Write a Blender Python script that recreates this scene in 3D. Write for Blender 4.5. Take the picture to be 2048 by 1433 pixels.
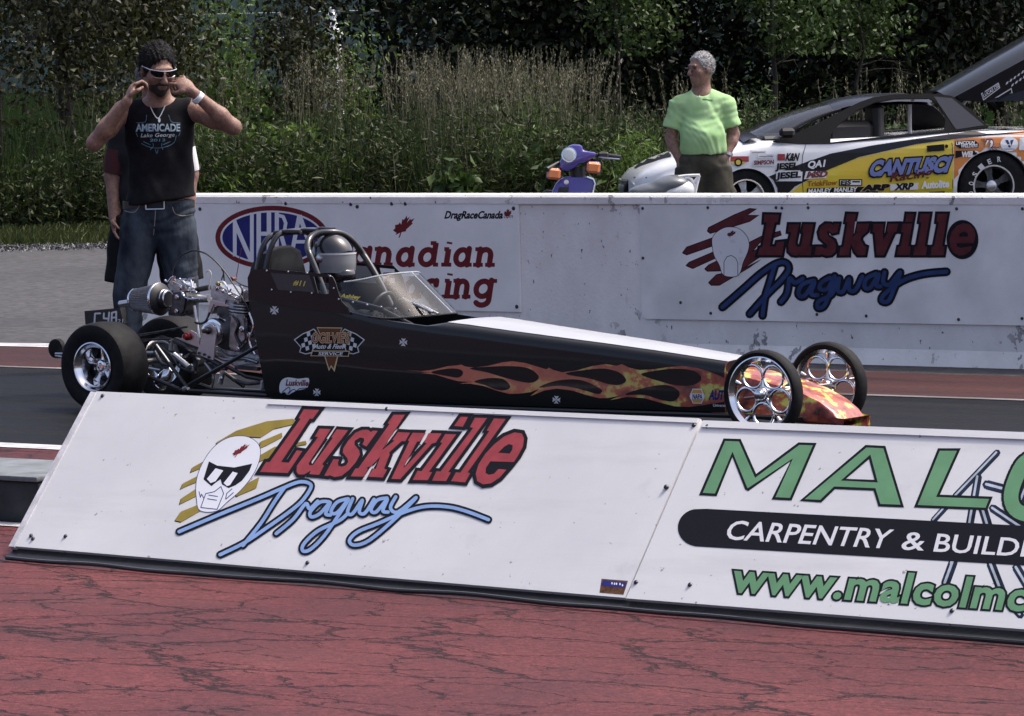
import bpy, bmesh, math, random
import numpy as np
from mathutils import Vector, Matrix, geometry, noise
from mathutils.bvhtree import BVHTree

for _o in list(bpy.data.objects):
    bpy.data.objects.remove(_o)
SC = bpy.context.scene
COL = SC.collection
PI = math.pi
rnd = random.Random(11)
rng = np.random.default_rng(7)

# ------------------------------------------------------------------ camera
FPX, CAMH = 8400.0, 1.7                     # focal length in photo pixels (2048 wide), eye height
ROLL, PITCH, YAW = math.atan(.0221), math.atan(586 / FPX), math.atan(FPX / 11524)
FH = np.array([-math.sin(YAW), math.cos(YAW), 0.0])      # horizontal viewing direction
RT = np.array([math.cos(YAW), math.sin(YAW), 0.0])       # horizontal right
ZZ = np.array([0, 0, 1.0])
FWD = FH * math.cos(PITCH) - ZZ * math.sin(PITCH)
UPV = ZZ * math.cos(PITCH) + FH * math.sin(PITCH)
CX = RT * math.cos(ROLL) - UPV * math.sin(ROLL)
CY = RT * math.sin(ROLL) + UPV * math.cos(ROLL)
CAM = np.array([0, 0, CAMH])
cd = bpy.data.cameras.new('camera')
cd.sensor_width = 36; cd.lens = 36 * FPX / 2048; cd.clip_start = .5; cd.clip_end = 3000
cam = bpy.data.objects.new('camera', cd); COL.objects.link(cam)
cam.matrix_world = Matrix(((CX[0], CY[0], -FWD[0], 0), (CX[1], CY[1], -FWD[1], 0), (CX[2], CY[2], -FWD[2], CAMH), (0, 0, 0, 1)))
SC.camera = cam

# ------------------------------------------------------------------ light
SUN_EL = math.radians(60)
sd = RT * .97 + FH * .22                    # horizontal direction towards the sun: to the right, beyond the scene
sd = sd / np.linalg.norm(sd)
tosun = Vector((sd[0] * math.cos(SUN_EL), sd[1] * math.cos(SUN_EL), math.sin(SUN_EL)))
w = bpy.data.worlds.new('World'); SC.world = w; w.use_nodes = True
nt = w.node_tree; nt.nodes.clear()
sky = nt.nodes.new('ShaderNodeTexSky'); sky.sky_type = 'NISHITA'; sky.sun_disc = False
sky.sun_elevation = SUN_EL; sky.sun_rotation = math.atan2(tosun.x, tosun.y)
sky.air_density = .45; sky.dust_density = 5.0; sky.ozone_density = .6
bg = nt.nodes.new('ShaderNodeBackground'); bg.inputs['Strength'].default_value = .15
wo = nt.nodes.new('ShaderNodeOutputWorld')
nt.links.new(sky.outputs[0], bg.inputs[0]); nt.links.new(bg.outputs[0], wo.inputs[0])
sl = bpy.data.lights.new('sun', 'SUN'); sl.energy = 1.4; sl.angle = math.radians(4); sl.color = (1, .97, .93)
so = bpy.data.objects.new('sun', sl); COL.objects.link(so)
so.rotation_euler = tosun.to_track_quat('Z', 'Y').to_euler()
so.location = tosun * 60
vs = SC.view_settings
vs.view_transform = 'Standard'; vs.look = 'None'; vs.exposure = 1.16; vs.gamma = 1.0; vs.use_curve_mapping = False
SC.cycles.max_bounces = 8; SC.cycles.transparent_max_bounces = 12

# ------------------------------------------------------------------ photo pixel -> point on a real plane
def ray(x, y):
    return FWD * FPX + CX * (x - 1024) + CY * (716.5 - y)
def on_ground(x, y, z=0.0):
    d = ray(x, y); return CAM + d * (z - CAMH) / d[2]
def on_plane(x, y, q, n):
    d = ray(x, y); return CAM + d * np.dot(np.array(q) - CAM, n) / np.dot(d, n)
def at_depth(x, y, dep):
    d = ray(x, y); return CAM + d * dep / FPX

# ------------------------------------------------------------------ materials
MATS = {}
def mat(name, col, rough=.6, metal=0., var=.0, vscale=8., bump=0., bscale=60., col2=None, spec=.5, coat=0., trans=0., emit=None, subs=0., stretch=None, detail=5.):
    """Principled material with noise-driven colour variation and relief."""
    if name in MATS: return MATS[name]
    m = bpy.data.materials.new(name); m.use_nodes = True; MATS[name] = m
    n = m.node_tree.nodes; L = m.node_tree.links
    b = n['Principled BSDF']
    b.inputs['Base Color'].default_value = (*col, 1); b.inputs['Roughness'].default_value = rough
    b.inputs['Metallic'].default_value = metal; b.inputs['Specular IOR Level'].default_value = spec
    b.inputs['Coat Weight'].default_value = coat; b.inputs['Coat Roughness'].default_value = .05
    b.inputs['Transmission Weight'].default_value = trans
    if 'print' in name: b.inputs['Specular IOR Level'].default_value = .08
    if subs: b.inputs['Subsurface Weight'].default_value = subs; b.inputs['Subsurface Radius'].default_value = (.02, .008, .004)
    tc = n.new('ShaderNodeTexCoord'); src = tc.outputs['Object']
    if stretch:
        mp = n.new('ShaderNodeMapping'); mp.inputs['Scale'].default_value = stretch
        L.new(src, mp.inputs['Vector']); src = mp.outputs[0]
    if var or col2:
        t = n.new('ShaderNodeTexNoise'); t.inputs['Scale'].default_value = vscale; t.inputs['Detail'].default_value = detail
        L.new(src, t.inputs['Vector'])
        cr = n.new('ShaderNodeValToRGB'); cr.color_ramp.elements[0].position = .32; cr.color_ramp.elements[1].position = .7
        c2 = col2 if col2 else tuple(min(1, c * (1 + var)) for c in col)
        c1 = col if col2 else tuple(c * (1 - var) for c in col)
        cr.color_ramp.elements[0].color = (*c1, 1); cr.color_ramp.elements[1].color = (*c2, 1)
        L.new(t.outputs['Fac'], cr.inputs[0]); L.new(cr.outputs[0], b.inputs['Base Color'])
    if bump:
        t2 = n.new('ShaderNodeTexNoise'); t2.inputs['Scale'].default_value = bscale; t2.inputs['Detail'].default_value = 4
        L.new(src, t2.inputs['Vector'])
        bp = n.new('ShaderNodeBump'); bp.inputs['Strength'].default_value = bump; bp.inputs['Distance'].default_value = .01
        L.new(t2.outputs['Fac'], bp.inputs['Height']); L.new(bp.outputs[0], b.inputs['Normal'])
    return m
def nodes_of(m): return m.node_tree.nodes, m.node_tree.links, m.node_tree.nodes['Principled BSDF']
def ramp(n, stops, interp='LINEAR'):
    r = n.new('ShaderNodeValToRGB'); r.color_ramp.interpolation = interp
    e = r.color_ramp.elements
    while len(e) < len(stops): e.new(.5)
    for i, (p, c) in enumerate(stops):
        e[i].position = p; e[i].color = (c, c, c, 1) if not isinstance(c, tuple) else (*c, 1)
    return r
def noise_node(n, L, src, scale, detail=5, rough=.5, stretch=None):
    if stretch:
        mp = n.new('ShaderNodeMapping'); mp.inputs['Scale'].default_value = stretch; L.new(src, mp.inputs[0]); src = mp.outputs[0]
    t = n.new('ShaderNodeTexNoise'); t.inputs['Scale'].default_value = scale; t.inputs['Detail'].default_value = detail; t.inputs['Roughness'].default_value = rough
    L.new(src, t.inputs['Vector']); return t.outputs['Fac']
def mix(n, L, fac, a, b, mode='MIX'):
    x = n.new('ShaderNodeMix'); x.data_type = 'RGBA'; x.blend_type = mode
    if isinstance(fac, (int, float)): x.inputs[0].default_value = fac
    else: L.new(fac, x.inputs[0])
    for v, i in ((a, 6), (b, 7)):
        if isinstance(v, tuple): x.inputs[i].default_value = (*v, 1)
        else: L.new(v, x.inputs[i])
    return x.outputs[2]

# ------------------------------------------------------------------ objects
def unit(a): return a / (np.linalg.norm(a, axis=-1, keepdims=True) + 1e-9)
def link(o, parent=None):
    COL.objects.link(o)
    if parent is not None: o.parent = parent; o.matrix_parent_inverse = parent.matrix_world.inverted()
    return o
def tag(o, label, cat=None, group=None, kind=None):
    if label: o['label'] = label
    if cat: o['category'] = cat
    if group: o['group'] = group
    if kind: o['kind'] = kind
    return o
def empty(name, loc, label, cat, group=None, rotz=0.0):
    o = bpy.data.objects.new(name, None); o.empty_display_size = .1
    o.location = loc; o.rotation_euler = (0, 0, rotz); COL.objects.link(o)
    o.matrix_world = Matrix.Translation(loc) @ Matrix.Rotation(rotz, 4, 'Z')
    return tag(o, label, cat, group)
def mesh_obj(name, vs_, fs, m, parent=None, smooth=False, loc=None):
    me = bpy.data.meshes.new(name); me.from_pydata([tuple(map(float, v)) for v in vs_], [], fs); me.update()
    if m: me.materials.append(m)
    if smooth: me.polygons.foreach_set('use_smooth', [True] * len(me.polygons))
    o = bpy.data.objects.new(name, me)
    return link(o, parent)
def big_mesh(name, V, Fq, m, parent=None, smooth=False):
    """numpy mesh; Fq is (n,3) or (n,4)"""
    me = bpy.data.meshes.new(name); k = Fq.shape[1]
    me.vertices.add(len(V)); me.vertices.foreach_set('co', V.astype(np.float32).ravel())
    me.loops.add(len(Fq) * k); me.loops.foreach_set('vertex_index', Fq.astype(np.int32).ravel())
    me.polygons.add(len(Fq)); me.polygons.foreach_set('loop_start', np.arange(0, len(Fq) * k, k, dtype=np.int32))
    me.polygons.foreach_set('loop_total', np.full(len(Fq), k, dtype=np.int32))
    if smooth: me.polygons.foreach_set('use_smooth', np.ones(len(Fq), dtype=bool))
    me.update(calc_edges=True)
    for x in (m if isinstance(m, (list, tuple)) else [m]): me.materials.append(x)
    return link(bpy.data.objects.new(name, me), parent)

class MB:
    """collects solids; build() links them as one mesh object. A frame (3x3 rows = axes, origin) maps local to world."""
    def __init__(s, frame=None): s.v, s.f, s.fr = [], [], frame
    def add(s, V, F):
        k = len(s.v)
        for p in V:
            p = np.array(p, float)
            if s.fr: p = s.fr[0] + s.fr[1] * p[0] + s.fr[2] * p[1] + s.fr[3] * p[2]
            s.v.append(p)
        s.f += [tuple(i + k for i in f) for f in F]; return s
    def box(s, c, d, M=None, ch=0.0):
        c = np.array(c, float); x, y, z = [q / 2 for q in d]
        if ch <= 0:
            V = [np.array((sx * x, sy * y, sz * z)) for sx in (-1, 1) for sy in (-1, 1) for sz in (-1, 1)]
            F = [(0, 1, 3, 2), (4, 6, 7, 5), (0, 4, 5, 1), (2, 3, 7, 6), (0, 2, 6, 4), (1, 5, 7, 3)]
        else:
            V = []
            for sx in (-1, 1):
                for sy in (-1, 1):
                    for sz in (-1, 1):
                        V += [np.array((sx * (x - ch), sy * (y - ch), sz * z)), np.array((sx * (x - ch), sy * y, sz * (z - ch))), np.array((sx * x, sy * (y - ch), sz * (z - ch)))]
            bm = bmesh.new(); [bm.verts.new(v) for v in V]
            bmesh.ops.convex_hull(bm, input=bm.verts); bm.verts.index_update()
            V = [np.array(v.co) for v in bm.verts]; F = [tuple(q.index for q in f.verts) for f in bm.faces]; bm.free()
        if M is not None: V = [np.array(M @ Vector(v)) for v in V]
        return s.add([c + v for v in V], F)
    def ring(s, c, ax, up, r, n):
        ax = ax / np.linalg.norm(ax); a = up - ax * np.dot(up, ax); a /= np.linalg.norm(a); b = np.cross(ax, a)
        return [c + (a * math.cos(2 * PI * i / n) + b * math.sin(2 * PI * i / n)) * r for i in range(n)]
    def tube(s, pts, r, n=8, closed=False, caps=True):
        P = [np.array(p, float) for p in pts]; R = r if isinstance(r, (list, tuple)) else [r] * len(P)
        V, F = [], []; m = len(P); up = np.array((.31, .17, .93))
        for i in range(m):
            if closed: t = P[(i + 1) % m] - P[i - 1]
            else: t = P[min(i + 1, m - 1)] - P[max(i - 1, 0)]
            t = t / (np.linalg.norm(t) + 1e-9)
            up = up - t * np.dot(up, t)
            if np.linalg.norm(up) < 1e-3: up = np.cross(t, (1, .3, 0))
            up = up / np.linalg.norm(up)
            V += s.ring(P[i], t, up, R[i], n)
        for i in range(m if closed else m - 1):
            j = (i + 1) % m
            for k in range(n): F.append((i * n + k, i * n + (k + 1) % n, j * n + (k + 1) % n, j * n + k))
        if caps and not closed: F += [tuple(range(n))[::-1], tuple((m - 1) * n + k for k in range(n))]
        return s.add(V, F)
    def lathe(s, c, ax, prof, n=24, up=(0.02, 0.01, 1), closed=False):
        """prof: (distance along axis, radius)"""
        c = np.array(c, float); ax = np.array(ax, float); ax /= np.linalg.norm(ax); up = np.array(up, float)
        if abs(np.dot(up, ax)) > .95: up = np.array((1, 0, 0.))
        V, F = [], []
        for d, r in prof: V += s.ring(c + ax * d, ax, up, max(r, 1e-4), n)
        m = len(prof)
        for i in range(m if closed else m - 1):
            j = (i + 1) % m
            for k in range(n): F.append((i * n + k, i * n + (k + 1) % n, j * n + (k + 1) % n, j * n + k))
        if not closed: F += [tuple(range(n))[::-1], tuple((m - 1) * n + k for k in range(n))]
        return s.add(V, F)
    def loft(s, rings, cap=True, closed=True):
        n = len(rings[0]); V = [p for r_ in rings for p in r_]; F = []
        for i in range(len(rings) - 1):
            for k in range(n if closed else n - 1): F.append((i * n + k, i * n + (k + 1) % n, (i + 1) * n + (k + 1) % n, (i + 1) * n + k))
        if cap: F += [tuple(range(n))[::-1], tuple((len(rings) - 1) * n + k for k in range(n))]
        return s.add(V, F)
    def prism(s, poly, off):
        """poly: 3-D points of one face; off: vector to the opposite face"""
        n = len(poly); off = np.array(off, float); V = [np.array(p, float) for p in poly]; V += [p + off for p in V]
        return s.add(V, [tuple(range(n)), tuple(range(2 * n - 1, n - 1, -1))] + [(i, n + i, n + (i + 1) % n, (i + 1) % n) for i in range(n)])
    def build(s, name, m, parent=None, smooth=False, bevel=0.0):
        o = mesh_obj(name, s.v, s.f, m, parent)
        bm = bmesh.new(); bm.from_mesh(o.data); bmesh.ops.recalc_face_normals(bm, faces=bm.faces)
        if bevel:
            ed = [e for e in bm.edges if len(e.link_faces) == 2 and e.calc_face_angle() > .5]
            bmesh.ops.bevel(bm, geom=ed, offset=bevel, segments=2, affect='EDGES', profile=.5, clamp_overlap=True)
        bm.to_mesh(o.data); bm.free()
        if smooth or bevel:
            for p in o.data.polygons: p.use_smooth = True
            o.data.set_sharp_from_angle(angle=math.radians(38))
        return o
def copy_tree(o, parent=None):
    c = o.copy(); COL.objects.link(c); c.parent = parent
    for ch in list(o.children): copy_tree(ch, c)
    return c
def set_mat(o, m): o.data.materials.clear(); o.data.materials.append(m)

# ------------------------------------------------------------------ flat print: 2-D shapes in photo pixels laid on the real surface
def circ(c, r, n=14, ry=None, a0=0): return [(c[0] + r * math.cos(a0 + 2 * PI * i / n), c[1] + (ry or r) * math.sin(a0 + 2 * PI * i / n)) for i in range(n)]
def curve(pts, k=6, closed=False):
    """Catmull-Rom through pts"""
    P = [np.array(p, float) for p in pts]; n = len(P); out = []
    for i in range(n if closed else n - 1):
        g = (lambda j: P[j % n]) if closed else (lambda j: P[min(max(j, 0), n - 1)])
        a, b, c, d = g(i - 1), g(i), g(i + 1), g(i + 2)
        for q in range(k):
            t = q / k
            out.append(.5 * (2 * b + (c - a) * t + (2 * a - 5 * b + 4 * c - d) * t * t + (3 * b - a - 3 * c + d) * t ** 3))
    if not closed: out.append(P[-1])
    return [tuple(p) for p in out]
def stroke(pts, w, cap=True, n=10):
    out = []
    for (x0, y0), (x1, y1) in zip(pts, pts[1:]):
        l = math.hypot(x1 - x0, y1 - y0)
        if l < 1e-6: continue
        nx, ny = -(y1 - y0) / l * w / 2, (x1 - x0) / l * w / 2
        out.append([(x0 + nx, y0 + ny), (x0 - nx, y0 - ny), (x1 - nx, y1 - ny), (x1 + nx, y1 + ny)])
    for i, p in enumerate(pts):
        if cap or 0 < i < len(pts) - 1: out.append(circ(p, w / 2 * .999, n, a0=.1))
    return out
def fill(polys, grid=0.0):
    V, F = [], []
    for p in polys:
        if sum(a[0] * b[1] - b[0] * a[1] for a, b in zip(p, p[1:] + p[:1])) < 0: p = p[::-1]
        F.append(list(range(len(V), len(V) + len(p)))); V += [Vector((float(a), float(b))) for a, b in p]
    if grid:
        xs = [v.x for v in V]; ys = [v.y for v in V]
        for a in np.arange(min(xs), max(xs), grid):
            for b in np.arange(min(ys), max(ys), grid): V.append(Vector((float(a) + .013, float(b) + .017)))
    v, e, f, ov, oe, of = geometry.delaunay_2d_cdt(V, [], F, 0, 1e-4)
    keep = [t for t, o in zip(f, of) if o]
    used = sorted({i for t in keep for i in t}); ix = {i: k for k, i in enumerate(used)}
    return [(v[i].x, v[i].y) for i in used], [tuple(ix[i] for i in t) for t in keep]
def plate(shape, surf, th, mb):
    """triangulated 2-D shape on a plane, given a thickness behind it, added to mb (world coordinates)"""
    V, F = shape; F = [f for f in F]; n = len(V)
    P = [surf(x, y, 0.0) for x, y in V]; Q = [p - surf.n * th for p in P]
    cnt = {}
    for f in F:
        for a, b in zip(f, f[1:] + f[:1]): cnt[(a, b)] = 1
    side = [(a, b) for (a, b) in cnt if (b, a) not in cnt]
    mb.add(P + Q, [tuple(f) for f in F] + [tuple(i + n for i in f[::-1]) for f in F] + [(a, a + n, b + n, b) for a, b in side])
    return mb
def holed(outer, holes):
    if holes and not isinstance(holes[0][0], (list, tuple)): holes = [holes]
    V, F = fill([outer] + list(holes)); cx = lambda f: (sum(V[i][0] for i in f) / len(f), sum(V[i][1] for i in f) / len(f))
    def ins(p, poly):
        r_ = False
        for (x0, y0), (x1, y1) in zip(poly, poly[1:] + poly[:1]):
            if (y0 > p[1]) != (y1 > p[1]) and p[0] < (x1 - x0) * (p[1] - y0) / (y1 - y0) + x0: r_ = not r_
        return r_
    return V, [f for f in F if ins(cx(f), outer) and not any(ins(cx(f), h) for h in holes)]
class Plane:
    """a flat surface: point q, unit normal n (towards the viewer's side); maps photo pixels to points on it"""
    def __init__(s, q, n): s.q = np.array(q, float); s.n = np.array(n, float) / np.linalg.norm(n)
    def __call__(s, x, y, lift): return on_plane(x, y, s.q + s.n * lift, s.n)
class Surf:
    """a curved surface given by a mesh object"""
    def __init__(s, o, fallback=None):
        dg = bpy.context.evaluated_depsgraph_get()
        s.b = BVHTree.FromObject(o, dg); s.m = o.matrix_world.copy(); s.fb = fallback
    def __call__(s, x, y, lift):
        d = Vector(ray(x, y)).normalized(); mi = s.m.inverted()
        h = s.b.ray_cast(mi @ Vector(CAM), (mi.to_3x3() @ d).normalized(), 100)
        if h[0] is None: return None
        nn = h[1]; nn = -nn if nn.dot(mi.to_3x3() @ d) > 0 else nn
        return np.array(s.m @ (h[0] + nn * lift))
def lay(name, shape, surf, lift, m, parent):
    V, F = shape
    P = [surf(x, y, lift * .3) for x, y in V]
    F = [f for f in F if all(P[i] is not None for i in f)]
    P = [p if p is not None else CAM for p in P]
    used = sorted({i for t in F for i in t}); ix = {i: k for k, i in enumerate(used)}
    o = mesh_obj(name, [P[i] for i in used], [tuple(ix[i] for i in t) for t in F], m, parent)
    bm = bmesh.new(); bm.from_mesh(o.data)
    for f in bm.faces:
        if f.normal.dot(f.calc_center_median() - Vector(CAM)) > 0: f.normal_flip()
    bm.to_mesh(o.data); bm.free()
    return o
_tc = {}
def text2d(s, bold=0.0, spacing=1.0):
    """built-in font as 2-D triangles, normalised so that the plain text's box is 0..1 by 0..1 (cap height)"""
    def raw(bd):
        c = bpy.data.curves.new('lettering', 'FONT'); c.body = s; c.offset = bd; c.resolution_u = 3; c.space_character = spacing
        o = bpy.data.objects.new('lettering', c); COL.objects.link(o)
        dg = bpy.context.evaluated_depsgraph_get(); dg.update()
        me = o.evaluated_get(dg).to_mesh()
        V = [(v.co.x, v.co.y) for v in me.vertices]; F = [tuple(p.vertices) for p in me.polygons]
        bpy.data.objects.remove(o); bpy.data.curves.remove(c); return V, F
    k = (s, spacing)
    if k not in _tc:
        V, F = raw(0); xs = [v[0] for v in V]; _tc[k] = (min(xs), max(xs))
    x0, x1 = _tc[k]; V, F = raw(bold)
    return [((a - x0) / (x1 - x0), b / .70) for a, b in V], F
def text_px(s, bl, br, tl, bold=0.0, spacing=1.0):
    V, F = text2d(s, bold, spacing)
    ex = (br[0] - bl[0], br[1] - bl[1]); ey = (tl[0] - bl[0], tl[1] - bl[1])
    return [(bl[0] + ex[0] * a + ey[0] * b, bl[1] + ex[1] * a + ey[1] * b) for a, b in V], F
def zz(ox, oy, k):
    return lambda *p: [(ox + a / k, oy + b / k) for a, b in p]
MAPLE = [(0, 1), (.13, .74), (.3, .84), (.22, .43), (.43, .66), (.48, .53), (.76, .58), (.65, .3), (.78, .2), (.38, -.1), (.42, -.24), (.05, -.18), (.06, -.55)]
MAPLE = MAPLE + [(-a, b) for a, b in MAPLE[::-1][:-1]]
def maple(c, ex, ey): return [(c[0] + ex[0] * a + ey[0] * b, c[1] + ex[1] * a + ey[1] * b) for a, b in MAPLE]
def arc(cx, cy, rx, ry, a0, a1, n=10): return [(cx + rx * math.cos(math.radians(a0 + (a1 - a0) * i / n)), cy + ry * math.sin(math.radians(a0 + (a1 - a0) * i / n))) for i in range(n + 1)]
# slab-serif letters as strokes in a unit box (x 0..1 advance, y 0 baseline, .76 x-height, 1 ascender)
S_ = lambda a, b, y: ('s', [(a, y), (b, y)])
GL = {
 'L': [('m', [(.3, .05), (.3, .95)]), S_(.08, .55, .93), S_(.05, .95, .07), ('m', [(.88, .1), (.88, .33)])],
 'C': [('m', arc(.55, .5, .4, .42, 50, 310, 16)), ('m', [(.82, .68), (.82, .92)])],
 'R': [('m', [(.28, .05), (.28, .95)]), ('m', [(.28, .9)] + arc(.55, .69, .3, .21, 90, -90, 10) + [(.28, .48)]), ('m', [(.55, .48), (.82, .06)]), S_(.05, .5, .07), S_(.05, .4, .93), S_(.7, 1, .07)],
 'u': [('m', [(.26, .7), (.26, .3)] + arc(.47, .28, .21, .2, 180, 330, 8) + [(.7, .3)]), ('m', [(.74, .7), (.74, .05)]), S_(.04, .28, .69), S_(.5, .76, .69), S_(.74, .98, .07)],
 's': [('m', [(.8, .5)] + arc(.5, .53, .28, .16, 40, 240, 10) + arc(.5, .24, .28, .17, 80, -140, 10) + [(.2, .24)]), ('m', [(.82, .5), (.82, .7)]), ('m', [(.18, .06), (.18, .26)])],
 'k': [('m', [(.25, .05), (.25, .95)]), ('m', [(.3, .3), (.75, .68)]), ('m', [(.42, .42), (.8, .08)]), S_(.04, .3, .93), S_(.04, .46, .07), S_(.62, 1, .07), S_(.55, .95, .69)],
 'v': [('m', [(.2, .69), (.5, .08), (.8, .69)]), S_(0, .42, .69), S_(.6, 1, .69)],
 'i': [('m', [(.5, .05), (.5, .7)]), S_(.18, .55, .69), S_(.12, .88, .07), ('m', [(.5, .9), (.5, .98)])],
 'l': [('m', [(.5, .05), (.5, .95)]), S_(.18, .55, .93), S_(.12, .88, .07)],
 'e': [('m', [(.16, .39), (.84, .39)] + arc(.5, .38, .34, .31, 10, 315, 18))],
 'a': [('m', arc(.46, .37, .3, .3, 0, 360, 18)), ('m', [(.76, .72), (.76, .06)]), S_(.76, 1, .07)],
 'n': [('m', [(.26, .05), (.26, .7)]), ('m', [(.26, .4)] + arc(.5, .45, .24, .23, 160, 0, 8) + [(.74, .06)]), S_(.04, .3, .69), S_(.04, .46, .07), S_(.56, .98, .07)],
 'd': [('m', arc(.44, .37, .3, .3, 0, 360, 18)), ('m', [(.74, .95), (.74, .06)]), S_(.5, .76, .93), S_(.74, .98, .07)],
 'c': [('m', arc(.5, .38, .34, .31, 50, 310, 14)), ('m', [(.74, .52), (.74, .7)])],
 'g': [('m', arc(.46, .38, .3, .3, 0, 360, 18)), ('m', [(.76, .72), (.76, .0)] + arc(.48, -.06, .28, .2, 0, -150, 8)), S_(.76, 1, .69)],
}
def slab(word, base, ex, ey, adv, wm, ws, grow=0.0):
    """word laid from base; adv = list of (x0, x1) along ex (pixels) per letter; ey = vector of the ascender"""
    out = []; ux = np.array(ex, float) / math.hypot(*ex); h = math.hypot(*ey)
    for ch, (a, b) in zip(word, adv):
        f = lambda q: (base[0] + ux[0] * (a + (b - a) * q[0]) + ey[0] * q[1], base[1] + ux[1] * (a + (b - a) * q[0]) + ey[1] * q[1])
        for kind, pts in GL[ch]:
            out += stroke([f(q) for q in pts], (wm if kind == 'm' else ws) + grow, cap=(grow > 0 or kind == 'm' and ch in 'secagCnu'), n=8)
    return out

# ================================================================== setting
def sheet(name, pts, z, m, kind='structure', label=None):
    o = mesh_obj(name, [(x, y, z) for x, y in pts], [tuple(range(len(pts)))], m); tag(o, label, kind=kind); return o
def bandm(name, c1, c2, rough, sx, sy, bump=.2, spec=.5, grain=90):
    """worn asphalt streaked along the lane (world X)"""
    m = mat(name, c1, rough, spec=spec); n, L, b = nodes_of(m)
    src = n.new('ShaderNodeTexCoord').outputs['Object']
    f = noise_node(n, L, src, 1.0, 6, .6, (sx, sy, 1)); g = noise_node(n, L, src, grain, 5, .75)
    r1 = ramp(n, [(.3, 0.), (.72, 1.)]); L.new(f, r1.inputs[0])
    c = mix(n, L, r1.outputs[0], c1, c2)
    r2 = ramp(n, [(.3, .45), (.7, 1.5)]); L.new(g, r2.inputs[0])
    L.new(mix(n, L, 1.0, c, r2.outputs[0], 'MULTIPLY'), b.inputs['Base Color'])
    rr = ramp(n, [(.3, rough * .62), (.7, rough * 1.15)]); L.new(f, rr.inputs[0]); L.new(rr.outputs[0], b.inputs['Roughness'])
    bp = n.new('ShaderNodeBump'); bp.inputs['Strength'].default_value = bump; bp.inputs['Distance'].default_value = .008
    L.new(g, bp.inputs['Height']); L.new(bp.outputs[0], b.inputs['Normal'])
    return m
# red painted apron: cracked, blotchy, gritty
m_red = mat('red painted asphalt', (.25, .05, .055), .7, spec=.15); n, L, b = nodes_of(m_red)
src = n.new('ShaderNodeTexCoord').outputs['Object']
def vor(scale, warp, stretch=(1, 1, 1)):
    mp = n.new('ShaderNodeMapping'); mp.inputs['Scale'].default_value = stretch; L.new(src, mp.inputs[0])
    nz = n.new('ShaderNodeTexNoise'); nz.inputs['Scale'].default_value = 2.2; nz.inputs['Detail'].default_value = 6; L.new(mp.outputs[0], nz.inputs['Vector'])
    nz.inputs['Roughness'].default_value = .74; nz.inputs['Scale'].default_value = 3.2
    sc = n.new('ShaderNodeVectorMath'); sc.operation = 'SCALE'; sc.inputs['Scale'].default_value = warp; L.new(nz.outputs['Color'], sc.inputs[0])
    ad = n.new('ShaderNodeVectorMath'); L.new(mp.outputs[0], ad.inputs[0]); L.new(sc.outputs[0], ad.inputs[1])
    v = n.new('ShaderNodeTexVoronoi'); v.feature = 'DISTANCE_TO_EDGE'; v.inputs['Scale'].default_value = scale; L.new(ad.outputs[0], v.inputs['Vector'])
    return v.outputs['Distance']
def inv_edge(d, w0, w1):
    r = ramp(n, [(w0, 1.), (w1, 0.)]); L.new(d, r.inputs[0]); return r.outputs[0]
def mul(a, c):
    x = n.new('ShaderNodeMath'); x.operation = 'MULTIPLY'; L.new(a, x.inputs[0])
    if isinstance(c, float): x.inputs[1].default_value = c
    else: L.new(c, x.inputs[1])
    return x.outputs[0]
def mx(a, c):
    x = n.new('ShaderNodeMath'); x.operation = 'MAXIMUM'; L.new(a, x.inputs[0]); L.new(c, x.inputs[1]); return x.outputs[0]
brk = ramp(n, [(.34, 0.), (.47, 1.)]); L.new(noise_node(n, L, src, 4.5, 6, .7), brk.inputs[0])
brk2 = ramp(n, [(.42, 0.), (.53, 1.)]); L.new(noise_node(n, L, src, 3.1, 6, .7), brk2.inputs[0])
cr = mx(mul(inv_edge(vor(1.5, .36, (.55, 1.25, 1)), .004, .018), brk.outputs[0]), mul(inv_edge(vor(3.2, .28, (.6, 1.3, 1)), .005, .022), brk2.outputs[0]))
spk = ramp(n, [(.62, 0.), (.70, .8)]); L.new(noise_node(n, L, src, 26, 5, .7), spk.inputs[0])
dust = ramp(n, [(.5, 0.), (.72, .55)]); L.new(noise_node(n, L, src, 9, 6, .7), dust.inputs[0])
blot = ramp(n, [(.28, (.050, .019, .026)), (.45, (.090, .024, .028)), (.6, (.118, .031, .033)), (.75, (.15, .048, .045))]); L.new(noise_node(n, L, src, .7, 7, .65), blot.inputs[0])
fine = ramp(n, [(.3, .55), (.7, 1.3)]); L.new(noise_node(n, L, src, 95, 4, .6), fine.inputs[0])
c = mix(n, L, 1.0, blot.outputs[0], fine.outputs[0], 'MULTIPLY')
agg = ramp(n, [(.32, .55), (.5, 1.), (.7, 1.42)]); L.new(noise_node(n, L, src, 30, 5, .75), agg.inputs[0]); c = mix(n, L, 1.0, c, agg.outputs[0], 'MULTIPLY')
scu = ramp(n, [(.48, 0.), (.7, .65)]); L.new(noise_node(n, L, src, 1.0, 7, .7, (.5, 2.4, 1)), scu.inputs[0]); c = mix(n, L, scu.outputs[0], c, (.05, .02, .024))
c = mix(n, L, mul(dust.outputs[0], .6), c, (.045, .022, .024))
c = mix(n, L, mx(cr, mul(spk.outputs[0], brk2.outputs[0])), c, (.012, .008, .009))
L.new(c, b.inputs['Base Color'])
bp = n.new('ShaderNodeBump'); bp.invert = True; bp.inputs['Strength'].default_value = .6; bp.inputs['Distance'].default_value = .02
L.new(cr, bp.inputs['Height'])
bp2 = n.new('ShaderNodeBump'); bp2.inputs['Strength'].default_value = .6; bp2.inputs['Distance'].default_value = .01
L.new(noise_node(n, L, src, 110, 5, .65), bp2.inputs['Height']); L.new(bp.outputs[0], bp2.inputs['Normal']); L.new(bp2.outputs[0], b.inputs['Normal'])

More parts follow.
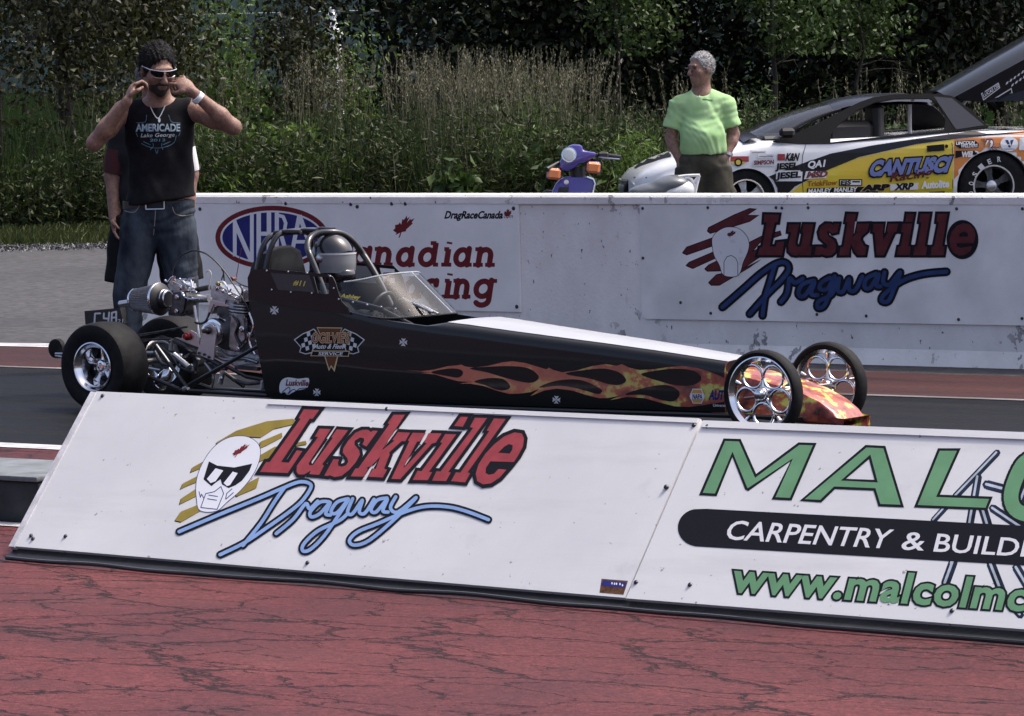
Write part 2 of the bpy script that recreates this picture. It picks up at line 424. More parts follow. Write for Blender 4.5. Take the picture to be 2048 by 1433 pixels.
m_road = bandm('grey aged asphalt', (.046, .046, .049), (.082, .081, .085), .9, .25, .25, .6, .08, 10)
m_track = bandm('rubbered track asphalt', (.0015, .0015, .002), (.017, .017, .018), .62, .22, 4.5, .3, .06)
m_strip = bandm('dull red lane edge', (.028, .014, .014), (.07, .030, .028), .7, .4, 2.5, .3, .08)
m_line = mat('worn white line paint', (.40, .395, .40), .6, var=.35, vscale=5, bump=.2, bscale=150)
X0, X1 = -70, 60
ground = sheet('ground', [(-1200, -300), (1200, -300), (1200, 1600), (-1200, 1600)], 0.0, m_road)
sheet('red_apron', [(X0, -30), (X1, -30), (X1, 14.1), (X0, 14.1)], .004, m_red)
sheet('white_lane_line', [(X0, 14.1), (X1, 14.1), (X1, 14.27), (X0, 14.27)], .008, m_line)
sheet('race_track', [(X0, 14.27), (X1, 14.27), (X1, 18.02), (X0, 18.02)], .004, m_track)
m_dull = mat('nearly worn-off line paint', (.06, .055, .055), .7, col2=(.26, .25, .25), vscale=2.2, stretch=(.6, 3, 1), spec=.1)
sheet('white_lane_line', [(X0, 18.02), (X1, 18.02), (X1, 18.09), (X0, 18.09)], .008, m_dull)
sheet('red_lane_strip', [(X0, 18.09), (X1, 18.09), (X1, 19.42), (X0, 19.42)], .004, m_strip)
# hand-painted ragged edge line on the left, before the wall starts
pts = []
for i in range(60):
    x = -40 + i * .39; pts.append((x, 19.42 + .05 * noise.noise((x * 1.3, 0, 0))))
for i in range(59, -1, -1):
    x = -40 + i * .39; pts.append((x, 19.66 + .12 * noise.noise((x * 1.1, 5, 0)) + .06 * noise.noise((x * 5, 9, 0))))
me = bpy.data.meshes.new('edge_line'); me.from_pydata([(x, y, .008) for x, y in pts], [], [(i, i + 1, 118 - i, 119 - i) for i in range(59)])
me.materials.append(m_line); tag(link(bpy.data.objects.new('white_edge_line', me)), None, kind='structure')

# ---------------------------------------------------------------- concrete wall
m_wall = mat('peeling white wall paint', (.62, .61, .63), .75); n, L, b = nodes_of(m_wall)
src = n.new('ShaderNodeTexCoord').outputs['Object']
pk = ramp(n, [(.615, 0.), (.635, 1.)]); L.new(noise_node(n, L, src, 11, 6, .62, (1, 1, .75)), pk.inputs[0])
zone = ramp(n, [(.43, 0.), (.6, 1.)]); L.new(noise_node(n, L, src, 1.3, 3), zone.inputs[0])
edge = ramp(n, [(.60, 0.), (.618, 1.), (.632, 0.)]); L.new(noise_node(n, L, src, 11, 6, .62, (1, 1, .75)), edge.inputs[0])
fl = ramp(n, [(.70, 0.), (.73, 1.)]); L.new(noise_node(n, L, src, 42, 3, .5, (1, 1, .55)), fl.inputs[0])
dirt = ramp(n, [(.3, (.66, .635, .615)), (.7, (.86, .84, .81))]); L.new(noise_node(n, L, src, 2.5, 7, .65, (1, 1, .5)), dirt.inputs[0])
c = mix(n, L, mul(pk.outputs[0], zone.outputs[0]), dirt.outputs[0], (.30, .29, .30))
c = mix(n, L, mul(edge.outputs[0], zone.outputs[0]), c, (.07, .065, .065))
c = mix(n, L, fl.outputs[0], c, (.10, .095, .10))
L.new(c, b.inputs['Base Color'])
bp = n.new('ShaderNodeBump'); bp.invert = True; bp.inputs['Strength'].default_value = .6; bp.inputs['Distance'].default_value = .01; L.new(mul(pk.outputs[0], zone.outputs[0]), bp.inputs['Height'])
bp2 = n.new('ShaderNodeBump'); bp2.inputs['Strength'].default_value = .3; bp2.inputs['Distance'].default_value = .006
L.new(noise_node(n, L, src, 55, 5), bp2.inputs['Height']); L.new(bp.outputs[0], bp2.inputs['Normal']); L.new(bp2.outputs[0], b.inputs['Normal'])
YW, HW, XW = 19.94, .94, -17.55
wall = empty('barrier_wall', (XW, YW, 0), 'low white concrete barrier wall with peeling paint behind the dragster', 'wall')
ring = []
prof = [(-.03, 0), (0, .09), (0, HW - .062), (-.018, HW - .052), (-.018, HW - .014), (-.006, HW), (.27, HW), (.285, HW - .014), (.285, HW - .052), (.265, HW - .062), (.265, .09), (.295, 0)]
q = MB(); q.loft([[(x, YW + a, z) for a, z in prof] for x in (XW, -12, -6, 0, 8)]); q.build('wall', m_wall, wall)

# ---------------------------------------------------------------- print colours
P_white = mat('white sign face', (.70, .715, .74), .45, var=.05, vscale=3)
P_black = mat('black print', (.012, .012, .016), .5)
P_red = mat('red print', (.30, .055, .065), .5, var=.12, vscale=20)
P_dred = mat('dark red print', (.105, .026, .03), .55, var=.2, vscale=15)
P_maroon = mat('maroon print', (.16, .022, .027), .55, var=.15, vscale=15)
P_navy = mat('navy print', (.028, .03, .16), .5, var=.12, vscale=12)
P_blue = mat('blue print', (.03, .055, .15), .5, var=.2, vscale=12)
P_lblue = mat('light blue print', (.22, .34, .58), .5, var=.1, vscale=12)
P_olive = mat('olive gold print', (.27, .205, .045), .5, var=.15, vscale=12)
P_green = mat('green print', (.125, .27, .145), .5, var=.1, vscale=9)
P_grey = mat('light grey print', (.62, .62, .64), .5)
m_screw = mat('dark screw head', (.05, .05, .055), .4, metal=.7)
m_edge = mat('weathered board edge', (.45, .44, .45), .8, var=.25, vscale=20)

def board(name, label, S, corners, th, m, cat='sign', bevel=0.0):
    """flat board: four photo corners on plane S, thickness behind the face"""
    P = [S(x, y, 0.0) for x, y in corners]
    root = empty(name, tuple((P[0] + P[3]) / 2 if len(P) > 3 else P[0]), label, cat)
    MB().prism(P, -S.n * th).build('panel', m, root)
    return root
def screws(root, S, pts, r=.011):
    for x, y in pts:
        c = S(x, y, .001); MB().lathe(c - S.n * .008, S.n, [(0, r), (.010, r), (.013, r * .6)], 8).build('screw', m_screw, root)
def inset(poly, d):
    """positive d shrinks a polygon given in any winding"""
    A = sum(x0 * y1 - x1 * y0 for (x0, y0), (x1, y1) in zip(poly, poly[1:] + poly[:1]))
    s = 1 if A > 0 else -1; out = []; k = len(poly)
    for i in range(k):
        p0, p1, p2 = [np.array(poly[(i + j) % k], float) for j in (-1, 0, 1)]
        a = (p1 - p0) / np.linalg.norm(p1 - p0); c_ = (p2 - p1) / np.linalg.norm(p2 - p1)
        na, nc = np.array((-a[1], a[0])) * s, np.array((-c_[1], c_[0])) * s
        bsc = na + nc; l = np.dot(bsc, na)
        out.append(tuple(p1 + bsc * d / max(l, .35)))
    return out
SW = Plane((0, YW - .014, 0), (0, -1, 0))        # sign faces on the wall
SWb = Plane((0, YW - .012, 0), (0, -1, 0))
# --- sign with oval association logo
m_sign1 = mat('painted sign sheet', (.80, .80, .785), .4, var=.07, vscale=4, bump=.05, bscale=30)
s1 = board('wall_sign', 'white association sign with oval blue logo and maroon maple leaf on barrier wall', SW, [(262, 403), (1036.5, 408.5), (1041, 624.5), (262, 607)], .012, m_sign1)
z7 = zz(380, 390, 2.926)
el = lambda rx, ry, k=56: circ((480, 250), rx, k, ry)
E_ = lambda rx, ry: z7(*el(rx, ry))
lay('logo_ring', fill([E_(332, 186)]), SW, .0012, P_maroon, s1)
lay('logo_ring', fill([E_(303, 158)]), SW, .0024, P_white, s1)
lay('logo_field', fill([E_(291, 147)]), SW, .0036, P_navy, s1)
NH = []
for pts, wd in (([(262, 150), (262, 360)], 22), ([(262, 165), (358, 385)], 25), ([(362, 105), (362, 392)], 22), ([(402, 100), (402, 396)], 26), ([(462, 100), (462, 398)], 26), ([(402, 228), (462, 228)], 24),
                ([(508, 104), (508, 396)], 24), ([(508, 118), (545, 128), (560, 165), (552, 215), (508, 225)], 20), ([(530, 225), (575, 380)], 24), ([(640, 120), (590, 372)], 24), ([(640, 120), (715, 330)], 26), ([(600, 275), (695, 275)], 20)):
    NH += stroke(z7(*pts), wd / 2.926, cap=False)
lay('logo_lettering', fill(NH), SW, .0048, P_white, s1)
lay('maple_leaf', fill([maple(z7((1240, 205))[0], (25.5, -9), (10, -28.5))]), SW, .0012, P_maroon, s1)
cw = [(855, 940), (938, 1072), (1064, 1190), (1196, 1316), (1326, 1456), (1462, 1540), (1532, 1650), (1652, 1788)]
b0 = z7((0, 415))[0]
lay('lettering', fill(slab('Canadian', b0, (1, .003), (7.5, -50), [(a / 2.926 - 1, b_ / 2.926 - 1) for a, b_ in cw], 11, 8)), SW, .0012, P_maroon, s1)
rw = [(1105, 1235), (1236, 1352), (1350, 1456), (1462, 1540), (1522, 1642), (1644, 1782)]
b1 = z7((0, 602))[0]
lay('lettering', fill(slab('Racing', b1, (1, .003), (7.5, -51), [(a / 2.926, b_ / 2.926) for a, b_ in rw], 11, 8)), SW, .0012, P_maroon, s1)
lay('lettering', text_px('DragRaceCanada', *z7((1490, 138), (1826, 138), (1502, 96)), bold=.04), SW, .0012, P_black, s1)
lay('maple_leaf', fill([maple(z7((1858, 118))[0], (10, -1), (1, -13))]), SW, .0012, P_maroon, s1)
lay('lettering', text_px('.com', *z7((1828, 136), (1888, 136), (1832, 112)), bold=.0), SW, .0024, P_black, s1)
screws(s1, SW, z7((58, 84), (978, 70), (1893, 80), (1912, 655), (1180, 52), (1260, 52), (940, 55), (560, 50)), .012)
# --- drag strip sign on the wall
m_sign2 = mat('weathered sign board', (.74, .735, .72), .5, var=.13, vscale=3.5, bump=.1, bscale=25)
z8 = zz(1250, 390, 2.5664)
R_ = lambda x: (x, 651.5 + .0175 * (x - 2048))
s2 = board('wall_sign', 'weathered drag strip sign with dark red lettering, helmet emblem and navy script on barrier wall', SW, [(1280, 410), (2380, 411), R_(2380), R_(1294), (1287, 635), (1284, 628)], .012, m_sign2)
stk = [[(425, 185), (430, 170), (560, 105), (640, 72), (672, 74), (625, 105), (684, 106), (640, 135), (520, 172), (440, 196)], [(298, 297), (318, 270), (480, 212), (490, 247), (320, 306)], [(317, 362), (330, 348), (450, 297), (500, 308), (350, 376)],
       [(412, 380), (430, 362), (480, 338), (520, 350), (500, 388), (425, 390)], [(432, 450), (470, 412), (600, 385), (700, 330), (640, 370), (485, 462), (445, 462)], [(620, 255), (700, 215), (795, 188), (800, 206), (690, 245), (640, 305)], [(615, 310), (700, 272), (685, 322), (600, 382)]]
lay('streak_shadow', fill([z8(*[(x - 3, y + 5) for x, y in p]) for p in stk] + [z8(*p) for p in [inset(q_, -4) for q_ in stk]]), SW, .0012, P_black, s2)
lay('speed_streaks', fill([z8(*p) for p in stk]), SW, .0024, P_dred, s2)
hel = [(447, 240), (455, 212), (475, 190), (520, 168), (580, 173), (622, 210), (636, 252), (628, 295), (606, 345), (580, 413), (508, 413), (485, 360), (458, 310)]
hel = curve(hel, 4, True)
lay('helmet_outline', fill([z8(*inset(hel, -3))]), SW, .0036, P_black, s2)
lay('helmet_emblem', fill([z8(*hel)]), SW, .0048, P_white, s2)
lay('helmet_outline', fill(stroke(z8((508, 411), (508, 345), (524, 318), (545, 311), (568, 325), (579, 350), (579, 411)), 1.2)), SW, .006, P_black, s2)
lay('maple_leaf', fill([maple(z8((543, 207))[0], (11.5, -2), (4, -10))]), SW, .006, P_dred, s2)
lay('worn_patch', fill([z8(*p) for p in ([(538, 232), (562, 228), (568, 248), (540, 248)], [(584, 300), (590, 270), (606, 300)], [(583, 320), (608, 318), (600, 360), (586, 362)], [(484, 282), (500, 300), (490, 306)], [(655, 92), (668, 85), (664, 97)])]), SW, .0065, P_grey, s2)
k8 = 2.5664
zC, zD = zz(1500, 410, 8.5333), zz(1720, 410, 8.5333)
back_word = [(zC, p) for p in (
    [(245, 165), (495, 170), (475, 300), (420, 300), (335, 710), (440, 715), (460, 640), (585, 625), (545, 860), (130, 860), (165, 735), (210, 725), (285, 300), (235, 300)],
    [(665, 335), (835, 335), (775, 640), (785, 700), (825, 722), (870, 700), (915, 480), (895, 470), (912, 332), (1080, 335), (1012, 705), (1055, 715), (1035, 862), (842, 860), (850, 835), (800, 868), (715, 855), (660, 800), (652, 690), (705, 470), (650, 460)],
    [(1520, 325), (1490, 470), (1400, 490), (1330, 440), (1315, 480), (1350, 550), (1440, 610), (1470, 700), (1455, 800), (1390, 860), (1300, 870), (1210, 840), (1190, 858), (1100, 858), (1125, 715), (1230, 715), (1260, 745), (1310, 735), (1325, 690), (1270, 640), (1195, 570), (1175, 470), (1210, 380), (1290, 320), (1380, 325), (1420, 350), (1440, 325)],
    [(1655, 155), (1810, 160), (1745, 560), (1840, 460), (1815, 450), (1830, 325), (2035, 320), (2000, 450), (1900, 540), (1885, 590), (1945, 700), (1990, 720), (1965, 860), (1840, 860), (1780, 790), (1720, 650), (1690, 860), (1520, 862), (1545, 730), (1595, 720), (1665, 300), (1630, 295)])] + [(zD, p) for p in (
    [(235, 325), (412, 325), (385, 465), (395, 600), (480, 480), (462, 462), (480, 325), (655, 322), (620, 460), (580, 470), (405, 862), (285, 862), (250, 470), (212, 460)],
    [(795, 155), (920, 158), (895, 290), (775, 290)], [(725, 325), (890, 320), (825, 710), (865, 718), (845, 858), (630, 858), (655, 720), (695, 712), (745, 470), (700, 462)],
    [(1030, 155), (1195, 155), (1105, 710), (1145, 718), (1125, 860), (910, 862), (935, 720), (975, 712), (1050, 300), (1010, 292)], [(1320, 155), (1490, 155), (1400, 710), (1445, 718), (1425, 860), (1205, 862), (1225, 720), (1265, 712), (1345, 300), (1305, 292)])]
eo = [(1915, 705), (1880, 790), (1800, 850), (1700, 870), (1600, 820), (1540, 730), (1525, 600), (1565, 460), (1650, 360), (1760, 315), (1870, 335), (1950, 420), (1970, 530), (1940, 655), (1640, 655), (1660, 715), (1720, 735), (1810, 720)]
lay('lettering_outline', fill([f(*inset(p, -42)) for f, p in back_word] + [zD(*circ((1748, 594), 272, 36, 335))]), SW, .0072, P_black, s2)
for f, p in back_word: lay('letter', fill([f(*p)]), SW, .0084, P_dred, s2)
lay('letter', holed(zD(*eo), [zD((1690, 545), (1700, 490), (1780, 455), (1840, 490), (1845, 545))]), SW, .0084, P_dred, s2)
scr = [[(500, 577), (600, 490), (700, 402), (780, 352), (826, 350), (840, 385), (800, 442), (740, 500), (640, 612)], [(770, 358), (742, 450), (718, 530), (706, 620)], [(800, 550), (832, 505), (845, 428), (872, 452), (912, 430)],
       [(970, 440), (910, 460), (890, 508), (920, 520), (972, 448), (955, 508), (988, 515)], [(1052, 425), (1010, 450), (1000, 482), (1040, 482), (1076, 418), (1052, 500), (1022, 570), (990, 580), (996, 545), (1062, 510), (1092, 432)],
       [(1100, 430), (1092, 490), (1120, 496), (1150, 432), (1150, 485), (1182, 490), (1218, 420)], [(1290, 405), (1240, 430), (1230, 474), (1260, 476), (1302, 408), (1290, 465), (1312, 470)], [(1332, 398), (1326, 450), (1360, 460), (1412, 398), (1382, 480), (1352, 545), (1318, 545), (1332, 510), (1422, 442), (1530, 407), (1650, 395)]]
for wd, m_, lf, nm in ((46, P_black, .0060, 'script_outline'), (21, P_blue, .0096, 'script_lettering')):
    polys = []
    for p in scr: polys += stroke(z8(*curve(p, 4)), wd / k8, n=9)
    lay(nm, fill(polys), SW, lf, m_, s2)
screws(s2, SW, z8((90, 70), (775, 66), (805, 68), (940, 66), (425, 66), (1702, 72), (92, 325), (440, 608), (985, 614), (1238, 622), (1712, 640), (2040, 72), (2038, 635), (285, 553)), .009)

# ---------------------------------------------------------------- slanted boards beside the near lane
A0 = on_ground(31, 1093, .045); A1 = on_ground(2048, 1257, .045)
T0 = on_plane(196, 784, A0, (1, 0, 0))
dx = (A1 - A0) / np.linalg.norm(A1 - A0)
nrm = np.cross(dx, T0 - A0); nrm = nrm if nrm[2] > 0 else -nrm
SB = Plane(A0, nrm); nb = SB.n
m_board = mat('white slanted board', (.60, .615, .645), .38, var=.05, vscale=2.2, bump=.04, bscale=20, spec=.4)
n, L, b = nodes_of(m_board); src = n.new('ShaderNodeTexCoord').outputs['Object']
g1 = ramp(n, [(.35, (.58, .585, .585)), (.7, (.67, .668, .66))]); L.new(noise_node(n, L, src, 1.7, 6, .6), g1.inputs[0])
g2 = ramp(n, [(.60, 0.), (.75, .35)]); L.new(noise_node(n, L, src, 5, 7, .7, (1, 1, 1)), g2.inputs[0])
g3 = ramp(n, [(.715, 0.), (.735, .8)]); L.new(noise_node(n, L, src, 38, 3, .5), g3.inputs[0])
g4 = ramp(n, [(.52, 0.), (.8, .4)]); L.new(noise_node(n, L, src, 1.0, 7, .7, (.9, 9, 9)), g4.inputs[0])
c = mix(n, L, g2.outputs[0], g1.outputs[0], (.40, .40, .42)); c = mix(n, L, g4.outputs[0], c, (.42, .41, .41)); c = mix(n, L, g3.outputs[0], c, (.22, .2, .2)); L.new(c, b.inputs['Base Color'])
bA = board('sign_board', 'long slanted white board with red drag strip lettering and helmet emblem', SB, [(193, 783), (1401, 838), (1250, 1196), (31, 1093)], .014, m_board)
SB2 = Plane(A0 + nb * .005, nb)
ext = 900
bB = board('sign_board', 'slanted white carpentry sign board with green lettering at the right', SB2, [(1406, 841), (2048 + ext, 863 + .04 * ext), (2048 + ext, 1257 + .08 * ext), (1252, 1197)], .014, m_board)
# top cap strips and end trim
topv = (T0 - A0) / np.linalg.norm(T0 - A0)
def strip_on(S, a, b_, wd, th, name, m, parent):
    p0, p1 = S(*a, .001), S(*b_, .001)
    MB().prism([p0, p1, p1 - topv * wd, p0 - topv * wd], S.n * th).build(name, m, parent)
strip_on(SB, (540, 801.5), (1398, 838.5), .018, .004, 'top_strip', m_board, bA)
strip_on(SB2, (1410, 843), (2048 + ext, 864 + .04 * ext), .026, .005, 'top_strip', m_board, bB)
m_trim = mat('worn white timber', (.52, .51, .53), .7, var=.25, vscale=14, bump=.2, bscale=60)
p0, p1 = SB(28, 1094, .004), SB(192, 784, .004)
MB().prism([p0, p1, p1 - dx * .028, p0 - dx * .028], -nb * .05).build('end_trim', m_trim, bA)
screws(bA, SB, ((205, 792), (131, 1111 - 38), (62, 1072), (66, 1078), (774, 818), (615, 1126), (1388, 851), (1333, 975)), .008)
screws(bB, SB2, ((1415, 853), (1272, 1165), (1904, 1222), (1332, 974), (1380, 1170)), .008)
# wedge core behind the boards
m_core = mat('black timber core', (.02, .02, .022), .8, var=.3, vscale=12)
core = MB()
for k in range(14):
    o_ = A0 + dx * (.25 + k * .55); o_[2] = 0
    tp = o_ + (T0 - A0) * .93 - nb * .05
    tp2 = tp.copy(); tp2[2] = 0
    core.prism([o_ + (T0 - A0) * .08 - nb * .03 + np.array((0, 0, .03)), tp, np.array((tp[0], tp[1] + .03, 0.004)), np.array((o_[0], o_[1] + .08, .004))], dx * .045)
core.build('support_frame', m_core, bA)
# black rubber skirt and hose at the foot
m_rub = mat('black rubber', (.012, .012, .013), .38, var=.3, vscale=20, bump=.2, bscale=40)
sk = empty('rubber_skirt', tuple(A0), 'black rubber strip along the foot of the slanted boards', 'rubber strip')
rows = []
for i in range(161):
    s_ = -.02 + i * .05
    base = A0 + dx * s_; wv = .012 * math.sin(s_ * 2.1) + .01 * noise.noise((s_ * 1.7, 2, 0))
    outw = np.array((dx[1], -dx[0], 0.0)); outw = outw if outw[1] < 0 else -outw
    base = base - nb * .006
    rows.append([base + topv * .012 - nb * .012, base - np.array((0, 0, .018)) + outw * .008, base + outw * (.05 + wv) + np.array((0, 0, -.035)), base + outw * (.085 + wv) + np.array((0, 0, -.040)), base + outw * (.085 + wv) + np.array((0, 0, -.046))])
q = MB(); q.loft(rows, cap=False, closed=False); q.build('rubber_strip', m_rub, sk, smooth=True)
hp = []
for i in range(140):
    s_ = .05 + i * .055
    hp.append(A0 + dx * s_ + outw * (.085 + .018 * math.sin(s_ * 2.1 + .4) + .014 * noise.noise((s_ * 1.7, 2, 0))) + np.array((0, 0, -.028 + .006 * noise.noise((s_ * 3, 0, 4)))))
hose = mat('glossy black hose', (.02, .02, .022), .22)
MB().tube(hp, .0075, 8).build('hose', hose, sk, smooth=True)
# low dark block behind the left end
K0 = on_ground(40, 1049); zt = on_plane(40, 953, K0, (0, 1, 0))[2]; K1 = on_ground(40, 919, zt)
xr = on_plane(78, 1000, K0, (0, 1, 0))[0]
m_blk = mat('dark weathered concrete', (.028, .03, .033), .8, var=.45, vscale=9, bump=.3, bscale=50)
m_blt = mat('grey block top', (.12, .135, .145), .7, var=.3, vscale=9, bump=.2, bscale=50)
lb = empty('low_block', (xr, K0[1], 0), 'low dark concrete block with grey top behind the slanted board', 'concrete block')
q = MB(); q.box(((xr - 6) / 2 + xr / 2, (K0[1] + K1[1]) / 2, zt / 2 - .01), (6, K1[1] - K0[1], zt - .02)); q.build('block', m_blk, lb, bevel=.012)
q = MB(); q.box((xr - 3.01, (K0[1] + K1[1]) / 2, zt - .008), (6.03, K1[1] - K0[1] + .03, .02)); q.build('cap', m_blt, lb, bevel=.005)
q = MB(); q.box((xr + .25, K0[1] + .2, zt * .45), (.42, .25, zt * .9)); q.build('block_end', m_blk, lb, bevel=.01)
fl_ = on_ground(20, 1052)
sheet('white_block_line', [(X0, fl_[1] - .06), (fl_[0] + .35, fl_[1] - .06), (fl_[0] + .35, fl_[1] + .04), (X0, fl_[1] + .04)], .008, m_line)

# --- print on the left board
z1 = zz(320, 780, 2.6256); k1 = 2.6256
ol = [[(292, 314), (298, 275), (400, 215), (560, 165), (700, 152), (714, 178), (600, 205), (530, 250), (450, 245), (380, 262), (330, 290)], [(528, 272), (640, 225), (643, 249), (560, 292), (523, 308)], [(518, 348), (600, 300), (765, 268), (772, 286), (690, 300), (600, 346), (523, 378)], [(160, 434), (170, 408), (252, 362), (240, 402)],
      [(107, 522), (120, 492), (216, 443), (205, 480), (150, 502)], [(103, 602), (112, 570), (192, 518), (196, 556)], [(79, 686), (110, 640), (212, 598), (216, 634), (112, 694)], [(398, 548), (420, 510), (522, 458), (506, 516), (402, 560)]]
lay('streak_shadow', fill([z1(*[(x - 5, y + 5) for x, y in p]) for p in ol]), SB, .0012, P_black, bA)
lay('speed_streaks', fill([z1(*p) for p in ol]), SB, .0024, P_olive, bA)
hl = curve([(190, 500), (205, 430), (245, 350), (300, 287), (370, 250), (450, 246), (506, 275), (526, 322), (514, 390), (478, 460), (420, 530), (350, 590), (296, 636), (210, 633), (193, 570)], 4, True)
lay('helmet_outline', fill([z1(*inset(hl, -3))]), SB, .0036, P_navy, bA)
lay('helmet_emblem', fill([z1(*hl)]), SB, .0048, P_white, bA)
lay('helmet_visor', fill([z1((257, 376), (300, 398), (390, 408), (484, 388), (470, 425), (430, 478), (395, 502), (360, 516), (326, 497), (318, 470), (300, 482), (270, 506), (228, 470))]), SB, .006, P_black, bA)
for p in ([(292, 412), (332, 424), (292, 480), (266, 490), (246, 468)], [(382, 430), (408, 438), (368, 500), (352, 506), (334, 490)]): lay('visor_shine', fill([z1(*p)]), SB, .0072, P_white, bA)
bl_ = []
for p in ([(240, 545), (286, 535), (320, 508), (334, 545), (300, 628), (214, 618), (240, 545)], [(256, 553), (302, 560)], [(250, 572), (297, 580)], [(205, 535), (212, 565), (218, 548), (230, 570)], [(345, 570), (350, 545), (378, 520)], [(345, 575), (385, 540)]):
    bl_ += stroke(z1(*p), 1.6, n=6)
lay('helmet_detail', fill(bl_), SB, .006, P_navy, bA)
lay('maple_leaf', fill([maple(z1((412, 330))[0], (20, -8), (14, -18))]), SB, .006, P_maroon, bA)
zA, zB = zz(500, 800, 6.8267), zz(780, 800, 6.8267)
front_word = [(zA, p) for p in (
    [(735, 130), (945, 140), (855, 260), (815, 258), (425, 850), (530, 860), (640, 690), (715, 700), (515, 1000), (135, 985), (220, 850), (270, 850), (690, 262), (665, 250)],
    [(950, 395), (1105, 400), (800, 870), (810, 895), (860, 890), (1130, 520), (1110, 510), (1185, 405), (1340, 415), (985, 880), (1010, 900), (945, 1025), (810, 1015), (830, 965), (740, 1020), (660, 1020), (635, 980), (640, 900), (930, 510), (885, 500)],
    [(1745, 425), (1590, 640), (1535, 610), (1560, 560), (1555, 525), (1500, 515), (1430, 560), (1425, 610), (1490, 690), (1500, 750), (1440, 860), (1350, 960), (1250, 1040), (1150, 1055), (1090, 1030), (1060, 1040), (1015, 1035), (1140, 810), (1215, 815), (1200, 860), (1205, 900), (1250, 915), (1310, 895), (1340, 850), (1330, 800), (1265, 720), (1275, 660), (1340, 560), (1440, 450), (1530, 410), (1610, 410), (1650, 440), (1680, 420)],
    [(1960, 205), (2116, 205), (1800, 690), (1970, 560), (1945, 548), (2020, 440), (2186, 450), (2120, 565), (2070, 565), (1900, 720), (1905, 750), (1830, 940), (1872, 955), (1812, 1062), (1610, 1050), (1680, 938), (1718, 942), (1780, 775), (1660, 900), (1590, 930), (1610, 945), (1555, 1050), (1375, 1045), (1438, 938), (1480, 935), (1905, 330), (1880, 320)])] + [(zB, p) for p in (
    [(310, 450), (490, 455), (405, 572), (370, 570), (180, 935), (240, 880), (500, 595), (465, 580), (525, 455), (705, 460), (625, 585), (570, 600), (140, 1085), (18, 1080), (265, 565), (245, 555)],
    [(965, 232), (1065, 235), (995, 368), (875, 358)], [(755, 468), (905, 472), (530, 985), (575, 990), (515, 1098), (310, 1095), (375, 970), (430, 975), (715, 590), (685, 580)],
    [(1160, 245), (1325, 250), (795, 985), (830, 995), (765, 1110), (575, 1105), (635, 975), (690, 980), (1135, 385), (1090, 372)], [(1420, 255), (1580, 262), (1060, 990), (1095, 1005), (1025, 1128), (835, 1110), (900, 990), (960, 995), (1355, 430), (1320, 420)])]
eo = [(1590, 955), (1500, 1060), (1380, 1140), (1270, 1155), (1190, 1110), (1170, 1010), (1210, 880), (1300, 740), (1420, 610), (1560, 500), (1700, 445), (1800, 460), (1830, 530), (1815, 640), (1750, 760), (1690, 850), (1370, 840), (1310, 930), (1305, 1000), (1350, 1025), (1420, 1010), (1480, 945)]
lay('lettering_outline', fill([f(*inset(p, -44)) for f, p in front_word] + [zB(*inset([(1640, 900), (1500, 1060), (1380, 1140), (1270, 1155), (1190, 1110), (1170, 1010), (1210, 880), (1300, 740), (1420, 610), (1560, 500), (1700, 445), (1800, 460), (1830, 530), (1815, 640), (1750, 760)], -50))]), SB, .0072, P_black, bA)
for f, p in front_word: lay('letter', fill([f(*p)]), SB, .0084, P_red, bA)
lay('letter', holed(zB(*eo), [zB((1475, 725), (1560, 640), (1620, 605), (1675, 620), (1670, 680), (1635, 735))]), SB, .0084, P_red, bA)
scr = [[(100, 745), (300, 660), (520, 570), (640, 518), (730, 484), (785, 492), (790, 520), (740, 590), (660, 655), (560, 725), (440, 805), (315, 866)], [(655, 512), (600, 590), (530, 700), (435, 818)], [(610, 755), (700, 680), (765, 598), (785, 625), (828, 585)],
       [(888, 588), (840, 590), (790, 640), (795, 668), (840, 650), (894, 592), (870, 650), (895, 658)], [(988, 572), (930, 590), (898, 640), (930, 646), (990, 576), (930, 670), (860, 770), (790, 838), (750, 846), (756, 808), (830, 740), (940, 688), (985, 650)],
       [(1012, 572), (985, 640), (1010, 652), (1062, 580), (1046, 640), (1076, 648), (1124, 575)], [(1192, 568), (1140, 580), (1108, 630), (1135, 642), (1194, 574), (1170, 635), (1198, 642)], [(1238, 562), (1210, 620), (1250, 642), (1345, 566), (1240, 672), (1100, 790), (1020, 816), (995, 790), (1040, 745), (1150, 700), (1290, 640), (1400, 612), (1520, 616), (1620, 642), (1725, 682)]]
for wd, m_, lf, nm in ((41, P_black, .0060, 'script_outline'), (18, P_lblue, .0096, 'script_lettering')):
    polys = []
    for p in scr: polys += stroke(z1(*curve(p, 4)), wd / k1, n=9)
    lay(nm, fill(polys), SB, lf, m_, bA)
lay('small_label', fill([[(1203, 1158), (1256, 1162), (1247, 1190), (1199, 1186)]]), SB, .0012, mat('brown label print', (.11, .055, .03), .5, var=.5, vscale=70), bA)
lay('label_band', fill([[(1206, 1161), (1253, 1165), (1249, 1176), (1203, 1172)]]), SB, .0024, P_navy, bA)
for x_, y_ in ((1224, 1167), (1229, 1168), (1233, 1168), (1240, 1168.5), (1245, 1171)): lay('label_spot', fill([circ((x_, y_), 1.6, 8, 2.6)]), SB, .0036, P_grey, bA)
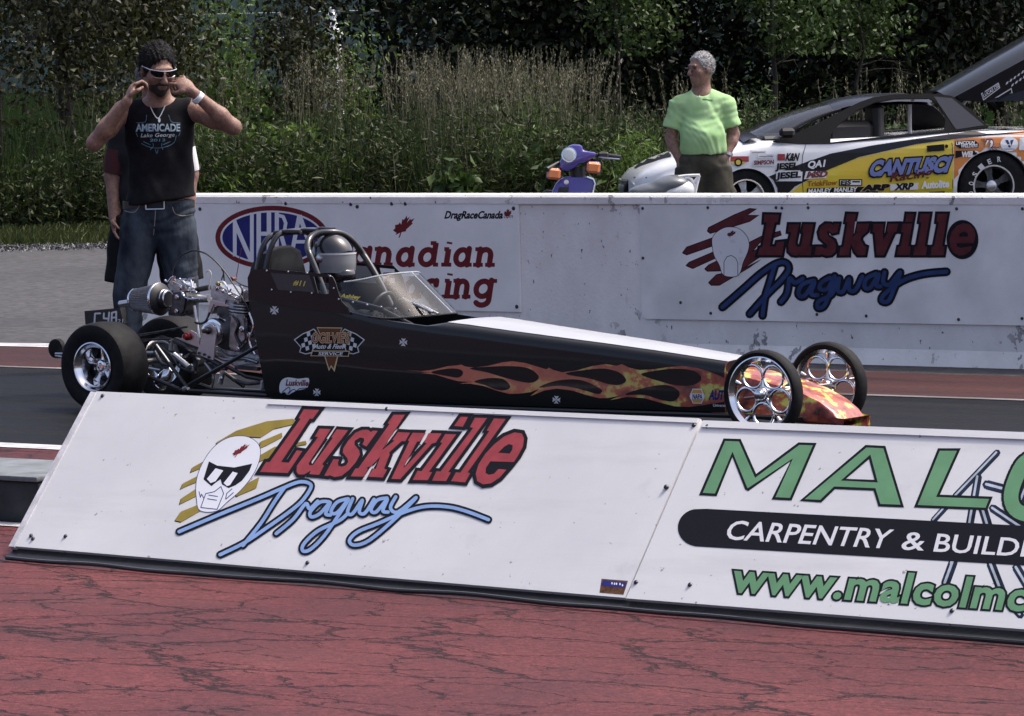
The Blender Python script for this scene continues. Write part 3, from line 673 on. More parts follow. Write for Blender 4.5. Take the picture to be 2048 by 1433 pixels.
# --- print on the right board
z2 = zz(1240, 820, 2.5347); k2 = 2.5347
nl = []; nd = []
for a, b_, wd in (((1912, 218), (1700, 440), 26), ((1700, 440), (1590, 560), 24), ((1815, 340), (1770, 600), 30), ((1770, 600), (1680, 780), 26), ((1690, 770), (1650, 880), 34), ((1860, 380), (1975, 410), 36), ((1830, 470), (1900, 700), 34), ((1890, 500), (2040, 600), 32), ((1880, 780), (1950, 960), 34), ((1960, 960), (2030, 1040), 30), ((2010, 800), (2070, 900), 34), ((2100, 300), (2000, 540), 30), ((2120, 620), (2200, 980), 34)):
    nd += stroke(z2(a, b_), wd * 1.35 / k2, n=6); nl += stroke(z2((a[0] - 4, a[1] - 3), (b_[0] - 4, b_[1] - 3)), wd * .38 / k2, n=6)
lay('nail_shadow', fill(nd), SB2, .0010, mat('dark steel print', (.016, .024, .042), .5, var=.6, vscale=20), bB)
lay('nail_picture', fill(nl), SB2, .0020, mat('pale steel print', (.38, .42, .48), .5, var=.3, vscale=20), bB)
Mm = [(525, 145), (612, 148), (690, 325), (905, 165), (997, 168), (870, 460), (768, 455), (865, 260), (650, 412), (635, 405), (570, 240), (490, 438), (400, 433)]
Aa = [(1245, 178), (1345, 183), (1440, 495), (1310, 490), (1285, 410), (1090, 402), (1020, 470), (910, 462)]
Ah = [(1145, 350), (1290, 355), (1262, 250)]
Lm = [(1612, 195), (1728, 195), (1622, 430), (1890, 440), (1862, 510), (1490, 495)]
cc = curve([(2330, 330), (2260, 262), (2150, 240), (2060, 262), (2010, 340), (1982, 440), (2010, 510), (2100, 535), (2210, 520), (2290, 470)], 4)
for nm, m_, lf, d in (('lettering_outline', P_black, .003, 0), ('lettering', P_green, .0042, 13)):
    for poly in (Mm, Lm): lay(nm, fill([z2(*(inset(poly, d) if d else poly))]), SB2, lf, m_, bB)
    lay(nm, holed(z2(*(inset(Aa, d) if d else Aa)), z2(*(inset(Ah, -d) if d else Ah))), SB2, lf, m_, bB)
    lay(nm, fill(stroke(z2(*cc), (100 - 2 * d) / k2)), SB2, lf, m_, bB)
pill = z2(*([(440, 502)] + [(395 - 102 * math.sin(t), 597 - 95 * math.cos(t)) for t in np.linspace(0.2, PI - .2, 14)] + [(380, 692), (3300, 862), (3350, 790), (3300, 655)]))
lay('black_band', fill([pill]), SB2, .0030, P_black, bB)
for s_, a, b_, t in (('CARPENTRY', (530, 655), (1352, 702), (565, 560)), ('&', (1425, 708), (1535, 712), (1445, 617)), ('BUILDING', (1590, 717), (2290, 757), (1612, 627))):
    lay('band_lettering', text_px(s_, *z2(a, b_, t), bold=.012), SB2, .0042, P_grey, bB)
for bd, m_, lf, nm in ((.075, P_black, .0030, 'address_outline'), (.028, P_green, .0042, 'address_lettering')):
    lay(nm, text_px('www.malcolmca', *z2((562, 918), (2150, 1024), (600, 770)), bold=bd, spacing=1.06), SB2, lf, m_, bB)

# ================================================================== dragster
DO = np.array([-14.165, 16.20, 0.0]); DFr = np.array([-10.175, 16.146, 0.0])
DU = (DFr - DO) / np.linalg.norm(DFr - DO); DV = np.array([-DU[1], DU[0], 0.0]); WB = float(np.linalg.norm(DFr - DO))
DF = (DO, DU, DV, ZZ)
def DL(s, t, z): return DO + DU * s + DV * t + ZZ * z
def sz(x, y, t):
    P = on_plane(x, y, DL(0, t, 0), DV); return float(np.dot(P - DO, DU)), float(P[2])
def dpt(x, y, t):
    s, z = sz(x, y, t); return (s, t, z)
def dplane(t): return Plane(DL(0, t, 0), -DV)
drag = empty('junior_dragster', tuple(DO), 'long black dragster with flame graphics, exposed engine and roll cage', 'dragster', rotz=math.atan2(DU[1], DU[0]))
m_blk_paint = mat('gloss black bodywork', (.008, .0075, .008), .35, coat=.35, bump=.03, bscale=9, spec=.3)
m_blk_metal = mat('black powder coat tube', (.015, .015, .017), .3, coat=.3)
m_chrome = mat('polished aluminium', (.78, .78, .80), .12, metal=1.0)
m_alu = mat('cast aluminium', (.48, .48, .49), .38, metal=.9, var=.25, vscale=30, bump=.25, bscale=90)
m_dchrome = mat('worn engine metal', (.34, .34, .35), .3, metal=.95, var=.45, vscale=22, bump=.15, bscale=60)
m_dalu = mat('dark cast metal', (.09, .09, .095), .4, metal=.8, var=.4, vscale=30, bump=.2, bscale=70)
m_tyre = mat('tyre rubber', (.009, .009, .010), .7, var=.35, vscale=25, bump=.12, bscale=40, spec=.18)
m_blackpl = mat('black plastic', (.012, .012, .013), .5)
m_steel = mat('bright steel', (.6, .6, .61), .28, metal=1.0)
# --- body shell
st = [(498, 597, .28), (530, 596, .28), (575, 598, .28), (640, 607, .28), (690, 627, .28), (760, 645, .276), (850, 658, .264), (882, 662, .259), (925, 667, .25), (1010, 679, .234), (1100, 691, .215), (1200, 704, .195), (1300, 718, .175), (1450, 741, .148)]
rings = []
def section(s, w_, zb, zs, zt, cock):
    if cock: top = [(-.985, zs + .012), (-.93, zs + .014), (-.90, .17), (0, .16)]
    else: top = [(-.945, zs + (zt - zs) * .55), (-.80, zs + (zt - zs) * .86), (-.45, zt - .002), (0, zt)]
    half = [(0, zb), (-.80, zb), (-.97, zb + .014), (-1.0, zb + .045), (-1.005, (zb + zs) / 2), (-1.0, zs - .02), (-.995, zs)] + top
    pts = [(a * w_, z) for a, z in half]; pts += [(-a, z) for a, z in pts[::-1][1:-1]]
    return [(s, a, z) for a, z in pts]
for i, (x, y, w_) in enumerate(st):
    s, z = sz(x, y, -w_)
    ck = x < 870
    r_ = section(s, w_, .085, z, z + .042, ck)
    fd = max(0, min(1, (1.35 - s) / .4))
    r_ = [(p[0] + .21 * (z - p[2]) * fd if p[2] < z else p[0], p[1], p[2]) for p in r_]
    rings.append(r_)
for s, w_, zb, zs, zt in ((3.62, .145, .08, .268, .305), (3.80, .137, .07, .240, .277), (3.98, .130, .062, .208, .240), (4.10, .124, .056, .178, .206), (4.19, .118, .05, .145, .166), (4.255, .114, .046, .105, .120), (4.29, .112, .042, .068, .076), (4.315, .112, .040, .050, .054)):
    rings.append(section(s, w_, zb, zs, zt, False))
nose_from = 14
q = MB(DF); q.loft(rings[:nose_from]); body = q.build('body_shell', m_blk_paint, drag, smooth=True)
for p in body.data.polygons: p.use_smooth = True
body.data.set_sharp_from_angle(angle=math.radians(50))
m_flame = mat('flame airbrush paint', (.4, .06, .04), .4, coat=.4); n, L, b = nodes_of(m_flame)
src = n.new('ShaderNodeTexCoord').outputs['Object']
sep = n.new('ShaderNodeSeparateXYZ'); L.new(src, sep.inputs[0])
gx = n.new('ShaderNodeMapRange'); gx.inputs['From Min'].default_value = -12.2; gx.inputs['From Max'].default_value = -10.4; L.new(sep.outputs[0], gx.inputs[0])
f1 = noise_node(n, L, src, 6, 4, .5, (.6, 1, 1.6)); f2 = noise_node(n, L, src, 13, 5, .6, (.8, 1, 1))
calm = ramp(n, [(.35, (.62, .15, .095)), (.55, (.70, .22, .13)), (.75, (.72, .38, .16))]); L.new(f1, calm.inputs[0])
wild = ramp(n, [(.34, (.045, .012, .012)), (.44, (.26, .045, .034)), (.53, (.40, .09, .05)), (.58, (.48, .50, .08)), (.70, (.66, .66, .24))]); L.new(f2, wild.inputs[0])
L.new(mix(n, L, gx.outputs[0], calm.outputs[0], wild.outputs[0]), b.inputs['Base Color'])
q = MB(DF); q.loft([[(p[0], p[1] * 1.004, p[2] + .0005) for p in rings[nose_from - 1]]] + rings[nose_from:]); nose = q.build('nose_cone', m_flame, drag, smooth=True)
for p in nose.data.polygons: p.use_smooth = True
q = MB(DF)
for sg in (-1, 1): q.tube([DL(0, 0, 0) * 0 + np.array((s, sg * (w_ + .004), .082)) for s, w_ in ((1.0, .27), (2.0, .245), (3.0, .19), (3.6, .138), (4.1, .11))], .012, 8)
q.build('lower_frame_rail', m_blk_metal, drag, smooth=True)
# sun glint along the hood top, painted as a white sheet lying on the shell
m_hood = mat('painted hood sheen', (.40, .40, .405), .32, coat=.2, var=.06, vscale=4)
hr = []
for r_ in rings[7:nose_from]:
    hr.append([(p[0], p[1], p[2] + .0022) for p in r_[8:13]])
q = MB(DF); q.loft(hr, cap=False, closed=False); q.build('hood_sheen', m_hood, drag, smooth=True)
# --- cockpit side panels
near = dplane(-.288); far = dplane(.284)
outer = [(497, 600), (495, 556), (500, 545), (508, 539.5), (530, 538), (655, 549), (666, 555), (671, 566), (678, 590), (684, 604), (694, 614), (700, 630), (600, 618)]
slot = [(627, 553), (657, 556), (658, 589), (636, 587)]
win = [(541, 546), (619, 551), (630, 585), (556, 580)]
q = plate(holed(outer, [slot]), near, .004, MB()); q.build('side_panel', m_blk_paint, drag)
lay('side_window', fill([win]), near, .004, mat('smoked panel', (.055, .055, .06), .25, var=.2, vscale=8), drag)
offx = 132; offy = -17
sh = lambda P: [(x + offx, y + offy) for x, y in P]
q = plate(holed(sh([(500, 600), (495, 556), (503, 543), (530, 538), (655, 549), (671, 566), (684, 604), (694, 625), (600, 618)]), [sh(slot)]), far, .004, MB()); q.build('side_panel', m_blk_paint, drag)
lay('side_window', fill([sh(win)]), far, .004, mat('pale smoked panel', (.30, .30, .31), .25), drag)
m_rivet = mat('rivet', (.75, .75, .76), .25, metal=.9)
for x, y in ((534, 542), (577, 544), (614, 546.5), (660.5, 553), (544, 580), (582, 585), (624, 587), (668, 577)) + tuple((678 + i * 28.2, 599 + 6.2 * i - .35 * i * i) for i in range(7)):
    c = near(x, y, .001); MB().lathe(c, near.n, [(0, .0055), (.003, .0055), (.005, .003)], 8).build('rivet', m_rivet, drag)
# --- wind screen
m_glass = bpy.data.materials.new('clear polycarbonate'); m_glass.use_nodes = True; MATS['glass'] = m_glass
n = m_glass.node_tree.nodes; L = m_glass.node_tree.links; n.clear()
o_ = n.new('ShaderNodeOutputMaterial'); tr = n.new('ShaderNodeBsdfTransparent'); tr.inputs[0].default_value = (.80, .83, .84, 1)
gl = n.new('ShaderNodeBsdfGlossy'); gl.inputs['Roughness'].default_value = .04; fr = n.new('ShaderNodeFresnel'); fr.inputs[0].default_value = 1.38
df = n.new('ShaderNodeBsdfDiffuse'); df.inputs[0].default_value = (.8, .82, .84, 1); hz = n.new('ShaderNodeMixShader'); hz.inputs[0].default_value = .03; L.new(tr.outputs[0], hz.inputs[1]); L.new(df.outputs[0], hz.inputs[2])  # faint diffuse white stands in for the whitish reflection on the screen
mxs = n.new('ShaderNodeMixShader'); L.new(fr.outputs[0], mxs.inputs[0]); L.new(hz.outputs[0], mxs.inputs[1]); L.new(gl.outputs[0], mxs.inputs[2]); L.new(mxs.outputs[0], o_.inputs[0])
bot = curve([(1.36, -.286, .575), (1.60, -.284, .53), (1.80, -.262, .50), (1.93, -.17, .503), (1.985, 0, .508), (1.93, .17, .503), (1.80, .262, .50), (1.60, .284, .53), (1.36, .286, .575)], 5)
top = curve([(1.40, -.27, .665), (1.55, -.265, .67), (1.64, -.235, .68), (1.715, -.14, .70), (1.74, 0, .705), (1.715, .14, .70), (1.64, .235, .68), (1.55, .265, .67), (1.40, .27, .665)], 5)
rr_ = [[tuple(np.array(b_) * (1 - k / 5) + np.array(t_) * k / 5) for b_, t_ in zip(bot, top)] for k in range(6)]
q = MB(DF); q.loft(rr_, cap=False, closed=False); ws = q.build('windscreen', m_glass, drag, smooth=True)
q = MB(DF); q.tube(top[6:-6], .004, 6); q.tube([rr_[k][22] for k in range(6)], .002, 5); q.build('windscreen_edge', mat('edge trim', (.35, .37, .39), .3), ws, smooth=True)
q = MB(DF); q.tube([p for p in bot[8:-8]], .005, 6); q.build('windscreen_seal', m_blackpl, ws, smooth=True)
# --- roll cage
z2e = zz(480, 430, 3.582)
def loop(pts, t): return [dpt(x, y, t) for x, y in curve(z2e(*pts), 4)]
fl_ = [(620, 640), (605, 560), (545, 400), (500, 290), (485, 225), (500, 170), (555, 135), (640, 125), (705, 128), (760, 150), (820, 200), (880, 280), (940, 375), (1010, 500), (1090, 660)]
cp = curve(z2e(*fl_), 4); lo_, hi_ = 485 / 3.582 + 480, 1090 / 3.582 + 480; k_ = len(cp)
q = MB(DF); q.tube([dpt(x, y, -.20 + .36 * min(1, max(0, (i / k_ - .22) / .55))) for i, (x, y) in enumerate(cp)], .0165, 10); q.build('roll_cage_loop', m_blk_metal, drag, smooth=True)
for s0, h_ in ((1.0, .895), (1.055, .905)):
    q = MB(DF); q.tube(curve([(s0 - .03, -.225, .56), (s0 - .02, -.215, .70), (s0, -.195, .82), (s0 + .02, -.15, h_ - .012), (s0 + .03, -.06, h_), (s0 + .03, .06, h_), (s0 + .02, .15, h_ - .012), (s0, .195, .82), (s0 - .02, .215, .70), (s0 - .03, .225, .56)], 4), .0135, 9)
    q.build('roll_cage_hoop', m_blk_metal, drag, smooth=True)
for t in (-.13, 0, .13):
    q = MB(DF); q.tube([(1.03, t, .90), (1.12, t, .908), (1.2, t, .905)], .011, 8); q.build('roll_cage_bar', m_blk_metal, drag, smooth=True)
q = MB(DF); q.tube([(1.2, -.185, .64), (1.75, -.2, .54)], .011, 8); q.build('roll_cage_bar', m_blk_metal, drag, smooth=True)
# head rest and seat shell
m_pad = mat('black vinyl padding', (.007, .007, .008), .5, bump=.1, bscale=30, spec=.2)
q = MB(DF); q.loft([[(s, a * w_, .52 + h_ * b_) for a, b_ in ((-1, 0), (-1, .6), (-.8, .9), (-.3, 1), (.3, 1), (.8, .9), (1, .6), (1, 0))] for s, w_, h_ in ((.84, .11, .14), (.87, .15, .25), (.93, .165, .30), (.98, .16, .31), (1.0, .14, .28))]); q.build('head_shroud', m_pad, drag, smooth=True)
q = MB(DF); q.loft([[(s + (b_ * -.10), a * w_, .2 + .42 * b_) for a, b_ in ((-1, 0), (-1, .5), (-.8, 1), (.8, 1), (1, .5), (1, 0))] for s, w_ in ((1.06, .2), (1.10, .2))]); q.build('seat', m_pad, drag, smooth=True)
# steering wheel and pale brackets behind the screen
q = MB(DF); q.tube([(1.60 + .03 * math.sin(a), .09 * math.cos(a), .52 + .085 * math.sin(a)) for a in np.linspace(0, 2 * PI, 20)[:-1]], .010, 7, closed=True); q.tube([(1.60, 0, .52), (1.85, 0, .42)], .012, 8); q.build('steering_wheel', m_blackpl, drag, smooth=True)
q = MB(DF); q.tube([dpt(x, y, -.12) for x, y in z2e((1140, 612), (1165, 600), (1380, 700))], .007, 7); q.tube([dpt(x, y, -.08) for x, y in z2e((1300, 650), (1420, 710))], .006, 7); q.build('dash_bracket', m_alu, drag, smooth=True)
# --- wheels
def wheel_rear(sg):
    c = (0, sg * .265, .225); w_ = .10; root = empty('rear_wheel', tuple(DL(*c)), None, None); root.parent = drag; root.matrix_parent_inverse = drag.matrix_world.inverted()
    prof = [(-.085, .122), (-.098, .150), (-.101, .178), (-.0995, .200), (-.094, .2125), (-.078, .2205), (-.04, .2245), (0, .2255), (.04, .2245), (.078, .2205), (.094, .2125), (.0995, .200), (.101, .178), (.098, .150), (.085, .122)]
    q = MB(DF); q.lathe(c, (0, sg, 0), [(d, r) for d, r in prof], 56, closed=True); q.build('tyre', m_tyre, root, smooth=True)
    rim = [(.088, .126), (.095, .127), (.097, .121), (.088, .112), (.07, .107), (.062, .098), (.02, .094), (0, .088), (-.08, .088), (-.088, .124), (-.09, .126)]
    q = MB(DF); q.lathe(c, (0, sg, 0), rim, 48, closed=True); q.build('rim', m_chrome, root, smooth=True)
    q = MB(DF)
    for k in range(5):
        a = 2 * PI * k / 5 + .3
        er, et = np.array((math.cos(a), 0, math.sin(a))), np.array((-math.sin(a), 0, math.cos(a)))
        cc_ = np.array((c[0], c[1] + sg * .012, c[2]))
        q.loft([[tuple(cc_ + er * r + et * x_ + np.array((0, sg * y_, 0))) for x_, y_ in ((-wd, -.008), (-wd * .6, .006), (0, .012), (wd * .6, .006), (wd, -.008))] for r, wd in ((.025, .024), (.045, .014), (.065, .014), (.095, .026))])
    q.build('spokes', m_chrome, root, smooth=True)
    q = MB(DF); q.lathe(c, (0, sg, 0), [(-.02, .034), (.025, .034), (.032, .028), (.034, .018), (.026, .014), (.026, .0)], 24); q.build('hub', m_chrome, root, smooth=True)
    q = MB(DF)
    for k in range(5):
        a = 2 * PI * k / 5 + .93; q.lathe((c[0] + .043 * math.cos(a), c[1], c[2] + .043 * math.sin(a)), (0, sg, 0), [(0, .006), (.03, .006), (.033, .003)], 6)
    q.build('wheel_nuts', m_steel, root)['kind'] = 'stuff'
    q = MB(DF); q.lathe((c[0], c[1], c[2]), (0, sg, 0), [(-.075, .085), (-.03, .085)], 32); q.build('brake_drum', m_dalu, root, smooth=True)
def wheel_front(sg):
    c = (WB, sg * .27, .2); root = empty('front_wheel', tuple(DL(*c)), None, None); root.parent = drag; root.matrix_parent_inverse = drag.matrix_world.inverted()
    prof = [(-.022, .167), (-.034, .178), (-.035, .188), (-.026, .197), (-.01, .2005), (.01, .2005), (.026, .197), (.035, .188), (.034, .178), (.022, .167)]
    q = MB(DF); q.lathe(c, (0, sg, 0), prof, 64, closed=True); q.build('tyre', m_tyre, root, smooth=True)
    q = MB(DF); q.lathe(c, (0, sg, 0), [(.024, .169), (.029, .171), (.030, .166), (.022, .159), (.012, .150), (-.012, .150), (-.022, .159), (-.030, .166), (-.024, .169)], 56, closed=True); q.build('rim', m_chrome, root, smooth=True)
    for k in range(5):
        a = 2 * PI * (k + .5) / 5 + .31
        q = MB(DF); q.tube([(c[0] + .094 * math.cos(a) + .0535 * math.cos(t), c[1], c[2] + .094 * math.sin(a) + .0535 * math.sin(t)) for t in np.linspace(0, 2 * PI, 29)[:-1]], .0068, 8, closed=True)
        q.build('spoke_ring', m_chrome, root, smooth=True)
    q = MB(DF)
    for k in range(5):
        a = 2 * PI * k / 5 + .31; q.tube([(c[0] + .025 * math.cos(a), c[1], c[2] + .025 * math.sin(a)), (c[0] + .062 * math.cos(a), c[1], c[2] + .062 * math.sin(a))], [.011, .007], 8)
        q.tube([(c[0] + .125 * math.cos(a), c[1], c[2] + .125 * math.sin(a)), (c[0] + .152 * math.cos(a), c[1], c[2] + .152 * math.sin(a))], [.006, .012], 8)
    q.build('spokes', m_chrome, root, smooth=True)
    q = MB(DF); q.lathe(c, (0, sg, 0), [(-.035, .024), (.0, .032), (.018, .031), (.03, .026), (.034, .021), (.048, .020), (.052, .014), (.053, .0)], 24); q.build('hub', m_chrome, root, smooth=True)
for sg in (-1, 1): wheel_rear(sg); wheel_front(sg)
q = MB(DF); q.tube([(WB, -.25, .2), (WB, -.12, .2)], .012, 8); q.tube([(WB, .12, .2), (WB, .25, .2)], .012, 8); q.tube([(WB - .22, -.12, .16), (WB, -.22, .19)], .007, 7); q.tube([(WB - .22, .12, .16), (WB, .22, .19)], .007, 7); q.tube([(WB + .05, -.2, .21), (WB + .05, .2, .21)], .006, 7); q.build('front_axle', m_steel, drag, smooth=True)
# --- rear chassis
z1e = zz(80, 430, 3.582)
q = MB(DF); q.lathe((0, -.2, .225), (0, 1, 0), [(0, .016), (.4, .016)], 14); q.build('rear_axle', m_steel, drag, smooth=True)
def tubes(name, lst, r, m, n=8):
    for pts, t in lst:
        q = MB(DF); q.tube([dpt(x, y, t) for x, y in z1e(*pts)], r, n); q.build(name, m, drag, smooth=True)
tubes('frame_tube', [([(830, 935), (1050, 1235)], -.2), ([(1045, 1232), (1600, 920)], -.2), ([(1060, 1240), (1330, 1080), (1480, 1160), (1640, 1190)], -.12), ([(930, 1000), (1080, 1100), (1250, 1040), (1420, 1130), (1660, 1160)], -.05), ([(1000, 1255), (1700, 1300)], -.2), ([(780, 1160), (1000, 1250)], -.2), ([(1660, 1290), (1590, 940)], -.2),
                     ([(1250, 1250), (1700, 1270)], .2), ([(900, 1130), (1300, 1270)], .2), ([(1320, 1130), (1460, 1230)], .1), ([(960, 900), (1290, 1080)], -.14), ([(950, 1080), (1080, 1000)], -.16)], .0105, m_blk_metal)
tubes('frame_bracket', [([(1290, 1210), (1310, 1130)], -.18), ([(1030, 1250), (1060, 1240)], -.21), ([(1590, 1250), (1600, 1190)], -.2), ([(940, 970), (945, 890)], -.1), ([(1100, 1130), (1130, 1030)], -.1), ([(960, 1000), (1065, 1090)], -.19)], .014, m_alu)
# drive chain, guard plates
tubes('drive_chain', [([(650, 870), (820, 845), (1060, 800)], -.12), ([(700, 900), (940, 888)], -.12)], .006, m_dalu)
q = MB(DF); q.lathe((0, -.125, .225), (0, 1, 0), [(0, .088), (.012, .088)], 40); q.build('sprocket', m_dalu, drag)
m_plate = mat('brushed pinkish plate', (.58, .50, .50), .4, metal=.75, bump=.1, bscale=60, var=.1)
q = plate(fill([curve(z1e((1178, 800), (1215, 783), (1255, 805), (1262, 850), (1240, 1042), (1122, 1000), (1160, 870)), 1, True)]), dplane(-.15), .008, MB()); q.build('engine_plate', m_plate, drag)
q = plate(fill([z1e((1020, 860), (1080, 828), (1120, 850), (1142, 905), (1140, 950), (1010, 905))]), dplane(-.12), .008, MB()); q.build('engine_plate', m_steel, drag)
q = plate(fill([z1e((960, 880), (1190, 960), (1170, 1010), (950, 920))]), dplane(-.10), .03, MB()); q.build('engine_mount', m_dalu, drag)
def disc(name, x, y, t, prof, m, n=28):
    s, z = sz(*z1e((x, y))[0], t); q = MB(DF); q.lathe((s, t, z), (0, -1, 0), prof, n); return q.build(name, m, drag, smooth=True)
disc('clutch_drum', 1280, 838, -.04, [(0, .070), (.04, .070), (.048, .066), (.05, .052), (.075, .052), (.08, .045), (.08, .022), (.09, .02)], m_chrome, 40)
disc('clutch_nut', 1207, 830, -.155, [(0, .019), (.008, .019), (.012, .013), (.035, .012), (.037, 0)], m_blk_metal)
disc('pulley_bolt', 1060, 872, -.122, [(0, .02), (.012, .02), (.016, .012), (.028, .012)], mat('red anodised', (.25, .02, .02), .3, metal=.6))
for x, y in ((1143, 990), (1180, 1000), (1213, 1018)): disc('bolt', x, y, -.15, [(0, .007), (.008, .007), (.01, .003)], m_blk_metal, 8)
# engine: crank case, finned cylinder, head, cover
def blk(name, poly, t0, t1, m, bev=.012):
    q = plate(fill([z1e(*poly)]), dplane(t0), t1 - t0, MB()); o = q.build(name, m, drag)
    bm = bmesh.new(); bm.from_mesh(o.data); bmesh.ops.remove_doubles(bm, verts=bm.verts, dist=1e-4); bmesh.ops.dissolve_limit(bm, angle_limit=.05, verts=bm.verts, edges=bm.edges)
    bmesh.ops.recalc_face_normals(bm, faces=bm.faces)
    bmesh.ops.bevel(bm, geom=[e for e in bm.edges if len(e.link_faces) == 2 and e.calc_face_angle() > .4], offset=bev, segments=2, affect='EDGES', clamp_overlap=True)
    bm.to_mesh(o.data); bm.free()
    for p in o.data.polygons: p.use_smooth = True
    o.data.set_sharp_from_angle(angle=math.radians(35)); return o
blk('crank_case', [(1330, 740), (1440, 720), (1560, 800), (1640, 1000), (1600, 1080), (1340, 1010), (1250, 960), (1270, 800)], -.075, .11, m_dalu, .02)
blk('gear_case', [(1360, 700), (1470, 730), (1480, 900), (1400, 980), (1340, 960)], -.095, -.07, m_dchrome, .012)
blk('sump', [(1240, 960), (1560, 1010), (1620, 1080), (1400, 1100), (1250, 1010)], -.1, .1, m_alu, .015)
blk('valve_cover', [(1215, 515), (1260, 505), (1430, 588), (1425, 640), (1210, 605)], -.075, .07, m_alu, .012)
blk('cylinder_head', [(1215, 600), (1400, 640), (1395, 665), (1250, 650), (1215, 720), (1195, 700)], -.07, .06, m_steel, .008)
blk('rocker_box', [(1400, 575), (1480, 530), (1545, 560), (1550, 620), (1420, 625)], -.06, .06, m_dchrome, .015)
for k in range(6):
    s, z = sz(*z1e((1450 + k * 5, 640 + k * 22))[0], 0); q = MB(DF); q.lathe((s, 0, z), (.12, 0, 1), [(-.0035, .078), (0, .080), (.0035, .078)], 32); q.build('cooling_fin', m_dchrome if k % 2 else m_alu, drag, smooth=True)
s, z = sz(*z1e((1455, 690))[0], 0); q = MB(DF); q.lathe((s, 0, z), (.12, 0, 1), [(-.05, .064), (.05, .064)], 28); q.build('cylinder', m_dalu, drag, smooth=True)
blk('exhaust_port', [(1250, 650), (1330, 610), (1390, 660), (1380, 800), (1300, 740), (1260, 740)], -.05, .05, m_dalu, .012)
# air filter, carburettor, intake
s, z = sz(*z1e((770, 608))[0], -.02); fa = np.array(dpt(*z1e((860, 605))[0], -.02)) - np.array(dpt(*z1e((680, 612))[0], -.02)); fl0 = np.array(dpt(*z1e((680, 612))[0], -.02)); fal = float(np.linalg.norm(fa)); fa = fa / fal
q = MB(DF); up = np.array((0, 1, 0.)); e2 = np.cross(fa, up)
q.loft([[tuple(fl0 + fa * fal * k + (up * math.cos(2 * PI * i / 88) + e2 * math.sin(2 * PI * i / 88)) * (r * (1.0 if i % 2 else .93))) for i in range(88)] for k, r in ((.04, .058), (.96, .080))])
m_pleat = mat('oiled grey filter gauze', (.20, .20, .21), .55, metal=.3, var=.2, vscale=60); q.build('air_filter', m_pleat, drag)
q = MB(DF); q.lathe(fl0, fa, [(-.004, .02), (-.004, .056), (.004, .061), (.012, .0605), (.012, .02)], 40); q.build('filter_end_cap', m_chrome, drag, smooth=True)
q = MB(DF); q.lathe(fl0 + fa * fal * .95, fa, [(0, .082), (.012, .083), (.018, .078), (.03, .05), (.06, .045), (.07, .036)], 40); q.build('filter_flange', m_blackpl, drag, smooth=True)
q = MB(DF); q.lathe(fl0 + fa * fal * .95, fa, [(-.006, .081), (.008, .0845), (.012, .081)], 40); q.build('filter_band', m_chrome, drag, smooth=True)
q = MB(DF); q.tube([dpt(*p, .05) for p in z1e((575, 640), (690, 622))], .0175, 14); q.build('exhaust_stub', m_steel, drag, smooth=True)
for k in range(3): disc('carburettor_ring', 895 + k * 12, 600, .035 - .001 * k, [(0, .02), (.08, .02)], m_chrome)
for x, rr in ((898, .048), (918, .044)):
    c = np.array(dpt(*z1e((x, 600))[0], -.02)); q = MB(DF); q.lathe(c, fa, [(-.006, rr - .004), (0, rr), (.006, rr - .004)], 30); q.build('hose_clamp', m_chrome, drag, smooth=True)
blk('carburettor', [(935, 560), (1030, 545), (1050, 600), (1035, 700), (1010, 722), (930, 715)], -.06, .03, m_dalu, .01)
blk('float_bowl', [(905, 660), (1050, 660), (1040, 720), (1000, 728), (910, 722)], -.05, .04, m_blackpl, .012)
blk('carburettor_top', [(905, 480), (960, 465), (1010, 485), (1050, 480), (1060, 545), (935, 560), (905, 520)], -.05, .03, m_alu, .012)
c0, c1 = np.array(dpt(*z1e((1030, 605))[0], 0)), np.array(dpt(*z1e((1215, 598))[0], 0)); q = MB(DF); q.tube([c0, c1], .021, 16); q.build('intake_pipe', m_alu, drag, smooth=True)
q = MB(DF); q.tube([dpt(*p, .05) for p in z1e((1110, 540), (1215, 520))], .014, 12); q.build('fuel_hose', m_blackpl, drag, smooth=True)
for pts, r in (([(895, 470), (920, 480), (950, 445), (950, 500)], .006), ([(930, 470), (1115, 452)], .004), ([(1115, 440), (1115, 465)], .006), ([(1000, 460), (1050, 500), (1090, 520), (1085, 560)], .006), ([(1015, 550), (1040, 590), (1090, 605), (1140, 600)], .007), ([(1040, 470), (1080, 470), (1090, 540)], .005), ([(960, 440), (960, 470)], .008), ([(1075, 540), (1120, 550)], .006)):
    q = MB(DF); q.tube([dpt(x, y, -.055) for x, y in curve(z1e(*pts), 3)], r, 7); q.build('throttle_linkage', m_chrome, drag, smooth=True)
q = MB(DF); q.tube([dpt(x, y, -.06) for x, y in z1e((1105, 650), (1140, 880))], .0075, 8); q.build('support_strut', m_steel, drag, smooth=True)
q = MB(DF); q.tube([dpt(x, y, -.1) for x, y in curve(z1e((945, 430), (960, 365), (1000, 305), (1060, 268), (1115, 257), (1190, 280), (1260, 335), (1330, 415), (1400, 520), (1480, 650), (1545, 790), (1585, 900)), 4)], .0042, 7); q.build('throttle_cable', m_blackpl, drag, smooth=True)
q = MB(DF); q.tube([dpt(x, y, -.02) for x, y in z1e((1442, 240), (1405, 455))], .0022, 6); q.build('whip_wire', mat('dull red wire', (.16, .03, .03), .5), drag, smooth=True)
q = MB(DF); q.tube([dpt(x, y, -.03) for x, y in curve(z1e((1190, 430), (1195, 408), (1215, 400), (1225, 425), (1218, 470), (1210, 540)), 4)], .003, 6); q.build('pale_wire', mat('pale wire', (.5, .48, .44), .5), drag, smooth=True)
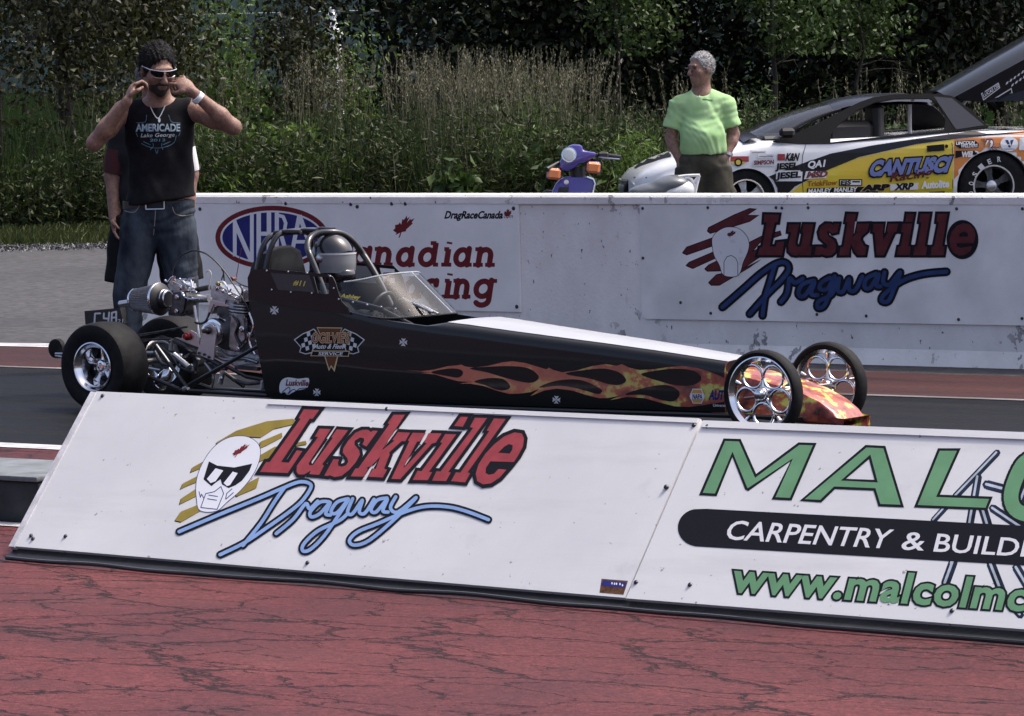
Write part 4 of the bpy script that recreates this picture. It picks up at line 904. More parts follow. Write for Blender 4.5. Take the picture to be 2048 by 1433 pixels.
for pts in ([(1300, 390), (1315, 420), (1300, 470), (1320, 480), (1310, 380)], [(1400, 470), (1440, 500), (1500, 520)], [(1370, 530), (1340, 590), (1330, 640)], [(1440, 590), (1500, 680), (1560, 830)]):
    q = MB(DF); q.tube([dpt(x, y, -.07) for x, y in curve(z1e(*pts), 3)], .0035, 6); q.build('wire', m_blackpl, drag, smooth=True)
disc('red_cap', 1395, 462, -.03, [(0, .013), (.01, .014), (.025, .012), (.03, 0)], mat('dull red plastic', (.10, .012, .012), .4))
disc('spark_plug_cap', 1305, 490, -.05, [(0, .010), (.04, .010), (.045, .004)], mat('brass', (.38, .32, .12), .35, metal=.9))
disc('breather', 1538, 770, -.10, [(0, .012), (.008, .012), (.012, .006)], m_grey := mat('white plastic', (.75, .75, .75), .4))
c0, c1 = np.array(dpt(*z1e((845, 1235))[0], -.16)), np.array(dpt(*z1e((945, 1105))[0], -.16)); ax_ = c1 - c0; ll = float(np.linalg.norm(ax_)); q = MB(DF)
q.lathe(c0, ax_, [(0, .012), (.004, .03), (.012, .036), (.02, .036), (.022, .034), (.026, .036), (ll * .6, .037), (ll * .75, .033), (ll * .85, .02), (ll, .016)], 26); q.build('chrome_bottle', m_chrome, drag, smooth=True)
for pts, t, r in (([(1215, 700), (1190, 760), (1150, 780), (1110, 770)], -.09, .006), ([(1380, 720), (1420, 780), (1400, 860), (1440, 940)], -.1, .007), ([(1500, 700), (1530, 800), (1500, 900), (1540, 1000)], -.11, .006), ([(1260, 1010), (1330, 1040), (1450, 1030), (1560, 1060)], -.12, .008), ([(1300, 960), (1360, 1010), (1480, 1000)], -.13, .005), ([(880, 960), (940, 1010), (1000, 1090), (1100, 1130)], -.17, .007), ([(820, 980), (870, 1060), (930, 1080)], -.19, .009), ([(1430, 500), (1450, 540), (1440, 580)], -.07, .006), ([(1380, 1180), (1480, 1210), (1600, 1200)], -.15, .009), ([(1180, 1060), (1240, 1150), (1230, 1240)], -.15, .008), ([(1260, 540), (1300, 480), (1330, 500), (1350, 560)], -.08, .006)):
    q = MB(DF); q.tube([dpt(x, y, t) for x, y in curve(z1e(*pts), 4)], r, 8); q.build('engine_pipe', [m_dchrome, m_blk_metal, m_chrome, m_dalu][int(r * 7000 + pts[0][0]) % 4], drag, smooth=True)
for x, y, t, r in ((1270, 520, -.08, .010), (1310, 545, -.08, .010), (1360, 570, -.08, .010), (1405, 595, -.08, .010), (1420, 960, -.1, .012), (1500, 860, -.085, .014), (1450, 820, -.10, .016), (1560, 900, -.08, .012), (1480, 1040, -.11, .012), (980, 690, -.062, .012), (985, 590, -.062, .014), (1010, 520, -.055, .012), (1090, 605, -.025, .012), (930, 900, -.11, .012), (1010, 1010, -.16, .012), (1090, 1080, -.16, .010), (1300, 1170, -.19, .010)):
    disc('bolt', x, y, t, [(0, r), (.006, r), (.009, r * .6), (.012, r * .55)], m_chrome, 10)
for x0, y0, x1, y1, t, th in ((1190, 1060, 1330, 1120, -.13, .02), (1390, 1080, 1560, 1120, -.12, .03), (1090, 1000, 1120, 1130, -.12, .02), (870, 1040, 920, 1090, -.15, .03), (1570, 1180, 1640, 1240, -.17, .02)):
    blk('chassis_bracket', [(x0, y0), (x1, y0 + (y1 - y0) * .35), (x1, y1), (x0, y0 + (y1 - y0) * .65)], t, t + th, m_dalu, .004)
# rear plate with letters and wheelie bar roller
wp = dplane(-.16); q = plate(fill([z1e((318, 690), (572, 667), (600, 778), (325, 785))]), wp, .04, MB()); q.build('rear_plate', m_blackpl, drag)
ltr = []
for p in ([(432, 706), (394, 708), (390, 775)], [(458, 706), (456, 742), (490, 745)], [(496, 700), (488, 775)], [(512, 775), (515, 702), (546, 694), (546, 770)], [(515, 738), (546, 735)]): ltr += stroke(z1e(*p), 3.4, n=6)
lay('plate_lettering', fill(ltr), wp, .004, P_grey, drag)
lay('plate_lettering', text_px('21', *z1e((556, 776), (594, 774), (557, 748)), bold=.01), wp, .004, P_grey, drag)
for t in (.0, .16):
    q = MB(DF); q.tube([(-.05, t + .02, .26), (-.62, t + .04, .25)], .009, 8); q.tube([(-.02, t + .02, .17), (-.62, t + .04, .24)], .008, 8); q.build('wheelie_bar', m_steel, drag, smooth=True)
s, z = sz(120, 697, .1); q = MB(DF); q.lathe((s, .06, z), (0, 1, 0), [(0, .038), (.004, .05), (.03, .052), (.034, .048), (.038, .038)], 28); q.build('wheelie_roller', m_tyre, drag, smooth=True)
# --- painted graphics on the body side
BS = Surf(body)
z9 = zz(780, 680, 2.8444)
top_ = [(88, 172), (180, 178), (250, 170), (330, 150), (390, 145), (405, 140), (430, 152), (480, 158), (560, 148), (640, 128), (700, 122), (770, 132), (830, 150), (890, 168), (905, 158), (930, 172), (980, 185), (1060, 175), (1150, 150), (1230, 138), (1290, 148), (1320, 138), (1360, 158), (1420, 172), (1500, 168), (1580, 156), (1660, 148), (1740, 158), (1820, 182), (1900, 215), (2012, 225)]
bot_ = [(2012, 350), (1900, 352), (1780, 372), (1700, 382), (1620, 378), (1540, 358), (1450, 332), (1350, 325), (1252, 343), (1330, 312), (1290, 322), (1240, 331), (1190, 332), (1110, 312), (1040, 289), (950, 278), (880, 288), (800, 320), (850, 278), (800, 298), (740, 306), (680, 308), (610, 290), (530, 262), (460, 250), (396, 248), (470, 240), (430, 238), (390, 236), (330, 220), (260, 198), (178, 188), (230, 186)]
lay('flame_graphic', fill([z9(*(top_ + bot_))], 9), BS, .004, m_flame, drag)
td = [[(235, 186), (300, 168), (370, 163), (408, 173), (416, 192), (392, 214), (330, 207)], [(455, 163), (560, 153), (700, 150), (790, 163), (838, 195), (846, 220), (815, 242), (760, 241), (660, 217), (560, 187)], [(480, 237), (560, 218), (640, 222), (678, 250), (682, 274), (650, 287), (600, 281), (540, 257)],
      [(1000, 194), (1100, 173), (1220, 164), (1300, 184), (1338, 214), (1340, 240), (1300, 257), (1240, 251), (1140, 221)], [(850, 272), (900, 246), (980, 228), (1060, 226), (1130, 242), (1200, 280), (1206, 297), (1180, 308), (1120, 291), (1030, 269), (950, 262)], [(1430, 198), (1500, 178), (1620, 164), (1720, 174), (1766, 204), (1768, 232), (1720, 258), (1640, 260), (1540, 237)], [(1340, 312), (1400, 286), (1500, 262), (1580, 258), (1638, 284), (1647, 318), (1612, 350), (1540, 341), (1450, 314)]]
for p in td: lay('flame_cutout', fill([z9(*curve(p, 4, True))], 9), BS, .007, m_blk_paint, drag)
P_cross = mat('silver sticker', (.62, .62, .63), .4)
P_gold = mat('pale gold print', (.62, .48, .26), .45); P_yel = mat('yellow print', (.70, .56, .12), .45); P_brown = mat('brown print', (.15, .06, .03), .5)
def cross(x, y, r):
    out = []
    for k in range(4):
        a = k * PI / 2 + .05; c_, s_ = math.cos(a), math.sin(a)
        out.append([(x + r * (c_ * u - s_ * v), y + r * (s_ * u + c_ * v)) for u, v in ((.08, -.08), (1, -.6), (.85, 0), (1, .6), (.08, .08))])
    return fill(out)
for x, y, r in ((549, 621, 8.5), (807, 685, 8), (634, 785, 7.5), (1113, 800, 8)): lay('cross_sticker', cross(x, y, r), BS, .004, P_cross, drag)
# shop logo
flag = [(386, 895), (450, 850), (500, 830), (530, 815), (555, 840), (545, 900), (520, 990), (470, 1000), (425, 985), (435, 950)]
flip = lambda P: [(1282 - x, y) for x, y in P][::-1]
lay('logo_flag', fill([z2e(*flag), z2e(*flip(flag))]), BS, .004, P_cross, drag)['kind'] = 'stuff'
lay('logo_flag_field', fill([z2e(*inset(flag, 7)), z2e(*inset(flip(flag), 7))]), BS, .007, P_black, drag)['kind'] = 'stuff'
ck = []
for i in range(4):
    for j in range(4):
        if (i + j) % 2 == 0:
            x, y = 432 + i * 24 + j * 5, 862 + j * 31 - i * 9
            if j == 0 and i == 0: continue
            p = [(x, y), (x + 24, y - 8), (x + 28, y + 20), (x + 5, y + 29)]; ck += [z2e(*p), z2e(*flip(p))]
lay('logo_checkers', fill(ck), BS, .010, P_cross, drag)['kind'] = 'stuff'
for nm, p, m_, lf in (('logo_top', [(552, 806), (738, 808), (712, 868), (578, 866)], P_gold, .010), ('logo_top', [(560, 812), (730, 814), (708, 862), (583, 860)], P_brown, .013), ('logo_foot', [(606, 1010), (708, 1010), (680, 1125), (655, 1090), (640, 1120)], P_gold, .010), ('logo_foot', [(616, 1014), (698, 1014), (674, 1100), (656, 1075), (642, 1100)], P_brown, .013), ('logo_bar', [(520, 972), (790, 974), (782, 1016), (508, 1012)], P_gold, .013), ('logo_bar', [(526, 979), (783, 980), (777, 1010), (516, 1007)], P_black, .016)):
    lay(nm, fill([z2e(*p)]), BS, lf, m_, drag)
for bd, m_, lf in ((.09, P_black, .016), (.055, P_gold, .018), (.0, P_red, .020)): lay('logo_lettering', text_px("OGILVIE'S", *z2e((520, 915), (785, 915), (525, 845)), bold=bd), BS, lf, m_, drag)
lay('logo_lettering', text_px('Auto & Fleet', *z2e((535, 958), (745, 958), (550, 925)), bold=.02), BS, .022, P_white, drag)
lay('logo_lettering', text_px('SERVICE', *z2e((566, 1005), (738, 1006), (572, 983)), bold=.02), BS, .020, P_white, drag)
lay('name_lettering', text_px('Ashley', *z2e((722, 590), (856, 604), (732, 565)), bold=.03), Surf(ws), .004, P_yel, drag)
lay('number_lettering', text_px('#11', *z2e((380, 502), (458, 512), (392, 466)), bold=.02), near, .012, P_yel, drag)
lay('number_lettering', text_px('#11', *z2e((872, 468), (918, 470), (872, 440)), bold=.0), far, .012, P_black, drag)
lay('strip_sticker', fill([z2e(*curve([(283, 1230), (300, 1185), (345, 1165), (420, 1175), (492, 1170), (490, 1225), (470, 1245), (400, 1262), (345, 1290), (320, 1270), (290, 1278)], 3, True))]), BS, .004, P_white, drag)
lay('strip_sticker_lettering', text_px('Luskville', *z2e((330, 1222), (488, 1226), (338, 1180)), bold=.03), BS, .007, P_maroon, drag)
lay('strip_sticker_script', fill(stroke(z2e(*curve([(305, 1270), (350, 1235), (360, 1260), (345, 1282), (385, 1250), (405, 1262), (430, 1245), (490, 1240)], 3)), 1.6)), BS, .007, P_blue, drag)
# parts store sticker
z4 = zz(1300, 640, 4.452)
hx = [(355, 680), (382, 613), (462, 615), (492, 682), (462, 747), (384, 745)]
lay('store_sticker', fill([z4(*hx)]), BS, .010, P_white, drag); lay('store_sticker', fill([z4(*inset(hx, 8))]), BS, .013, mat('orange print', (.62, .33, .08), .5), drag)
lay('store_sticker', fill([z4((362, 655), (485, 656), (485, 708), (362, 706))]), BS, .016, P_white, drag)
lay('store_lettering', text_px('NAPA', *z4((385, 704), (470, 705), (386, 660)), bold=.03), BS, .019, P_navy, drag)
lay('store_lettering', text_px('AUTO PARTS', *z4((528, 708), (905, 712), (540, 628)), bold=.05), BS, .010, P_navy, drag)
lay('store_lettering', text_px('Universal', *z4((565, 772), (680, 774), (566, 748)), bold=.015), BS, .010, P_white, drag)

# ================================================================== vegetation and far background
def cpos(lat, dep, z=0.0): return FH * dep + RT * lat + ZZ * z
def lat_of(px, dep): return (px - 1024) / FPX * dep
def z_of(px, py, dep): return float(at_depth(px, py, dep)[2])
def leafmat(name, c1, c2, c3, rough=.5, trl=.25):
    m = bpy.data.materials.new(name); m.use_nodes = True; n, L, b = nodes_of(m)
    g = n.new('ShaderNodeNewGeometry'); r = ramp(n, [(0., c1), (.55, c2), (1., c3)]); L.new(g.outputs['Random Per Island'], r.inputs[0])
    L.new(r.outputs[0], b.inputs['Base Color']); b.inputs['Roughness'].default_value = rough; b.inputs['Specular IOR Level'].default_value = .22
    out = n['Material Output']; t = n.new('ShaderNodeBsdfTranslucent'); L.new(r.outputs[0], t.inputs[0])
    ms = n.new('ShaderNodeMixShader'); ms.inputs[0].default_value = trl; L.new(b.outputs[0], ms.inputs[1]); L.new(t.outputs[0], ms.inputs[2]); L.new(ms.outputs[0], out.inputs[0])
    return m
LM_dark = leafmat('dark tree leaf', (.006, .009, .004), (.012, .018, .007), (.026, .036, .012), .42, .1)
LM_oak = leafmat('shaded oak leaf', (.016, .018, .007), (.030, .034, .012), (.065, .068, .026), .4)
LM_mid = leafmat('mid green leaf', (.018, .034, .009), (.036, .066, .016), (.075, .115, .03), .45)
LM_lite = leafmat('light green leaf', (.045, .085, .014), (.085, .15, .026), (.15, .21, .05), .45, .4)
LM_weed = leafmat('weed leaf', (.009, .014, .005), (.022, .034, .009), (.070, .082, .026), .5)
LM_straw = leafmat('dry grass straw', (.05, .05, .028), (.125, .12, .072), (.34, .32, .22), .6, .3)
LM_grass = leafmat('verge grass', (.02, .032, .008), (.042, .058, .014), (.09, .10, .032), .6)
m_bark = mat('dark bark', (.022, .018, .014), .9, var=.4, vscale=18, bump=.6, bscale=30, stretch=(1, 1, .25))
def leaf_arrays(C, D, size, wid, fold=.25):
    """diamond leaves: C centres (n,3), D directions (n,3) unit, size (n,), two triangles with a fold -> quads of 4 verts"""
    k = len(C); up = rng.normal(size=(k, 3)); side = np.cross(D, up); side /= (np.linalg.norm(side, axis=1, keepdims=True) + 1e-9); nn = np.cross(D, side)
    s = size[:, None]; w = s * wid
    V = np.stack([C - D * s * .5, C + side * w * .5 + nn * w * fold - D * s * .05, C + D * s * .5, C - side * w * .5 + nn * w * fold - D * s * .05], 1).reshape(-1, 3)
    i = np.arange(k)[:, None] * 4
    F = np.concatenate([i + np.array([[0, 1, 2]]), i + np.array([[0, 2, 3]])], 1).reshape(-1, 3)
    return V, F
def join(lst):
    V, F, o = [], [], 0
    for v, f in lst: V.append(v); F.append(f + o); o += len(v)
    return np.concatenate(V), np.concatenate(F)
def unit(a): return a / (np.linalg.norm(a, axis=-1, keepdims=True) + 1e-9)
def limbs(base, top, nb, spread, r0, lo=.35):
    """tapered trunk with crooked limbs; returns MB and twig end points"""
    q = MB(); base, top = np.array(base, float), np.array(top, float); pts = []; k = 7
    for i in range(k + 1):
        t = i / k; pts.append(base + (top - base) * t + np.array((rng.normal(), rng.normal(), 0)) * .05 * t)
    q.tube(pts, [r0 * (1 - .8 * i / k) * (1.25 if i == 0 else 1) for i in range(k + 1)], 9)
    ends = []
    for j in range(nb):
        t = lo + (1 - lo) * rng.random(); p = base + (top - base) * t; a = rng.random() * 2 * PI
        d = np.array((math.cos(a), math.sin(a), .35 + .5 * rng.random())); L_ = spread * (1.15 - .55 * t) * (.7 + .6 * rng.random())
        b_ = [p]
        for i in range(4): d = d + rng.normal(size=3) * .22; d = d / np.linalg.norm(d); b_.append(b_[-1] + d * L_ / 4)
        rr = r0 * (1 - .8 * t) * .5; q.tube(b_, [rr, rr * .75, rr * .5, rr * .3, rr * .12], 6); ends += b_[2:]
        for i in (2, 3):
            e = b_[i] + unit(rng.normal(size=3) + d) * L_ * .3; q.tube([b_[i], e], [rr * .35, rr * .08], 5); ends.append(e)
    return q, np.array(ends)
def tree(name, label, lat, dep, h, nl, spread, leaf, size, r0, wid=.55, nb=18, lo=.3, lean=(0, 0), clump=.32, trunk_top=.95, droop=0.0, zmin=None, cat='tree', group=None, wide=(1, 1)):
    b_ = cpos(lat, dep); root = empty(name, tuple(b_), label, cat, group)
    q, ends = limbs(b_, b_ + RT * lean[0] + FH * lean[1] + ZZ * h * trunk_top, nb, spread, r0, lo); q.build('trunk', m_bark, root, smooth=True)
    c = ends[rng.integers(0, len(ends), nl)] + rng.normal(size=(nl, 3)) * clump * np.array((1, 1, .8))
    if droop: c[:, 2] -= droop * rng.random(nl)
    if zmin is not None: c = c[c[:, 2] > zmin]
    D = unit(rng.normal(size=(len(c), 3)) + np.array((0, 0, -.5))); V, F = leaf_arrays(c, D, size * (.6 + .8 * rng.random(len(c))), wid)
    big_mesh('crown', V, F, leaf, root); return root
# trees (a crown of separate leaves each)
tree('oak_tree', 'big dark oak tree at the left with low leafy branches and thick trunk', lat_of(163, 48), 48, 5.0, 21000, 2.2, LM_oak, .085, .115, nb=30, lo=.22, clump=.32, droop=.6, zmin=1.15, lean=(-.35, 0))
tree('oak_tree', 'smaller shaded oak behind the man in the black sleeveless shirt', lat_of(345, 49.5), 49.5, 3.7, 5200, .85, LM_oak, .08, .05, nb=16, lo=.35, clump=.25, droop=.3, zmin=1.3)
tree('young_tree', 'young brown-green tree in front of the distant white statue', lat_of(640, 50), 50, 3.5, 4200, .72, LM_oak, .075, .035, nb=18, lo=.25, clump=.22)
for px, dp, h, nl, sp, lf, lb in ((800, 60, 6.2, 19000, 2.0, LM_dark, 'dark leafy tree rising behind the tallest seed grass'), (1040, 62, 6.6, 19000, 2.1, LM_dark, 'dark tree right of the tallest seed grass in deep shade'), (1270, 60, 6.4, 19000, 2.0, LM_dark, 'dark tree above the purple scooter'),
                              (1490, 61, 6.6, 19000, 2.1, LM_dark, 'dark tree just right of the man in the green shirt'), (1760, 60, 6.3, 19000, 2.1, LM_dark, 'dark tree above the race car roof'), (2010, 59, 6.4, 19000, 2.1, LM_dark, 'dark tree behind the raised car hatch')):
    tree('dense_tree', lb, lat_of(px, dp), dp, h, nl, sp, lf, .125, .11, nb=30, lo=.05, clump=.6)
tree('leafy_tree', 'tree with sunlit hanging leaves above the man in the green shirt', lat_of(1560, 53.5), 53.5, 3.6, 3600, .95, LM_mid, .085, .05, nb=18, lo=.45, clump=.20, droop=.35, zmin=1.75)
tree('leafy_tree', 'small tree with bright leaves between green-shirted man and seed grass', lat_of(1250, 55), 55, 3.5, 1700, .8, LM_mid, .09, .04, nb=11, lo=.5, clump=.18, droop=.3, zmin=1.8)
tree('leafy_tree', 'leafy tree over the windscreen of the race car', lat_of(1730, 54.5), 54.5, 3.3, 2300, .8, LM_mid, .085, .04, nb=12, lo=.45, clump=.2, droop=.3, zmin=1.7)
# bushes
def bush(name, label, px, dep, h, w, nl, leaf, size, wid=.4, z0=0.0, group='bushes in the roadside weeds'):
    b_ = cpos(lat_of(px, dep), dep); root = empty(name, tuple(b_), label, 'bush', group)
    q = MB(); ends = []
    for k in range(9):
        a = rng.random() * 2 * PI; e = b_ + np.array((math.cos(a), math.sin(a), 0)) * w * .5 * rng.random() + ZZ * h * (.6 + .4 * rng.random()); q.tube([b_, (b_ + e) / 2 + rng.normal(size=3) * .05, e], [.012, .008, .003], 5); ends += [(b_ + e) / 2 + ZZ * h * .1, e, b_ * .3 + e * .7]
    q.build('stems', m_bark, root, smooth=True); ends = np.array(ends)
    c = ends[rng.integers(0, len(ends), nl)] + rng.normal(size=(nl, 3)) * np.array((w * .2, w * .2, h * .13))
    c = c[c[:, 2] > .02]; D = unit(rng.normal(size=(len(c), 3)) + np.array((0, 0, .25))); V, F = leaf_arrays(c, D, size * (.5 + rng.random(len(c))), wid)
    big_mesh('foliage', V, F, leaf, root)
bush('bush', 'bright green bush in front of the distant hill', 455, 56, 2.75, 1.1, 2600, LM_lite, .08)
bush('bush', 'tall green bush below the white statue', 690, 51, 2.05, .9, 2400, LM_lite, .07)
bush('bush', 'light green shrub in the weeds left of the purple scooter', 985, 47, 1.25, .62, 1300, LM_lite, .075, .22)
bush('bush', 'yellow-green shrub above the purple scooter', 1075, 47.5, 1.35, .5, 1000, LM_lite, .07, .2)
bush('bush', 'feathery green shrub left of the man in the green shirt', 1275, 44.5, .95, .5, 1000, LM_lite, .08, .18)
bush('bush', 'green shrub in the weeds right of the man on the phone', 560, 46, 1.0, .8, 1300, LM_mid, .07, .3)
bush('bush', 'low broad-leaved plant just above the wall top in the middle', 930, 44, .62, .4, 300, LM_mid, .13, .6)
bush('bush', 'green shrub in the weeds left of the broad-leaved plant', 780, 46, 1.1, .7, 1200, LM_mid, .07, .3)
bush('bush', 'yellowish bush between the green-shirted man and the windscreen', 1520, 46.5, 1.25, .9, 1700, LM_mid, .07, .3)
# weeds: one mass nobody could count
topy = [(0, 180), (200, 195), (420, 205), (520, 205), (640, 175), (760, 165), (900, 150), (1050, 150), (1200, 165), (1330, 180), (1500, 205), (1700, 215), (2048, 215), (2500, 215)]
def top_h(px, dep): return np.array([z_of(x, np.interp(x, [a for a, _ in topy], [b_ for _, b_ in topy]), d) for x, d in zip(px, dep)])
parts_leaf, parts_straw, parts_stem = [], [], []
ns = 3000
dep = 45.2 + 6.5 * rng.random(ns) ** 1.3; pxs = -350 + 2800 * rng.random(ns)
clump_ = np.array([.72 + .55 * noise.noise((x * .0075, d * .7, 3.3)) for x, d in zip(pxs, dep)]); hh = top_h(pxs, dep) * (.4 + .55 * rng.random(ns)) * np.clip(clump_, .35, 1.15); base = np.array([cpos(lat_of(x, d), d) for x, d in zip(pxs, dep)])
lean = rng.normal(size=(ns, 3)) * .12; lean[:, 2] = 0
tip = base + lean * hh[:, None] + np.array((0, 0, 1.)) * hh[:, None]
def stems(base, tip, r):
    d = unit(tip - base); s = unit(np.cross(d, FH)); mid = (base + tip) / 2 + rng.normal(size=base.shape) * .015
    V = np.stack([base - s * r, base + s * r, mid + s * r * .8, mid - s * r * .8, tip + s * r * .3, tip - s * r * .3], 1).reshape(-1, 3); i = np.arange(len(base))[:, None] * 6
    return V, np.concatenate([i + np.array([[0, 1, 2]]), i + np.array([[0, 2, 3]]), i + np.array([[3, 2, 4]]), i + np.array([[3, 4, 5]])], 1).reshape(-1, 3)
parts_leaf.append(stems(base, tip, .004))
for k in range(30):
    t = .12 + .9 * rng.random(ns); c = base + (tip - base) * np.minimum(t, 1)[:, None] + rng.normal(size=(ns, 3)) * np.array((.035, .035, .02))
    a = rng.random(ns) * 2 * PI; D = unit(np.stack([np.cos(a), np.sin(a), rng.normal(size=ns) * .5 + .15], 1)); parts_leaf.append(leaf_arrays(c + D * .04, D, .065 + .07 * rng.random(ns), .24))
und = {0: [], 1: [], 2: []}
for k in range(400):
    d = 45.3 + 5.0 * rng.random() ** 1.4; x = -350 + 2800 * rng.random(); ht = float(top_h([x], [d])[0]) * (.25 + .6 * rng.random()); w_ = .16 + .26 * rng.random(); c0 = cpos(lat_of(x, d), d); nl = int(170 + 150 * rng.random()); sz_ = .05 + .07 * rng.random()
    c = c0 + np.stack([rng.normal(size=nl) * w_, rng.normal(size=nl) * w_, ht * (.15 + .85 * rng.random(nl) ** .8)], 1); c[:, :2] += (rng.normal(size=2) * .12)[None] * (c[:, 2:] / max(ht, .1)); D = unit(rng.normal(size=(nl, 3)) + np.array((0, 0, .35 - .7 * (k % 2))))
    und[int(rng.choice([0, 0, 0, 1, 1, 2]))].append(leaf_arrays(c, D, sz_ * (.6 + .8 * rng.random(nl)), (.12 + .22 * rng.random()) if k % 4 else .5))
for k, (m_, lb) in enumerate(((LM_weed, 'dark leafy undergrowth among the roadside weeds'), (LM_mid, 'mid green leafy undergrowth among the roadside weeds'), (LM_lite, 'bright green leafy tufts among the roadside weeds'))):
    V, F = join(und[k]); tag(big_mesh('undergrowth', V, F, m_), lb, 'weeds', kind='stuff')
V, F = join(parts_leaf); tag(big_mesh('tall_weeds', V, F, LM_weed), 'mass of tall dark green weeds along the roadside behind the wall', 'weeds', kind='stuff')
# seed grass: pale stalks with feathery heads
ng = 1500
cl = np.concatenate([rng.normal(900, 200, 26), -250 + 2600 * rng.random(34)]); pick = rng.integers(0, 60, ng); pxs = cl[pick] + rng.normal(size=ng) * 34; dep = 45.5 + 4.5 * rng.random(ng); clh = (.62 + .5 * rng.random(60))[pick]
hh = top_h(pxs, dep) * (.72 + .42 * rng.random(ng)) * clh * 1.25 + np.where(np.abs(pxs - 900) < 260, .26, 0) * rng.random(ng)
hh = np.minimum(hh, np.array([z_of(x, 88, d) for x, d in zip(pxs, dep)]) * (.8 + .2 * rng.random(ng))); base = np.array([cpos(lat_of(x, d), d) for x, d in zip(pxs, dep)]); lean = rng.normal(size=(ng, 3)) * .13; lean[:, 2] = 0; tip = base + (lean + np.array((0, 0, 1.))) * hh[:, None]
parts_straw.append(stems(base, tip, .0028))
for k in range(16):
    t = rng.random(ng) * .16; c = tip - (tip - base) * t[:, None] + rng.normal(size=(ng, 3)) * (.004 + .09 * t[:, None]); D = unit(np.array((0, 0, 1.)) + rng.normal(size=(ng, 3)) * .35); parts_straw.append(leaf_arrays(c, D, .022 + .022 * rng.random(ng), .3))
nb_ = 12000; pxs = -250 + 2600 * rng.random(nb_); dep = 45.3 + 3.5 * rng.random(nb_); hb = top_h(pxs, dep) * (.35 + .5 * rng.random(nb_)); base = np.array([cpos(lat_of(x, d), d) for x, d in zip(pxs, dep)])
lean = rng.normal(size=(nb_, 3)) * .22; lean[:, 2] = 0; sel = rng.random(nb_) < .2
tipb = base + (lean + np.array((0, 0, 1.))) * hb[:, None]; base = base + (tipb - base) * .35
parts_straw.append(stems(base[sel], tipb[sel], .0026))
V, F = join(parts_straw); tag(big_mesh('seed_grass', V, F, LM_straw), 'pale dry seed grass standing tall among the roadside weeds', 'grass', kind='stuff')
V, F = stems(base[~sel], tipb[~sel], .0045); tag(big_mesh('green_blades', V, F, LM_mid), 'long green grass blades among the roadside weeds', 'grass', kind='stuff')
# verge: gravel edge and short grass
m_verge = mat('dark verge soil', (.03, .028, .02), .95, var=.4, vscale=6, bump=.6, bscale=30, spec=0)
o = mesh_obj('verge', [cpos(a, d, .004) for a, d in ((-30, 41.6), (30, 41.6), (30, 70), (-30, 70))], [(0, 1, 2, 3)], m_verge); tag(o, None, kind='structure')
ngv = 9000; P = np.stack([-9 + 9.5 * rng.random(ngv), 40.6 + 1.7 * rng.random(ngv) ** .7], 1); c = FH * P[:, 1:2] + RT * P[:, 0:1] + ZZ * .012
D = unit(rng.normal(size=(ngv, 3)) * np.array((1, 1, .3))); V, F = leaf_arrays(c, D, .012 + .028 * rng.random(ngv), .9, .6); LM_stone = leafmat('gravel', (.04, .04, .042), (.12, .118, .12), (.28, .275, .27), .9, 0)
tag(big_mesh('gravel', V, F, LM_stone), 'loose grey gravel along the far road edge', 'gravel', kind='stuff')
nv = 26000; la = -9 + 9.5 * rng.random(nv); de = 41.9 + 4.6 * rng.random(nv); b_ = FH * de[:, None] + RT * la[:, None]; hgt = .05 + .09 * rng.random(nv); lean = rng.normal(size=(nv, 3)) * .5; lean[:, 2] = 0
V, F = stems(b_, b_ + (lean + ZZ) * hgt[:, None], .006); tag(big_mesh('verge_grass', V, F, LM_grass), 'short grass strip beside the far road at left', 'grass', kind='stuff')
# thin post at the far left
r0 = cpos(lat_of(13, 46), 46); q = MB(); q.tube([r0, r0 + ZZ * z_of(13, 148, 46)], .022, 8); o = q.build('fence_post', m_bark, None, smooth=True); tag(o, 'thin dark post in the weeds at the far left', 'post')
# far hill, power lines, statue
m_hill = mat('far wooded hillside', (.012, .021, .022), .95, col2=(.030, .046, .047), vscale=.22, bump=.8, bscale=.4, spec=0)  # blue of the distant air put into the woodland colour
Vh, Fh = [], []; nx, ny = 70, 16
for j in range(ny):
    for i in range(nx):
        la, de = -420 + i * 12.2, 420 + j * 22; zz_ = max(0, 95 * (1 - ((j - 10) / 11.0) ** 2)) * (.75 + .35 * noise.noise((la * .006, de * .006, 1))) + 2.2 * noise.noise((la * .09, de * .09, 3)); Vh.append(cpos(la, de, zz_ if j else -1))
for j in range(ny - 1):
    for i in range(nx - 1): Fh.append((j * nx + i, j * nx + i + 1, (j + 1) * nx + i + 1, (j + 1) * nx + i))
o = mesh_obj('hill', Vh, Fh, m_hill, smooth=True); tag(o, None, kind='structure')
o = mesh_obj('far_field', [cpos(a, d, .02) for a, d in ((-300, 62), (300, 62), (300, 425), (-300, 425))], [(0, 1, 2, 3)], mat('far meadow', (.006, .012, .004), .95, var=.4, vscale=.3, spec=0)); tag(o, None, kind='structure')
m_wire = mat('pale overhead wire', (.45, .47, .48), .5)
for y_, lb in ((28, 'upper of two pale power lines crossing the hillside'), (78, 'lower of two pale power lines crossing the hillside')):
    pts = [cpos(la, 150, z_of(480, y_, 150) + .0009 * (la + 9) ** 2) for la in np.linspace(-60, 60, 30)]; q = MB(); q.tube(pts, .012, 5); tag(q.build('power_line', m_wire), lb, 'power line')
sb = cpos(lat_of(680, 120), 120); zb_ = z_of(680, 72, 120); q = MB(); m_st = mat('white painted stone', (.72, .73, .74), .6, var=.08, vscale=5)
stt = empty('statue', tuple(sb), 'distant white statue on a pedestal seen between the trees', 'statue')
q.lathe(sb, (0, 0, 1), [(0, .3), (zb_ - .1, .24), (zb_ - .1, .32), (zb_ + .12, .32), (zb_ + .12, .22), (zb_ + .2, .2)], 12); q.build('pedestal', m_st, stt)
